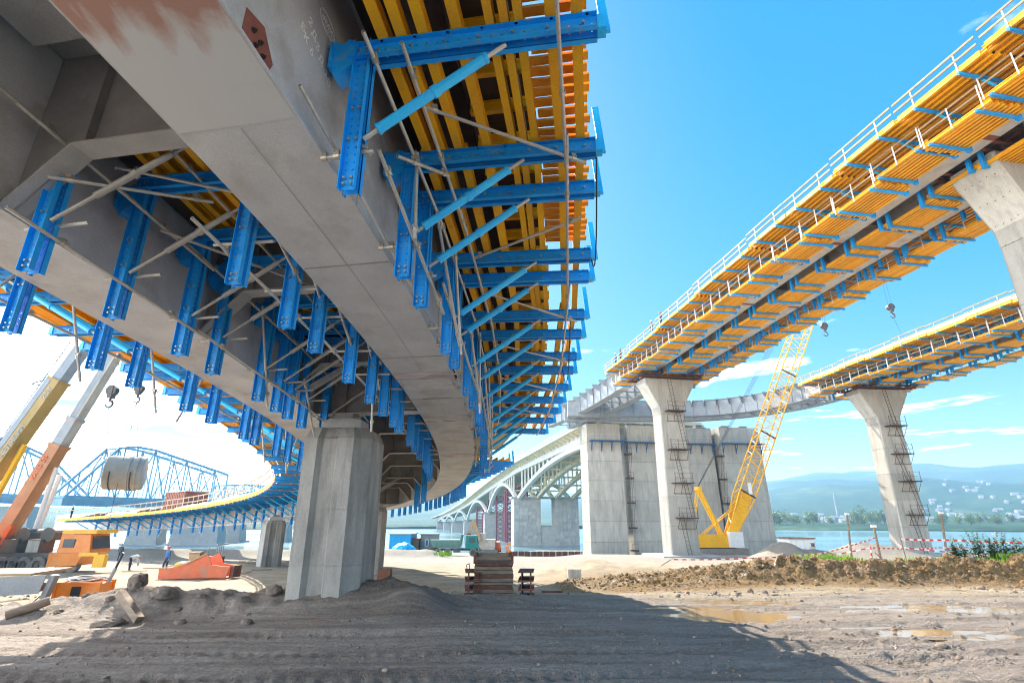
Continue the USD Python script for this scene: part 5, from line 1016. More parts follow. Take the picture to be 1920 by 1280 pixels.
# ---------------------------------------------------------------- machines, people and small things
import manifold3d as m3
def px(u, y, z=-1.7): return (u - 960) / 975. * (y * math.cos(PITCH) + (z - EYE) * math.sin(PITCH))
def ball(c, r, n=10): return m3.Manifold.sphere(r, n).translate([float(v) for v in c])
def limb(chain):
    out = []
    for (a, ra), (c, rc) in zip(chain[:-1], chain[1:]): out.append(m3.Manifold.batch_hull([ball(a, ra), ball(c, rc)]))
    return out
def solid(parts):
    m_ = m3.Manifold.batch_boolean(parts, m3.OpType.Add).to_mesh(); return m_.vert_properties[:, :3].astype(float), m_.tri_verts.astype(int)
def person(label, loc, rz, pose, top, legs, helmet, group=None, k=1.0):
    t = thing('person', label, 'person', loc, rz, group)
    J = dict(hipL=(-.10, 0, .92), hipR=(.10, 0, .92), kneeL=(-.11, .02, .50), kneeR=(.11, .02, .50), ankL=(-.12, 0, .09), ankR=(.12, 0, .09), waist=(0, 0, 1.0), chest=(0, .0, 1.32), neck=(0, .0, 1.50), head=(0, .02, 1.63), shL=(-.19, 0, 1.42), shR=(.19, 0, 1.42), elL=(-.25, .0, 1.14), elR=(.25, .0, 1.14), haL=(-.24, .10, .90), haR=(.24, .10, .90))
    J.update(pose); J = {a: np.array(v, float) for a, v in J.items()}
    def hand(s_):
        h = J['ha' + s_]; e = J['el' + s_]; d = (h - e) / np.linalg.norm(h - e); sd = np.cross(d, (0, 1, .2)); sd /= np.linalg.norm(sd); ps = [m3.Manifold.batch_hull([ball(h, .034, 8), ball(h + d * .07 + sd * .02, .024, 8), ball(h + d * .07 - sd * .02, .024, 8)])]
        for i, L in enumerate((.060, .075, .080, .065)):
            b0 = h + d * .08 + sd * (.027 - .018 * i); ps += limb([(b0, .010), (b0 + d * L * .55, .009), (b0 + d * L * .9 + np.array([0, .02, 0]), .008)])
        ps += limb([(h + sd * .03 + d * .01, .012), (h + sd * .055 + d * .05, .010), (h + sd * .055 + d * .085, .009)]); return ps
    body = limb([(J['hipL'], .085), (J['kneeL'], .058), (J['ankL'], .042)]) + limb([(J['hipR'], .085), (J['kneeR'], .058), (J['ankR'], .042)]) + limb([(J['shL'], .058), (J['elL'], .044), (J['haL'], .032)]) + limb([(J['shR'], .058), (J['elR'], .044), (J['haR'], .032)])
    body += [m3.Manifold.batch_hull([ball(J['hipL'], .10), ball(J['hipR'], .10), ball(J['waist'], .13)]), m3.Manifold.batch_hull([ball(J['waist'], .13), ball(J['shL'], .07), ball(J['shR'], .07), ball(J['chest'], .13)])] + limb([(J['chest'], .10), (J['neck'], .055), (J['head'], .06)])
    hd = J['head']; up = (hd - J['neck']); up = up / np.linalg.norm(up); fw = np.array([0, 1, 0]) - up * up[1]; fw /= np.linalg.norm(fw); sd = np.cross(fw, up)
    body += [m3.Manifold.batch_hull([ball(hd + up * .06, .088, 14), ball(hd - up * .02 + fw * .02, .072, 14), ball(hd - up * .07 + fw * .045, .04)]), ball(hd + fw * .105 + up * .0, .017), ball(hd + sd * .085, .02), ball(hd - sd * .085, .02), ball(hd + fw * .088 - up * .05, .02)] + hand('L') + hand('R')
    obj('body', solid(body), 'skin', t, smooth=50)
    e_ = MB()
    for s_ in (-1, 1): e_.box(hd + fw * .088 + up * .035 + sd * .032 * s_, (.018, .012, .012))
    obj('eyes', e_, 'cable', t)
    g_ = .022
    obj('trousers', solid(limb([(J['hipL'], .10), (J['kneeL'], .078), (J['ankL'] + [0, 0, .03], .062)]) + limb([(J['hipR'], .10), (J['kneeR'], .078), (J['ankR'] + [0, 0, .03], .062)]) + [m3.Manifold.batch_hull([ball(J['hipL'], .112), ball(J['hipR'], .112), ball(J['waist'], .142)])]), legs, t, smooth=50)
    lowL, lowR = J['elL'] + (J['haL'] - J['elL']) * .75, J['elR'] + (J['haR'] - J['elR']) * .75
    obj('jacket', solid(limb([(J['shL'], .078), (J['elL'], .062), (lowL, .05)]) + limb([(J['shR'], .078), (J['elR'], .062), (lowR, .05)]) + [m3.Manifold.batch_hull([ball(J['waist'], .15), ball(J['shL'], .082), ball(J['shR'], .082), ball(J['chest'], .145)]), ball(J['neck'] - up * .03, .075)]), top, t, smooth=50)
    bt = []
    for s_ in 'LR': a = J['ank' + s_]; bt.append(m3.Manifold.batch_hull([ball(a, .06), ball(a + [0, -.03, -.045], .045), ball(a + [0, .15, -.05], .04)]))
    obj('boots', solid(bt), 'rubber', t, smooth=50)
    if helmet:
        hm = [m3.Manifold.batch_hull([ball(hd + up * .075, .108, 16), ball(hd + up * .09 - fw * .02, .108, 16)]).trim_by_plane([float(v) for v in up], float(np.dot(hd + up * .045, up))), m3.Manifold.batch_hull([ball(hd + up * .05 + fw * .15, .012), ball(hd + up * .05 + fw * .06 + sd * .09, .012), ball(hd + up * .05 + fw * .06 - sd * .09, .012)])]
        obj('helmet', solid(hm), helmet, t, smooth=50)
    return t
def wheel(parent, c, r, w_, axis=(0, 1, 0), dual=False):
    c = np.array(c, float); ax = np.array(axis, float); x = np.array([1.0, 0, 0]); z = np.array([0, 0, 1.0]); n = 20
    prof = [(.55, -w_ / 2), (.9, -w_ / 2), (1.0, -w_ * .36), (1.0, w_ * .36), (.9, w_ / 2), (.55, w_ / 2)]
    secs = []
    for k in range(n + 1):
        a = 2 * math.pi * k / n; d = x * math.cos(a) + z * math.sin(a); secs.append([c + d * r * p + ax * q for p, q in prof])
    t = MB(); t.sweep(secs, caps=False); tp = obj('tyre', t, 'rubber', parent, smooth=40)
    h = MB(); h.tube(c - ax * w_ * .30, c + ax * w_ * .30, r * .56, 14); h.tube(c - ax * w_ * .42, c + ax * w_ * .42, r * .2, 8); obj('rim', h, 'chassis', tp)
# --- yellow crawler crane with lattice boom
cb_ = np.array([30.6, 79.0, gz(30.6, 79)]); tip = np.array([53.6, 78.0, 46.0]); foot = cb_ + np.array([0, 0, 1.6])
t = thing('crawler_crane', 'yellow crawler crane with a long lattice boom rising behind the high viaduct', 'crane')
main, lace = MB(), MB(); d = tip - foot; L = np.linalg.norm(d)
def tap(q): return .25 + .75 * min(1, q / .13) if q < .13 else (1.0 if q < .93 else 1 - (q - .93) / .07 * .6)
lattice((main, lace), foot, tip, 2.3, 30, .105, .045, up=(0, 1, 0), taper=tap); bm = obj('boom_chords', main, 'crane_yellow', t); tag(obj('boom_lacing', lace, 'crane_yellow', bm), None, None, None, 'stuff')
for q in (.14, .32, .52, .72):
    b = MB(); 
    for dx in (-.2, .2): b.bar(foot + d * (q + .002) + np.array([-1.0, -1.2 , .6]), foot + d * (q + .002) + np.array([1.0, -1.2, -.6]), .16, .16)
    obj('boom_joint', b, 'crane_yellow', bm)
b = MB(); dn = d / L; sx = np.cross(dn, (0, 1, 0)); 
for sg in (-1, 1): b.bar(foot + np.array([0, sg * .5, 0]), foot + dn * 7.5 + np.array([0, sg * 1.05, 0]), .10, 1.5, up=sx)
obj('boom_foot_plates', b, 'crane_yellow', bm)
b = MB(); b.box(foot + dn * 8.2 + np.array([0, -1.28, 0]), (.5, .05, 1.6)); obj('sign_plate', b, 'white_paint', bm)
mast = np.array([px(1309, 79, 8), 79.0, EYE + .035 * 79 + 3.0]); mast = np.array([27.2, 79.0, 6.6])
b = MB()
for sg in (-.55, .55): b.bar(foot + np.array([-.3, sg, -.2]), mast + np.array([0, sg, 0]), .32, .32)
b.bar(mast + np.array([0, -.9, 0]), mast + np.array([0, .9, 0]), .5, .5); obj('mast', b, 'crane_yellow', t)
b = MB()
for sg in (-.5, .5): b.bar(foot + np.array([-5.2, sg, .3]), mast + np.array([0, sg, 0]), .16, .16); b.bar(foot + np.array([-5.0, sg, .0]), foot + np.array([2.3, sg, 5.4]) , .14, .14)
obj('backstay', b, 'crane_yellow', t)
b = MB()
for sg in (-.9, -.3, .3, .9): b.tube(mast + np.array([sg * .4, sg, .2]), foot + d * .97 + np.array([-.6 + sg, sg, .5]), .022, 4)
obj('pendant_rope', b, 'cable', t)
b = MB()
for sg in (-.5, .5): b.bar(tip + [0, sg, 0], np.array([61.6, 78 + sg * .3, 47.2]), .16, .16); b.bar(tip + [0, sg, -1.5], np.array([61.6, 78 + sg * .3, 47.1]), .12, .12)
obj('fly_jib', b, 'crane_yellow', t)
b = MB(); b.box(cb_ + np.array([-2.8, 0, 1.9]), (6.0, 3.0, 1.7)); b.box(cb_ + np.array([-5.5, 0, 2.1]), (1.3, 3.2, 2.1)); obj('upper_body', b, 'crane_yellow', t)
b = MB(); b.box(cb_ + np.array([.4, -1.9, 2.1]), (1.8, 1.1, 2.0)); obj('cab', b, 'white_paint', t)
for y in (-2.1, 2.1):
    b = MB(); b.prism([(-4, -.45), (4, -.45), (4, .45), (-4, .45)], 0, .95); b.xf(np.array([[1, 0, 0, cb_[0] - 2.2], [0, 1, 0, cb_[1] + y], [0, 0, 1, cb_[2]], [0, 0, 0, 1]])); obj('crawler_track', b, 'rubber', t)
def hook_block(name, label, p, k=1.0, ropes=(), mt='hook_steel'):
    p = np.array(p, float); t = thing(name, label, 'crane hook', p)
    b = MB()
    for y in (-.16, .0, .16): b.tube((0, y * k - .05 * k, .35 * k), (0, y * k + .05 * k, .35 * k), .42 * k, 14)
    b.box((0, 0, .25 * k), (.34 * k, .5 * k, 1.0 * k)); obj('sheave_block', b, mt, t)
    b = MB(); a = np.linspace(math.pi * .5, -math.pi * .95, 14); pts = [(math.cos(q) * .27 * k, 0, -.75 * k + math.sin(q) * .27 * k) for q in a]; b.tube((0, 0, -.15 * k), pts[0], .09 * k, 8)
    for i, (u, v) in enumerate(zip(pts[:-1], pts[1:])): b.tube(u, v, .095 * k * (1 - i / 22), 8)
    obj('hook', b, mt, t)
    for q, r in ropes: bb = MB(); bb.tube(np.array(q) - p * 0, r, .02, 4); obj('rope', bb, 'cable', t)
    return t
p = np.array([61.4, 78, 34.4]); hook_block('hook_block', 'hook block hanging in the blue sky above the distant viaduct', p, 1.35, [((-.3, 0, .9), np.array([61.2, 78, 47.1]) - p), ((.3, 0, .9), np.array([61.6, 78, 47.1]) - p), ((0, 0, -1.2), (1.9, 0, -9.6))], 'hook_steel')
p = np.array([50.0, 78, 31.2]); hook_block('hook_block', 'dark hook block just under the far platforms of the high viaduct, beside the lattice boom', p, 1.25, [((-.2, 0, .9), tip - p + [-.8, 0, 0]), ((.2, 0, .9), tip - p + [-.5, 0, 0])])
# --- two truck cranes at the left
def tele_boom(label, name, base, top, w0, secs, mats, y_face=(0, -1, 0)):
    t = thing(name, label, 'crane'); base, top = np.array(base, float), np.array(top, float); d = top - base
    for i, (a, c, w_, m_) in enumerate(secs):
        b = MB(); b.bar(base + d * a, base + d * c, w_, w_ * 1.15, up=(0, 1, 0)); s_ = obj('boom_section', b, m_, t)
        if i < len(secs) - 1: b = MB(); b.bar(base + d * (c - .012), base + d * (c + .004), w_ * 1.12, w_ * 1.3, up=(0, 1, 0)); obj('collar', b, m_, s_)
    return t, base, top, d
yb_ = 44.0
B1, T1 = (px(-40, yb_, 1.5), yb_, 1.2), (px(250, 47, 22), 47.0, 22.0)
B1 = np.array([px(-70, 40, 2.0), 40.0, 3.0]); T1 = np.array([px(166, 40, 17.0), 40.0, EYE + 40 * .330])
t1, b1, tp1, d1 = tele_boom('truck crane at the left edge, its boom yellow below and grey above, with white lettering', 'truck_crane', B1, T1, 1.5, [(0, .78, .94, 'boom_yellow'), (.78, 1.0, .74, 'crane_grey')], None)
b = MB(); u1 = d1 / np.linalg.norm(d1); up1 = np.cross(u1, (0, -1, 0)); up1 = up1 if up1[2] > 0 else -up1
b.bar(b1 + up1 * .38 + np.array([0, -.02, 0]), b1 + d1 * .775 + up1 * .38 + np.array([0, -.02, 0]), 1.08, .42, up=up1); obj('boom_side_panel', b, 'crane_grey', t1)
def boom_text(parent, txt, base, u, upv, s_, h, off, mt='marking_white', yoff=-.86, flip=False):
    m_ = meshkit.text_mesh(txt, h, .02, True); v = m_.vertices; P = np.array(base) + np.outer(v[:, 0] + s_, u) + np.outer(v[:, 1] + off, upv) + np.array([0, yoff, 0]) - np.outer(v[:, 2], (0, 1, 0)); obj('lettering', (P, m_.faces), mt, parent)
L1 = np.linalg.norm(d1); boom_text(t1, 'ЧЕЛЯБИН', b1, u1, up1, L1 * .30, .40, -.46, 'concrete_warm', yoff=-.60); boom_text(t1, '25т', b1, u1, up1, L1 * .655, .40, -.42, 'concrete_warm', yoff=-.60)
b = MB(); b.tube(b1 + up1 * 1.1, tp1 + up1 * 1.3, .03, 5); b.wire([b1 + d1 * .72 + up1 * .7, b1 + d1 * .70 + up1 * 1.9, b1 + d1 * .74 + up1 * 1.3, b1 + d1 * .76 + up1 * .7], .04, 5); obj('hoist_rope', b, 'cable', t1)
b = MB(); b.tube(b1 + d1 * .40 - up1 * .8, b1 + np.array([1.3, 0, -1.5]), .20, 8); obj('luffing_cylinder', b, 'crane_yellow', t1)
g1 = gz(B1[0] - 2, 40)
b = MB(); b.box((B1[0] - 3.4, 40, g1 + 1.5), (9, 2.5, .8)); obj('chassis', b, 'chassis', t1)
b = MB(); b.box((B1[0] - .5, 40, g1 + 2.9), (3.2, 2.2, 2.0)); obj('turret', b, 'truck_orange', t1)
for x in (-6, -4.6, -1.5): wheel(t1, (B1[0] + x, 38.8, g1 + .6), .6, .5)
B2 = np.array([px(2, 43.5, .4), 43.5, .9]); T2 = np.array([px(232, 43.5, 16), 43.5, EYE + 43.5 * .362])
t2, b2, tp2, d2 = tele_boom('orange truck crane with its grey telescopic boom raised beside the hanging drum', 'truck_crane', B2, T2, 1.2, [(0, .42, .92, 'boom_orange'), (.42, .55, .80, 'crane_grey'), (.55, 1.0, .68, 'crane_grey')], None)
u2 = d2 / np.linalg.norm(d2); up2 = np.cross(u2, (0, -1, 0)); up2 = up2 if up2[2] > 0 else -up2
b = MB(); b.bar(b2 - up2 * .35 + np.array([0, -.03, 0]) + d2 * .1, b2 + d2 * .99 - up2 * .30 + np.array([0, -.03, 0]), .80, .16, up=up2); obj('boom_rail', b, 'concrete_warm', t2)
b = MB(); b.bar(b2 + d2 * .535, b2 + d2 * .55, .86, .96, up=(0, 1, 0)); obj('collar', b, 'truck_orange', t2)
boom_text(t2, 'КАТО 25', b2, u2, up2, np.linalg.norm(d2) * .255, .34, -.05, 'orange_red', -.56)
b = MB(); b.tube(b2 + d2 * .33 - up2 * .8, b2 + np.array([2.1, 0, -2.3]), .17, 8); b.tube(b2 + d2 * .30 - up2 * .8 + np.array([0, .8, 0]), b2 + np.array([1.5, .8, -2.3]), .17, 8); obj('luffing_cylinder', b, 'white_paint', t2)
b = MB(); b.bar(b2 + np.array([1.3, -.9, .9]), b2 + np.array([.2, -.9, -2.4]), .35, .5, up=(0, 1, 0)); obj('cylinder_arm', b, 'orange_red', t2)
g2 = gz(-38, 43.5); X0 = px(-30, 43.5, g2); X1 = px(182, 43.5, g2)
b = MB(); b.box(((X0 + X1) / 2 - .6, 43.5, g2 + 1.25), (X1 - X0, 2.4, .35)); obj('chassis_frame', b, 'chassis', t2)
b = MB(); b.prism([(0, 0), (3.6, 0.0), (3.6, 1), (0, 1)], 0, .1); 
xo = px(85, 42.3, g2)
b = MB(); P8 = [(xo, 42.15, g2 + .45), (xo + 2.2, 42.15, g2 + .55), (xo + 2.2, 44.5, g2 + .55), (xo, 44.5, g2 + .45), (xo, 42.15, g2 + 1.42), (xo + 2.6, 42.15, g2 + 1.42), (xo + 2.6, 44.5, g2 + 1.42), (xo, 44.5, g2 + 1.42)]; b.hexa(P8); obj('side_box', b, 'truck_orange', t2)
xc = px(118, 43.5, g2)
b = MB(); b.hexa([(xc, 42.4, g2 + 1.42), (xc + 2.5, 42.4, g2 + 1.42), (xc + 2.5, 44.6, g2 + 1.42), (xc, 44.6, g2 + 1.42), (xc, 42.5, g2 + 2.75), (xc + 2.2, 42.5, g2 + 2.75), (xc + 2.2, 44.5, g2 + 2.75), (xc, 44.5, g2 + 2.75)]); cab = obj('cab', b, 'truck_orange', t2)
b = MB(); b.box((xc + .75, 42.42, g2 + 2.1), (.85, .06, .6)); obj('side_window', b, 'glass_dark', cab)
b = MB(); b.hexa([(xc + 2.50, 42.6, g2 + 1.7), (xc + 2.53, 42.6, g2 + 1.7), (xc + 2.53, 44.4, g2 + 1.7), (xc + 2.50, 44.4, g2 + 1.7), (xc + 2.27, 42.7, g2 + 2.6), (xc + 2.30, 42.7, g2 + 2.6), (xc + 2.30, 44.3, g2 + 2.6), (xc + 2.27, 44.3, g2 + 2.6)]); obj('windscreen', b, 'glass_dark', cab)
b = MB(); b.box((xc + 1.4, 43.5, g2 + 2.92), (2.6, 2.3, .28)); obj('cab_roof', b, 'crane_yellow', cab)
xm = px(58, 43.5, g2)
b = MB(); b.box((xm - 3.2, 43.3, g2 + 2.0), (2.4, 2.0, 1.1)); b.box((xm - 1.2, 43.0, g2 + 1.9), (1.2, 1.4, 1.0)); b.box((xm + .7, 42.9, g2 + 1.9), (1.0, 1.3, .95)); obj('machine_box', b, 'chassis', t2)
b = MB(); b.box((xm + .7, 42.22, g2 + 1.9), (.9, .06, .85)); obj('tool_box', b, 'concrete_warm', t2)
for x_ in (-.6, 1.3):
    b = MB(); b.tube((xm + x_, 42.6, g2 + 2.7), (xm + x_, 44.2, g2 + 2.7), .42, 16); b.tube((xm + x_, 42.55, g2 + 2.7), (xm + x_, 42.62, g2 + 2.7), .54, 16); obj('winch_drum', b, 'chassis', t2)
for u in (5, 24, 46, 72): wheel(t2, (px(u, 42.3, g2 + .5), 42.3, g2 + .58), .60, .45)
for u in (118, 136): wheel(t2, (px(u, 42.5, g2 + .5), 42.5, g2 + .55), .55, .4)
b = MB(); b.bar((px(150, 42, g2 + 1.3), 42, g2 + 1.35), (px(186, 42, g2 + 1.3), 42, g2 + 1.35), .3, .25); b.box((px(182, 42, g2), 42, g2 + .9), (.8, .4, .9)); obj('outrigger', b, 'crane_yellow', t2)
# --- hanging drum with its two hooks
dr = np.array([px(224, 48, 4), 48.0, EYE + 48 * .0838])
t = thing('concrete_drum', 'round concrete drum hanging on slings between the crane booms and the truss bridge', 'drum', dr, .45)
b = MB(); n = 28
prof = [(-1.45, 0), (-1.45, 1.38), (-1.35, 1.46), (.2, 1.46), (.22, 1.54), (.42, 1.54), (.44, 1.46), (.8, 1.46), (.82, 1.53), (1.0, 1.53), (1.02, 1.46), (1.4, 1.42), (1.45, 1.30), (1.45, 0)]
ang = np.linspace(0, 2 * math.pi, n + 1)
b.sweep([[(x, r * math.cos(a), r * math.sin(a)) for x, r in prof] for a in ang], closed=False, caps=False); obj('drum', b, 'drum_concrete', t, smooth=35)
for x in (-.9, .62):
    b = MB(); b.wire([(x, 1.5 * math.cos(a), 1.5 * math.sin(a)) for a in np.linspace(math.pi, 2 * math.pi, 14)], .045, 6); obj('sling', b, 'rust_dark', t)
for (u, v, k, nm) in ((209, 740, 1.15, 'left'), (260, 735, .95, 'right')):
    y = 47.0; d_ = np.array([(u - 960) / 975., math.cos(PITCH) + (v - 640) / 975. * math.sin(PITCH), math.sin(PITCH) - (v - 640) / 975. * math.cos(PITCH)]); p = np.array([0, 0, EYE]) + d_ * (y / d_[1])
    tp = T2 if nm == 'left' else np.array([px(283, 47, 19), 47.0, 17.3])
    rp = [((x, 0, .8), tp - p + np.array([x * 1.6, 0, 0])) for x in (-.3, -.1, .1, .3)]
    if nm == 'left': rp += [((-.05, 0, -1.0), dr - p + np.array([-1.6, 0, 1.0])), ((.05, 0, -1.0), dr - p + np.array([-1.55, -.6, 1.0]))]
    else: rp += [((0, 0, -.9), dr - p + np.array([-.5, -.9, 1.3])), ((0, 0, -.9), dr - p + np.array([.4, -.9, 1.3])), ((.05, 0, -.9), dr - p + np.array([.9, 0, .9])), ((.05, 0, -.9), np.array([.1, 0, -p[2] - 1.0]))]
    hook_block('hook_block', f'{nm} one of the two crane hooks above the hanging drum', p, k, rp)
# --- yard things on the left
def gat(u, y): x = px(u, y, -1); x = px(u, y, gz(x, y)); return np.array([x, y, gz(x, y)])
person('worker in a red helmet and dark overalls standing by the orange hopper', gat(309, 43.5), 2.6, dict(haL=(-.22, .02, .86), haR=(.20, .06, .88), ankR=(.16, .10, .09), kneeR=(.14, .12, .5)), 'cloth_blue', 'cloth_navy', 'helmet_red')
person('worker in a white shirt bending down to the ground left of the red-helmeted man', gat(241, 45.0), -1.2, dict(waist=(0, .02, .98), chest=(0, .34, 1.08), neck=(0, .50, 1.02), head=(0, .60, .94), shL=(-.19, .42, 1.06), shR=(.19, .42, 1.06), elL=(-.22, .50, .78), elR=(.22, .50, .78), haL=(-.16, .54, .50), haR=(.16, .54, .50), kneeL=(-.12, -.05, .5), kneeR=(.12, .06, .5), ankL=(-.16, -.02, .09), ankR=(.16, .05, .09)), 'cloth_white', 'cloth_navy', None)
person('man in dark clothes standing at the water edge with his back turned', gat(222, 62), .1, dict(), 'cloth_grey', 'cloth_grey', None)
person('worker in blue sitting on the bank beside the orange crane cab', gat(190, 57) + [0, 0, -.15], 1.0, dict(hipL=(-.1, 0, .5), hipR=(.1, 0, .5), kneeL=(-.12, .42, .52), kneeR=(.12, .42, .52), ankL=(-.12, .46, .09), ankR=(.12, .46, .09), waist=(0, -.02, .6), chest=(0, .04, .92), neck=(0, .06, 1.1), head=(0, .08, 1.23), shL=(-.19, .04, 1.02), shR=(.19, .04, 1.02), elL=(-.25, .14, .76), elR=(.25, .14, .76), haL=(-.16, .38, .62), haR=(.16, .38, .62)), 'cloth_blue', 'cloth_navy', 'helmet_red')
q_ = R1.pt(107.2, -9.3, zb + .26, SEC['D']); person('worker in a white helmet standing on the open end of the far bend', q_, 2.0, dict(), 'cloth_navy', 'cloth_navy', 'helmet_white')
for i, (s_, mt_) in enumerate(((47.5, 'cloth_navy'), (50.0, 'cloth_grey'), (60.2, 'cloth_navy'), (62.0, 'cloth_blue'))):
    person(['worker leaning on the timber rail high on the viaduct, second of four from the right', 'rightmost of four small workers behind the viaduct rail', 'worker behind the viaduct rail, leftmost of four', 'worker in blue behind the viaduct rail, third of four from the right'][[1, 0, 3, 2][i]], V2.pt(s_, SEC['D'] - 3.45, 1.06), V2.th(s_) + 1.5, dict(), mt_, 'cloth_navy', 'helmet_white' if i % 2 else 'helmet_red')
# generator
g_ = gat(146, 16.9); t = thing('generator', 'orange steel-framed generator with a coil of cable on top, behind the earth berm', 'generator', g_, .12)
for x in (-.58, .58):
    for y in (-.35, .35): b = MB(); b.box((x, y, .47), (.07, .07, .94)); obj('frame_post', b, 'truck_orange', t)
b = MB(); b.box((0, 0, .30), (1.08, .62, .46)); obj('engine_block', b, 'orange_red', t)
b = MB(); b.box((0, -.01, .72), (1.14, .68, .36)); hood = obj('hood', b, 'truck_orange', t)
b = MB(); b.box((-.02, -.36, .70), (.24, .03, .26)); obj('control_panel', b, 'cable', hood)
for z in (.04, .52, .93):
    b = MB()
    for y in (-.36, .36): b.box((0, y, z), (1.24, .06, .05))
    obj('frame_rail', b, 'truck_orange', t)
b = MB(); b.tube((.60, .0, .9), (.72, .0, 1.30), .055, 8); obj('exhaust_muffler', b, 'grey_siding', t); b = MB(); b.tube((.72, 0, 1.28), (.84, 0, 1.72), .035, 8); obj('exhaust_pipe', b, 'cable', t)
for i in range(5):
    b = MB(); r_ = .22 + .035 * i; cx_, cy_ = rng.uniform(-.12, .12), rng.uniform(-.1, .1); b.wire([(cx_ + r_ * 1.6 * math.cos(a), cy_ + r_ * math.sin(a), .96 + .02 * i + .03 * math.sin(2 * a + i)) for a in np.linspace(0, 2 * math.pi, 20)], .016, 5); tag(obj('cable_coil', b, 'cable' if i % 2 else 'white_paint'), 'loop of cable lying in the coil on top of the orange generator', 'cable', 'cable loops on the generator')
    pr2 = stage.GetPrimAtPath(_p) if False else None
for i, p_ in enumerate([q for q in stage.GetPrimAtPath('/World').GetChildren() if q.GetName().startswith('cable_coil')]): place(p_, g_, .12)
b = MB(); b.wire([g_ + np.array(q) for q in ((-.3, -.2, .98), (-.7, -.35, .85), (-1.0, -.5, .45), (-1.15, -.6, .12), (-.95, -.75, .04))], .014, 5); tag(obj('cable', b, 'cable'), 'black cable hanging from the orange generator down to the ground', 'cable')
# flatbed trailer corner
tr = gat(20, 15.8); t = thing('drop_side_trailer', 'grey drop-side trailer corner reaching in at the left edge', 'trailer', tr + [0, 0, .0], .22)
b = MB(); b.hexa([(-1.1, -.2, .42), (.62, -.2, .50), (.62, -.16, .50), (-1.1, -.16, .42), (-1.02, -.2, .92), (.70, -.2, .96), (.70, -.16, .96), (-1.02, -.16, .92)]); obj('side_panel', b, 'grey_siding', t)
b = MB(); b.box((-1.4, .9, .98), (3.4, 2.1, .06)); obj('load_boards', b, 'pale_wood', t)
b = MB(); b.box((-1.4, .9, .55), (3.4, 1.9, .14)); obj('bed', b, 'chassis', t)
b = MB(); b.bar((.82, .0, .95), (.70, .0, .35), .26, .12); obj('corner_plate', b, 'grey_siding', t)
b = MB(); b.tube((.72, -.02, .5), (.55, -.05, -.06), .06, 7); obj('support_leg', b, 'grey_siding', t)
wheel(t, (-1.6, .3, .32), .36, .2)
# orange hopper lying in the yard
hp = gat(375, 37); t = thing('steel_hopper', 'rusty orange sloping steel hopper lying in the wet yard left of the front pier', 'hopper', hp, -.05)
b = MB(); Ps = [(-2.35, 0, 0), (2.1, 0, .12), (2.25, 0, .75), (1.05, 0, .85), (.65, 0, 1.52), (-.6, 0, .92), (-1.6, 0, .68), (-2.4, 0, .62)]
for y in (-.7, .65):
    m_ = trimesh.creation.extrude_polygon(Polygon([(p[0], p[2]) for p in Ps]), .05, engine='earcut'); v = m_.vertices; b = MB(); b.add(np.stack([v[:, 0], v[:, 2] + y, v[:, 1]], 1), m_.faces[:, ::-1]); obj('side_plate', b, 'orange_red', t)
b = MB()
for p, q in zip(Ps[:2] + [Ps[2]], [Ps[1], Ps[2], Ps[3]]): b.bar(np.array(p) , np.array(q), .02, 1.34, up=np.cross(np.array(q) - np.array(p), (0, 1, 0))) if False else None
b.box((-.1, -.02, .10), (4.3, 1.3, .06)); obj('floor_plate', b, 'orange_red', t)
b = MB(); b.bar((-2.4, -.72, .64), (-.6, -.72, .95), .09, .06); b.bar((-.6, -.72, .95), (.66, -.72, 1.55), .09, .06); obj('top_rim', b, 'pale_wood', t)
b = MB(); b.box((2.35, -.1, .45), (.25, .9, .7)); obj('hinge', b, 'rust', t)
for i, (u, y, z, s_) in enumerate(((332, 41, 0, .50), (345, 40.6, 0, .55), (357, 41, .02, .55), (338, 41.3, .42, .45), (352, 41.2, .45, .5), (366, 41, .4, .5), (372, 40.7, 0, .5))):
    p = gat(u, y); m_ = trimesh.creation.icosphere(3, 1.0); v = m_.vertices * [s_ * 1.15, s_ * .8, s_ * .55]; v = v * (1 + .22 * (meshkit.fbm(v * 3 + i * 7, 3) - .5)[:, None]); b = MB(); b.add(v + p + [0, 0, z + s_ * .40], m_.faces); tag(obj('sack', b, 'crane_yellow' if i == 3 else 'sack', smooth=True), 'yellow sack on top of the pile behind the orange hopper' if i == 3 else 'filled pale sack in the pile behind the orange hopper', 'sack', None if i == 3 else 'sacks behind the hopper')
p = gat(362, 42); t = thing('crate', 'tall weathered plywood crate standing among the sacks behind the orange hopper', 'crate', p, .1)
b = MB(); b.box((0, 0, .75), (.75, .6, 1.5)); obj('box', b, 'pale_wood', t)
for z in (.2, .8, 1.4): b = MB(); b.box((0, -.315, z), (.78, .03, .09)); obj('batten', b, 'weathered_wood', t)
p = gat(395, 42.5); t = thing('equipment_stack', 'rusty gear with upright grey bars standing behind the orange hopper', 'equipment', p)
b = MB(); b.box((0, 0, .6), (1.3, .8, 1.2)); obj('box', b, 'rust', t)
for x in (-.5, .15, .3, .45, .6): b = MB(); b.tube((x, 0, 1.1), (x + .03, 0, 1.9 + .2 * (x > 0)), .04, 5); obj('bar', b, 'grey_siding', t)
r0_ = np.random.default_rng(77)
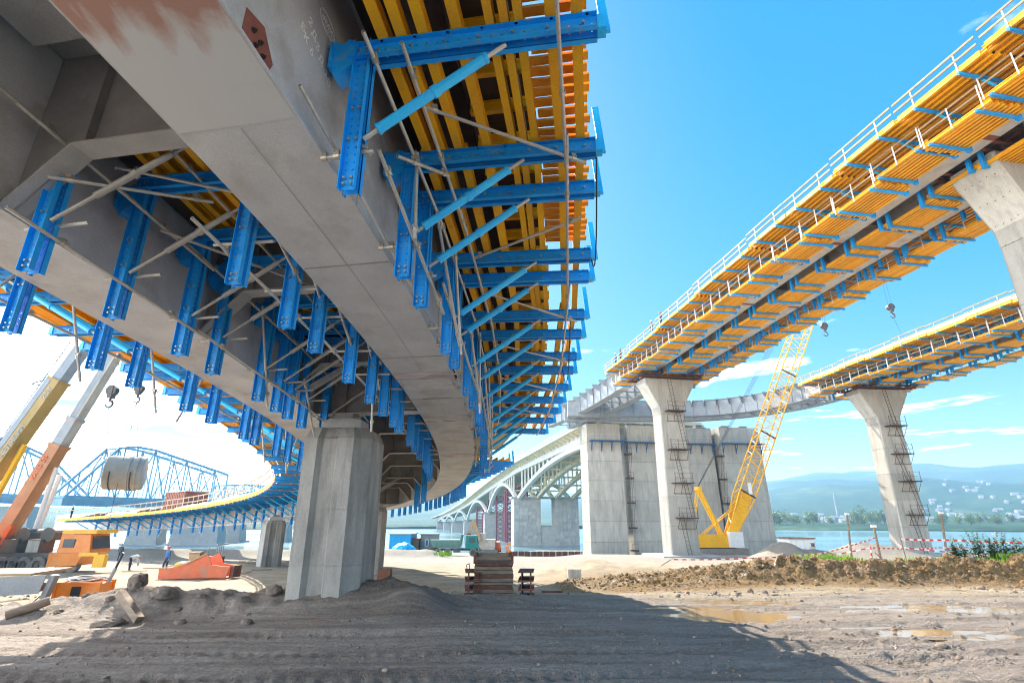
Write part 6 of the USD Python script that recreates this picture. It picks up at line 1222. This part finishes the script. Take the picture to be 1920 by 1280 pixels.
# spoil, rocks and a broken post on the berm
def rock(label, p, size, seed, mt='rock', rz=0.0, group=None):
    m_ = trimesh.creation.icosphere(4, 1.0); v = m_.vertices.copy(); n_ = meshkit.fbm(v * 1.3 + seed * 9.7, 4) - .5; v = v * (1 + .75 * n_)[:, None]; v += .06 * (meshkit.fbm(v * 6 + seed, 3) - .5)[:, None] * v
    c, s_ = math.cos(rz), math.sin(rz); v = v * size; v = np.stack([v[:, 0] * c - v[:, 1] * s_, v[:, 0] * s_ + v[:, 1] * c, v[:, 2]], 1)
    return tag(obj('rock', (v + np.array(p, float), m_.faces), mt, smooth=50), label, 'rock', group)
def berm(u, y): x = px(u, y, .4); return np.array([x, y, gz(x, y)])
rock('big dark upright rock on the earth berm, behind the broken post', berm(254, 14.7) + [0, 0, .12], (.22, .20, .28), 1)
rock('rounded earth-covered boulder on the berm right of the broken post', berm(306, 14.5) + [0, 0, .02], (.36, .26, .19), 2)
rock('flat pale rock at the foot of the earth berm', berm(212, 13.3) + [0, 0, .02], (.34, .24, .13), 3)
rock('small stone on the berm close to the foot of the front pier', berm(514, 15.0) + [0, 0, .06], (.20, .16, .14), 4)
for i in range(16):
    u, y = rng.uniform(60, 520), rng.uniform(13.2, 15.3); rock('small clod lying on the earth berm at the left', berm(u, y) + [0, 0, .0], np.array([.10, .09, .07]) * rng.uniform(.5, 1.5), 20 + i, group='clods on the earth berm')
a = berm(224, 13.9) + [0, 0, .42]; c = berm(268, 13.4) + [0, 0, .06]; b = MB(); b.bar(a, c, .17, .15, up=(.3, 0, 1)); tag(obj('broken_post', b, 'weathered_wood'), 'broken square concrete post leaning on the rocks of the earth berm', 'post')
a = berm(20, 13.6) + [0, 0, .05]; c = berm(95, 14.0) + [0, 0, .16]; b = MB(); b.tube(a, c, .13, 10, r2=.10); tag(obj('log', b, 'weathered_wood', smooth=40), 'thick muddy log along the foot of the berm at the left edge', 'log')
a = berm(-20, 15.6) + [0, 0, .25]; c = berm(50, 15.2) + [0, 0, .25]; b = MB(); b.bar(a, c, .10, .04); tag(obj('board', b, 'pale_wood'), 'thin pale board lying at the left edge above the log', 'board')
# stack of rusty form panels and the two short beam stacks
st = berm(925, 18.0); st[2] -= .02; t = thing('form_panel_stack', 'stack of weathered brown form panels standing in the middle of the mud', 'panel stack', st, .03)
z = .10
for i, h_ in enumerate((.11, .10, .12, .10, .09, .12, .10, .13, .10, .09)):
    w_ = 1.24 - .006 * i + rng.uniform(-.02, .02); b = MB(); b.box((rng.uniform(-.02, .02), .55, z + h_ / 2), (w_, 1.8, h_ - .014)); obj('panel', b, 'weathered_wood' if i % 3 else 'rust', t); z += h_
b = MB(); b.box((0, .55, .04), (1.1, 1.6, .10)); obj('bearer', b, 'weathered_wood', t)
for x in (-.58, .58):
    for y in (-.3, 1.4): b = MB(); b.box((x, y, z + .11), (.10, .10, .24)); obj('corner_post', b, 'rust', t)
b = MB(); b.box((0, -.33, z + .14), (1.1, .05, .09)); obj('top_rail', b, 'weathered_wood', t); b = MB(); b.box((0, 1.42, z + .14), (1.1, .05, .12)); obj('top_rail', b, 'weathered_wood', t)
for (u, nm, n_, w_, rz) in ((885, 'left', 3, .52, .10), (988, 'right', 3, .48, -.06)):
    p = berm(u, 17.7); z = p[2]
    for i in range(n_):
        h_ = .25; b = MB()
        for zz in (.012, h_ - .012): b.box((0, .5, zz), (w_, 1.3, .024), rz)
        for xx in (-w_ * .28, w_ * .28): b.box((xx, .5, h_ / 2), (.02, 1.28, h_ - .05), rz)
        pr_ = obj('steel_beam', b, 'rust' if i != 1 else 'primer_red'); place(pr_, (p[0], p[1], z)); tag(pr_, f'short rusty box beam in the small stack {nm} of the brown panel stack, ' + ['lowest', 'middle', 'topmost'][i], 'steel beam'); z += h_ + .002
    if nm == 'left': b = MB(); b.wire([(p[0] - .16, p[1], z), (p[0] - .18, p[1], z + .2), (p[0] - .10, p[1], z + .24), (p[0] - .08, p[1], z + .02)], .014, 6); tag(obj('lifting_loop', b, 'rust'), 'bent rusty bar loop standing on the left beam stack', 'lifting loop')
# concrete block and footing bits in the middle distance
for (u, y, w_, h_, lab) in ((1077, 33, .75, .62, 'single grey concrete block on the gravel bank right of the panel stack'), (1160, 44, .9, .35, 'low concrete block on the gravel left of the flared pier'), (720, 32, .7, .9, 'dark rusty box at the foot of the pier behind the front pier')):
    p = gat(u, y); b = MB(); bx_ = trimesh.creation.box((w_, w_ * .8, h_)); bx_ = bx_.subdivide(); b.add(bx_.vertices + p + [0, 0, h_ / 2 - .04], bx_.faces); tag(obj('block', b, 'rust' if 'rusty' in lab else 'concrete_warm'), lab, 'block')
for i in range(16):
    p = gat(r0_.uniform(150, 545), r0_.uniform(40, 62)); a_ = r0_.uniform(-.5, .5); L_ = r0_.uniform(1.2, 4.0); dv = np.array([math.cos(a_), math.sin(a_), 0]) * L_ / 2; b = MB(); b.bar(p - dv + [0, 0, .06], p + dv + [0, 0, .08], r0_.uniform(.12, .25), .06); tag(obj('loose_board', b, 'pale_wood' if i % 3 else 'weathered_wood'), 'loose board lying flat in the yard behind the orange hopper', 'board', 'boards scattered in the left yard')
for i, (u, y, L_, lab) in enumerate(((690, 24, .9, 'short rusty pipe lying left of the panel stack'), (1035, 22, .8, 'short steel offcut lying right of the panel stack'), (610, 13.2, .7, 'thin bent bar in the mud in front of the nearest pier'), (1180, 40, 1.4, 'rusty beam offcut on the gravel by the flared pier'))):
    p = gat(u, y); b = MB(); b.tube(p + [-L_ / 2, .05, .05], p + [L_ / 2, -.1, .06], .035 if i != 2 else .012, 7); tag(obj('steel_offcut', b, 'rust'), lab, 'steel offcut')
# site huts, blue sheet store, dump truck
def hut(name, label, u0, u1, y, h_, mt, roof, win=None, dpt=4.0, cat='hut'):
    p0, p1 = gat(u0, y), gat(u1, y); w_ = p1[0] - p0[0]; t = thing(name, label, cat, ((p0[0] + p1[0]) / 2, y, p0[2]))
    b = MB(); b.box((0, dpt / 2, h_ / 2), (w_, dpt, h_)); wl = obj('wall', b, mt, t)
    b = MB(); b.box((0, dpt / 2, h_ + .07), (w_ + .3, dpt + .3, .14)); obj('roof', b, roof, t)
    for x in np.arange(-w_ / 2 + .2, w_ / 2 - .1, .45): b = MB(); b.box((x, -.015, h_ / 2), (.05, .03, h_ - .1)); obj('rib', b, mt, wl)
    if win:
        f = MB(); x, z, ww, hh = win
        for dx, dz, a, c in ((0, hh / 2, ww + .14, .1), (0, -hh / 2, ww + .14, .1), (ww / 2, 0, .1, hh), (-ww / 2, 0, .1, hh)): f.box((x + dx, -.06, z + dz), (a, .08, c))
        wf = obj('window_frame', f, 'white_paint', t); b = MB(); b.box((x, -.03, z), (ww, .03, hh)); obj('pane', b, 'glass_dark', wf)
    return t
hut('sheet_store', 'site store clad in bright azure sheeting, behind the second pier', 728, 768, 76, 2.7, 'azure_sheet', 'roof_white', None, 5, 'store')
hut('timber_shed', 'narrow brown shed between the azure store and the grey cabin', 769, 783, 77, 2.1, 'weathered_wood', 'primer_red', None, 3)
hut('site_cabin', 'grey site cabin with one white-framed window left of the teal dump truck', 787, 817, 78, 2.7, 'grey_siding', 'roof_white', (-.2, 1.6, .45, .9), 3)
hut('white_container', 'white container on the far bank below the red towers', 914, 938, 118, 2.3, 'white_paint', 'roof_white', None, 3, 'container')
hut('river_shed', 'small white-walled shed with a flat roof at the water edge right of the lattice crane', 1483, 1529, 60, 1.3, 'white_paint', 'weathered_wood', (1.1, .7, .5, .5), 2.5)
p = gat(757, 71); m_ = trimesh.creation.icosphere(4, 1.0); v = m_.vertices * [1.55, 1.2, 1.0]; v[:, 2] = np.maximum(v[:, 2], -.05); v = v * (1 + .35 * (meshkit.fbm(v * 2.2, 4) - .5))[:, None]; b = MB(); b.add(v + p, m_.faces); tag(obj('tarpaulin_heap', b, 'blue_tube', smooth=50), 'heap under a crumpled blue tarpaulin in front of the azure store', 'tarpaulin')
tx = gat(853, 76); tx[2] -= .05; t = thing('dump_truck', 'teal dump truck standing side-on beyond the mud road', 'truck', tx)
b = MB(); b.box((-.2, 1.2, .85), (6.4, 1.0, .28)); obj('chassis', b, 'chassis', t)
b = MB(); b.hexa([(-3.0, 0, 1.1), (.55, 0, 1.1), (.55, 2.4, 1.1), (-3.0, 2.4, 1.1), (-3.5, -.1, 2.1), (.75, -.1, 2.1), (.75, 2.5, 2.1), (-3.5, 2.5, 2.1)]); dbody = obj('dump_body', b, 'teal_faded', t)
for x in np.linspace(-2.7, .3, 5): b = MB(); b.box((x, -.07, 1.6), (.10, .08, .95)); obj('rib', b, 'teal_faded', dbody)
b = MB(); b.hexa([(.45, 0, 1.1), (.62, 0, 1.1), (.62, 2.4, 1.1), (.45, 2.4, 1.1), (.75, 0, 2.75), (.95, 0, 2.75), (.95, 2.4, 2.75), (.75, 2.4, 2.75)]); obj('headboard', b, 'teal_paint', dbody)
b = MB(); b.hexa([(1.35, .05, .95), (3.2, .05, .95), (3.2, 2.35, .95), (1.35, 2.35, .95), (1.4, .1, 2.62), (2.85, .1, 2.62), (2.85, 2.3, 2.62), (1.4, 2.3, 2.62)]); cab = obj('cab', b, 'teal_paint', t)
b = MB(); b.box((2.25, .06, 2.05), (.75, .05, .6)); obj('side_window', b, 'glass_dark', cab)
b = MB(); b.hexa([(3.15, .3, 1.65), (3.18, .3, 1.65), (3.18, 2.1, 1.65), (3.15, 2.1, 1.65), (2.92, .3, 2.5), (2.95, .3, 2.5), (2.95, 2.1, 2.5), (2.92, 2.1, 2.5)]); obj('windscreen', b, 'glass_dark', cab)
b = MB(); b.box((3.3, 1.2, .75), (.25, 2.3, .35)); obj('bumper', b, 'chassis', t)
b = MB(); b.box((.2, .2, .75), (.9, .5, .5)); obj('fuel_tank', b, 'chassis', t)
for x in (2.45, -1.0, -2.25): wheel(t, (x, .15, .52), .53, .35)
p = gat(884, 84); t = thing('excavator', 'sand-coloured excavator arm rising behind the cab of the teal dump truck', 'excavator', p)
b = MB(); b.box((2.2, 2, 1.4), (2.6, 2.4, 1.5)); b.box((1.4, 1.2, 2.3), (1.3, 1.1, 1.4)); obj('body', b, 'sack', t)
b = MB(); b.bar((1.2, .5, 2.0), (.1, .5, 4.9), .5, .55); b.bar((.1, .5, 4.9), (-.45, .5, 3.0), .4, .45); obj('arm', b, 'pale_wood', t)
b = MB(); b.hexa([(-.9, .1, 2.2), (-.2, .1, 2.2), (-.2, 1, 2.2), (-.9, 1, 2.2), (-.8, .1, 3.0), (-.2, .1, 3.0), (-.2, 1, 3.0), (-.8, 1, 3.0)]); obj('bucket', b, 'rust', t)
b = MB(); b.box((2.2, .6, .35), (3.4, .6, .7)); b.box((2.2, 3.2, .35), (3.4, .6, .7)); obj('crawler_track', b, 'rubber', t)
p = gat(930, 86); t = thing('mixer', 'orange-red machine with a round drum behind the panel stack', 'machine', p)
b = MB(); b.tube((-.8, 0, 1.5), (.7, 0, 1.7), .8, 14); obj('drum', b, 'orange_red', t); b = MB(); b.box((0, .2, .55), (2.6, 1.2, .5)); obj('chassis', b, 'chassis', t)
for x in (-.9, .9): wheel(t, (x, -.4, .42), .42, .25)
b = MB()
for i in range(4): b.box((1.7 + .3 * (i % 2), 0, .5 + .5 * i), (.5, .5, .42))
obj('hopper', b, 'truck_orange', t)
t = thing('sheet_pile_wall', 'long low wall of rusty sheet piles in front of the abutment and the stone pier', 'wall')
for i in range(62):
    u = 948 + i * 2.35; p = gat(u, 92); b = MB(); b.box((p[0], 92 + .18 * (i % 2), -3.45), (.235, .12, 1.7)); obj('sheet_pile', b, 'rust' if i % 5 else 'grey_siding', t)
# poles, barrier tapes and plants on the right
for (u0, v0, u1, y, lab) in ((1588, 963, 1598, 44, 'dark leaning pole between the lattice crane and the river-bank pier, its top capped white'), (1638, 986, 1657, 36, 'shorter dark pole just left of the river-bank pier'), (1764, 961, 1779, 40, 'dark leaning pole right of the river-bank pier')):
    p = gat(u1, y); d_ = (v0 - 640) / 975.; zt = EYE + y * (math.sin(PITCH) - d_ * math.cos(PITCH)) / (math.cos(PITCH) + d_ * math.sin(PITCH)); t = thing('pole', lab, 'pole', p); tp = np.array([px(u0, y, zt), y, zt]) - p
    b = MB(); b.tube((0, 0, -.3), tp, .085, 8, r2=.07); obj('shaft', b, 'weathered_wood', t); b = MB(); b.box(tp, (.30, .16, .14)); obj('cap', b, 'white_paint', t)
def tape(label, pts, w_=.055):
    t = thing('barrier_tape', label, 'barrier tape', pts[0]); pts = np.array(pts) - np.array(pts[0]); seg = []
    for a, c in zip(pts[:-1], pts[1:]):
        n = max(2, int(np.linalg.norm(c - a) / .20)); sag = .05 * np.linalg.norm(c - a) * .5
        seg += [a + (c - a) * q - np.array([0, 0, sag * 4 * q * (1 - q) * .35]) for q in np.linspace(0, 1, n, endpoint=False)]
    seg.append(pts[-1]); R_, W_ = MB(), MB()
    for i, (a, c) in enumerate(zip(seg[:-1], seg[1:])): (R_ if i % 2 else W_).bar(a, c, .006, w_)
    obj('white_stripes', W_, 'white_paint', t); obj('red_stripes', R_, 'tape_red', t)
def tp_(u, v, y):
    d_ = (v - 640) / 975.; z = EYE + y * (math.sin(PITCH) - d_ * math.cos(PITCH)) / (math.cos(PITCH) + d_ * math.sin(PITCH)); return np.array([px(u, y, z), y, z])
tape('red and white tape stretched low across the bank towards the post by the river pier', [tp_(1255, 1048, 27), tp_(1400, 1046, 27), tp_(1540, 1037, 28), tp_(1640, 1008, 30)])
tape('red and white tape running from the bank up to the small striped post', [tp_(1440, 1057, 26.5), tp_(1560, 1040, 26.5), tp_(1632, 1026, 26)])
tape('red and white tape sagging from the small striped post to the right edge', [tp_(1695, 1026, 26), tp_(1830, 1038, 25.5), tp_(1960, 1068, 25)])
tape('upper red and white tape across the river at the right', [tp_(1690, 1010, 29), tp_(1780, 1012, 29), tp_(1960, 1017, 29)], .09)
tape('thin red and white tape just above the plants at the right', [tp_(1632, 1026, 26), tp_(1760, 1026, 29), tp_(1960, 1028, 29)])
p = tp_(1636, 1060, 24.6); t = thing('striped_post', 'short post wrapped in red and white tape on the crest of the brown bank', 'post', p)
q = tp_(1632, 1024, 24.6) - p
for i in range(6): b = MB(); b.tube(q * i / 6, q * (i + 1) / 6, .03, 6); obj('stripe', b, 'tape_red' if i % 2 else 'white_paint', t)
for (u0, v0, u1, v1, y) in ((1640, 1035, 1660, 1052, 25), (1688, 1008, 1702, 1058, 27), (1240, 1060, 1262, 1046, 30)):
    b = MB(); b.tube(tp_(u0, v0, y), tp_(u1, v1, y), .022, 6); tag(obj('stake', b, 'weathered_wood'), {1640: 'thin stick leaning against the small striped post', 1688: 'thin stake holding tapes in front of the river-bank pier', 1240: 'thin stake by the footing of the flared pier'}[u0], 'stake')
def tuft(name, label, p, n, h_, spread, mt, cat='plant', group=None, wide=.03, seed=0):
    r_ = np.random.default_rng(seed); b = MB()
    for i in range(n):
        a = r_.uniform(0, 2 * math.pi); r = spread * math.sqrt(r_.uniform()); base = np.array([r * math.cos(a), r * math.sin(a) * .6, 0]); hh = h_ * r_.uniform(.5, 1.1); ln = np.array([r_.uniform(-.4, .4), r_.uniform(-.4, .4), 1]) * hh; sd = np.array([math.cos(a + 1), math.sin(a + 1), 0]) * wide * r_.uniform(.6, 1.5)
        b.add([base - sd, base + sd, base + ln * .6 + sd * .8, base + ln, base + ln * .6 - sd * .8], [[0, 1, 2], [0, 2, 4], [4, 2, 3]])
    q = obj(name, b, mt); place(q, p); return tag(q, label, cat, group)
def shrub(label, p, h_, n, spread, mt, seed, group=None):
    r_ = np.random.default_rng(seed); t = thing('shrub', label, 'shrub', p, 0, group); st_, lf = MB(), MB()
    for k in range(n):
        a = r_.uniform(0, 6.3); base = np.array([r_.uniform(-spread, spread), r_.uniform(-spread, spread) * .4, 0]); top_ = base + np.array([r_.uniform(-.25, .25), r_.uniform(-.2, .2), 1]) * h_ * r_.uniform(.6, 1.1); st_.tube(base, top_, .012, 4, r2=.004)
        for q in np.linspace(.25, 1, 16):
            c = base + (top_ - base) * q
            for _ in range(2):
                an = r_.uniform(0, 6.3); L_ = .16 * (1.25 - q) + .06; dv = np.array([math.cos(an), math.sin(an), r_.uniform(-.1, .6)]) * L_; sd = np.cross(dv, (0, 0, 1)) * .28; lf.add([c, c + dv * .5 + sd, c + dv, c + dv * .5 - sd], [[0, 1, 2], [0, 2, 3]])
    obj('stem', st_, 'leaf_dark', t); tag(obj('leaves', lf, mt, t), None, None, None, 'stuff')
for i, (u, y, n, h_, sp, mt_, lab) in enumerate(((1550, 24.5, 60, .30, 1.3, 'leaf_bright', 'bright green weeds on the brown bank left of the small striped post'), (1605, 24.6, 50, .28, .9, 'leaf_bright', 'patch of bright weeds just left of the small striped post'), (1660, 24.7, 40, .34, .6, 'leaf_bright', 'green weeds in front of the river-bank pier, on its left'), (1715, 24.8, 55, .34, .9, 'leaf_bright', 'green weeds at the foot of the river-bank pier, on its right'), (1840, 24.8, 130, .36, 1.8, 'leaf_bright', 'broad patch of bright weeds under the shrubs at the right'), (1905, 24.7, 110, .38, 1.1, 'leaf_bright', 'bright weeds at the very right edge'), (1245, 30, 40, .3, .4, 'leaf_bright', 'small green tuft beside the footing of the flared pier'), (830, 69, 60, .7, 1.2, 'leaf_bright', 'yellow-green weeds in front of the teal dump truck'))):
    tuft('weeds', lab, gat(u, y) + [0, 0, -.03], n * 2, h_, sp, mt_, seed=i)
for i, (u, h_, lab) in enumerate(((1808, .95, 'thin dark shrub, leftmost at the right edge of the bank'), (1848, 1.25, 'tallest dark shrub on the bank near the right edge'), (1880, 1.1, 'dark shrub right of the tallest one'), (1918, 1.0, 'dark shrub cut by the right edge'))):
    shrub(lab, gat(u, 25.2), h_, 14, .5, 'leaf_dark', 40 + i)
# loose stones and clods of the churned road
pi = UsdGeom.PointInstancer.Define(stage, '/World/gravel'); ps_ = []
for k in range(4):
    m_ = trimesh.creation.icosphere(1, 1.0); v = m_.vertices * (1 + .7 * (meshkit.fbm(m_.vertices * 1.7 + k * 5, 3) - .5))[:, None] * [1, .85, .62]
    usdkit.mesh(stage, f'/World/gravel/stone_{k}', (v, m_.faces), M['clod']); ps_.append(f'/World/gravel/stone_{k}')
pi.CreatePrototypesRel().SetTargets([Sdf.Path(q) for q in ps_])
r_ = np.random.default_rng(5); N_ = 15000; yq = 4.2 + 26 * r_.uniform(size=N_) ** 1.5; xq = r_.uniform(-1.25, 1.25, N_) * (yq + 1)
den = meshkit.fbm(np.stack([xq * .5, yq * .9, xq * 0], -1), 4, 9); kp = r_.uniform(size=N_) < np.clip((den - .36) * 4.5, .04, 1); xq, yq = xq[kp], yq[kp]; N_ = len(xq)
sz = np.clip(.010 * np.exp(r_.normal(size=N_) * .65), .004, .06) * (1 + .8 * (yq > 19)) * (1 + .5 * (xq > 3)); zq = ground_h(xq, yq) + sz * .2
qa = r_.uniform(0, 2 * math.pi, N_); qt = r_.normal(size=(N_, 2)) * .15
pi.CreateProtoIndicesAttr(Vt.IntArray.FromNumpy(r_.integers(0, 4, N_).astype(np.int32))); pi.CreatePositionsAttr(Vt.Vec3fArray.FromNumpy(np.stack([xq, yq, zq], 1).astype(np.float32)))
pi.CreateScalesAttr(Vt.Vec3fArray.FromNumpy((sz[:, None] * r_.uniform(.8, 1.3, (N_, 3))).astype(np.float32)))
pi.CreateOrientationsAttr([Gf.Quath(float(math.cos(a / 2)), float(t_[0]), float(t_[1]), float(math.sin(a / 2))).GetNormalized() for a, t_ in zip(qa, qt)])
pi2 = UsdGeom.PointInstancer.Define(stage, '/World/bank_clods'); ps_ = []
for k in range(3):
    m_ = trimesh.creation.icosphere(1, 1.0); v = m_.vertices * (1 + .9 * (meshkit.fbm(m_.vertices * 1.9 + k * 3, 3) - .5))[:, None] * [1, .85, .7]
    usdkit.mesh(stage, f'/World/bank_clods/clod_{k}', (v, m_.faces), M['bank_clod']); ps_.append(f'/World/bank_clods/clod_{k}')
pi2.CreatePrototypesRel().SetTargets([Sdf.Path(q) for q in ps_])
r2_ = np.random.default_rng(6); n2_ = 9000; xq2 = r2_.uniform(2.0, 34, n2_); cyq = np.interp(xq2, [1.5, 4, 8, 14, 22, 40, 80], [25.5, 24.5, 23.6, 23.2, 23.6, 25, 30]); yq2 = cyq + r2_.normal(size=n2_) * .75 - .55
sz2 = np.clip(.016 * np.exp(r2_.normal(size=n2_) * .7), .006, .11); zq2 = ground_h(xq2, yq2) + sz2 * .15
pi2.CreateProtoIndicesAttr(Vt.IntArray.FromNumpy(r2_.integers(0, 3, n2_).astype(np.int32))); pi2.CreatePositionsAttr(Vt.Vec3fArray.FromNumpy(np.stack([xq2, yq2, zq2], 1).astype(np.float32))); pi2.CreateScalesAttr(Vt.Vec3fArray.FromNumpy((sz2[:, None] * r2_.uniform(.7, 1.3, (n2_, 3))).astype(np.float32)))
pi2.CreateOrientationsAttr([Gf.Quath(float(math.cos(a)), 0.0, 0.0, float(math.sin(a))).GetNormalized() for a in r2_.uniform(0, 3.14, n2_)])
tag(pi2.GetPrim(), 'brown clods and lumps of earth covering the thrown-up bank', 'earth clods', None, 'stuff')
tag(pi.GetPrim(), 'loose stones and clods scattered over the churned mud', 'gravel', None, 'stuff')
# puddle of brown water and a wet film on the road
def pool(name, label, cx_, cy_, rx, ry, z, mt, seed, n=40):
    a = np.linspace(0, 2 * math.pi, n, endpoint=False); r = 1 + .9 * (meshkit.fbm(np.stack([np.cos(a) * 1.2 + seed, np.sin(a) * 1.2, a * 0], -1), 3) - .5); v = np.stack([cx_ + rx * r * np.cos(a), cy_ + ry * r * np.sin(a), np.full(n, z)], 1); v = np.vstack([v, [[cx_, cy_, z]]]); f = [[i, (i + 1) % n, n] for i in range(n)]; return struct(name, (v, np.array(f)), mt)
for i, (x, y, rx, ry, up) in enumerate(((5.4, 14.6, 2.6, 1.5, .075), (8.6, 12.2, 2.2, .7, .035), (11.5, 15.6, 3.2, .9, .035), (7.4, 17.4, 3.0, .7, .03), (-1.6, 8.3, .6, .2, .02))):
    xx, yy_ = np.meshgrid(np.linspace(x - rx * .5, x + rx * .5, 15), np.linspace(y - ry * .5, y + ry * .5, 15)); pool('puddle', None, x, y, rx, ry, float(np.percentile(ground_h(xx.ravel(), yy_.ravel()), 30)) + up * .55, 'puddle', i + 1)

# far bank: trees, houses of the town, chimney, boat
def crown_tree(label, p, h_, r, mt, seed, group=None):
    r_ = np.random.default_rng(seed); t = thing('tree', label, 'tree', p, 0, group); b = MB(); b.tube((0, 0, 0), (0, 0, h_ * .6), h_ * .03, 5, r2=h_ * .012); obj('trunk', b, 'weathered_wood', t); lf = MB(); n = 260
    c = np.array([[r_.normal() * r * .45, r_.normal() * r * .45, h_ * .58 + r_.normal() * h_ * .18] for _ in range(9)])
    k = r_.integers(0, 9, n); o = r_.normal(size=(n, 3)) * [r * .30, r * .30, h_ * .10]; P = c[k] + o; P[:, 2] = np.maximum(P[:, 2], h_ * .12)
    for q in P: e = r_.normal(size=(3, 3)) * h_ * .065; lf.add(q + e, [[0, 1, 2]])
    tag(obj('crown', lf, mt, t), None, None, None, 'stuff')
_edge_az = np.degrees(az)
def far_z(x, y):
    a = math.degrees(math.atan2(x, y)); r = math.hypot(x, y); i = int(np.argmin(abs(_edge_az - a))); return float(np.interp(r, rad, FZ[:, i]))
r_ = np.random.default_rng(11)
for i in range(46):
    u = r_.uniform(1432, 1700) if i < 26 else r_.uniform(1755, 1935); y = r_.uniform(640, 760); h_ = r_.uniform(8, 17) * (1.15 if i < 26 else .85); x = px(u, y, 0)
    crown_tree('leafy tree on the far river bank ' + ('left of the river-bank pier' if i < 26 else 'right of the river-bank pier'), (x, y, far_z(x, y) - .5), h_, h_ * .42, 'leaf_far', 100 + i, 'trees on the far bank, ' + ('left of the pier' if i < 26 else 'right of the pier'))
for i in range(84):
    u = r_.uniform(1450, 1700) if i < 44 else r_.uniform(1735, 1935); y = r_.uniform(800, 1150) if i < 60 else r_.uniform(1150, 1700); x = px(u, y, 10); z = far_z(x, y); w_, h_ = r_.uniform(6, 14), r_.uniform(3, 6) * (1.9 if i < 14 else 1)
    t = thing('house', ('pale town building seen through the haze left of the river-bank pier' if i < 44 else 'pale house on the hazy slope right of the river-bank pier'), 'house', (x, y, z - 1), r_.uniform(-.6, .6), 'buildings of the far town, ' + ('left' if i < 44 else 'right'))
    b = MB(); b.box((0, 0, h_ / 2), (w_, 9, h_)); obj('wall', b, 'far_wall', t)
    b = MB(); b.hexa([(-w_ / 2 - .4, -5, h_), (w_ / 2 + .4, -5, h_), (w_ / 2 + .4, 5, h_), (-w_ / 2 - .4, 5, h_), (-w_ / 2 - .4, -.4, h_ + 3.2), (w_ / 2 + .4, -.4, h_ + 3.2), (w_ / 2 + .4, .4, h_ + 3.2), (-w_ / 2 - .4, .4, h_ + 3.2)]); obj('roof', b, 'roof_white', t)
    if i < 14:
        b = MB()
        for x_ in np.arange(-w_ / 2 + 1.5, w_ / 2 - 1, 2.6):
            for z_ in np.arange(2, h_ - 1, 3): b.box((x_, -4.53, z_), (1.2, .1, 1.4))
        tag(obj('window_panes', b, 'glass_dark', t), None, None, None, 'stuff')
x = px(1571, 1200, 10); b = MB(); b.tube((x, 1200, far_z(x, 1200) - 1), (x, 1200, far_z(x, 1200) + 46), 2.2, 10, r2=1.5); tag(obj('chimney', b, 'far_wall'), 'thin factory chimney in the town beyond the river', 'chimney')
x, y = px(1869, 330, WATER), 330; t = thing('boat', 'small boat on the river near the right edge', 'boat', (x, y, WATER + .1)); b = MB(); b.sweep([[(-3.5, 0, .9), (-3.4, 0, .8), (-3.4, .1, .8), (-3.5, .1, .9)], [(-2, -.9, .8), (-1.6, -.5, 0), (-1.6, .5, 0), (-2, .9, .8)], [(3, -.9, .7), (2.8, -.6, 0), (2.8, .6, 0), (3, .9, .7)]]); obj('hull', b, 'white_paint', t); b = MB(); b.box((.3, 0, 1.1), (1.8, 1.2, .8)); obj('cabin', b, 'grey_siding', t)
# ---------------------------------------------------------------- air
M['air'] = usdkit.material(stage, '/World/Looks/air', {'v': ('principled_volume', {'color': (.36, .66, 1.0), 'density': .00021, 'anisotropy': .3})}, [], volume='v.volume')
b = MB(); b.hexa([(-6500, -400, -14), (6500, -400, -14), (6500, 9500, -14), (-6500, 9500, -14), (-6500, -400, 345), (6500, -400, 345), (6500, 9500, 345), (-6500, 9500, 345)])
struct('haze', b, 'air', kind='stuff')
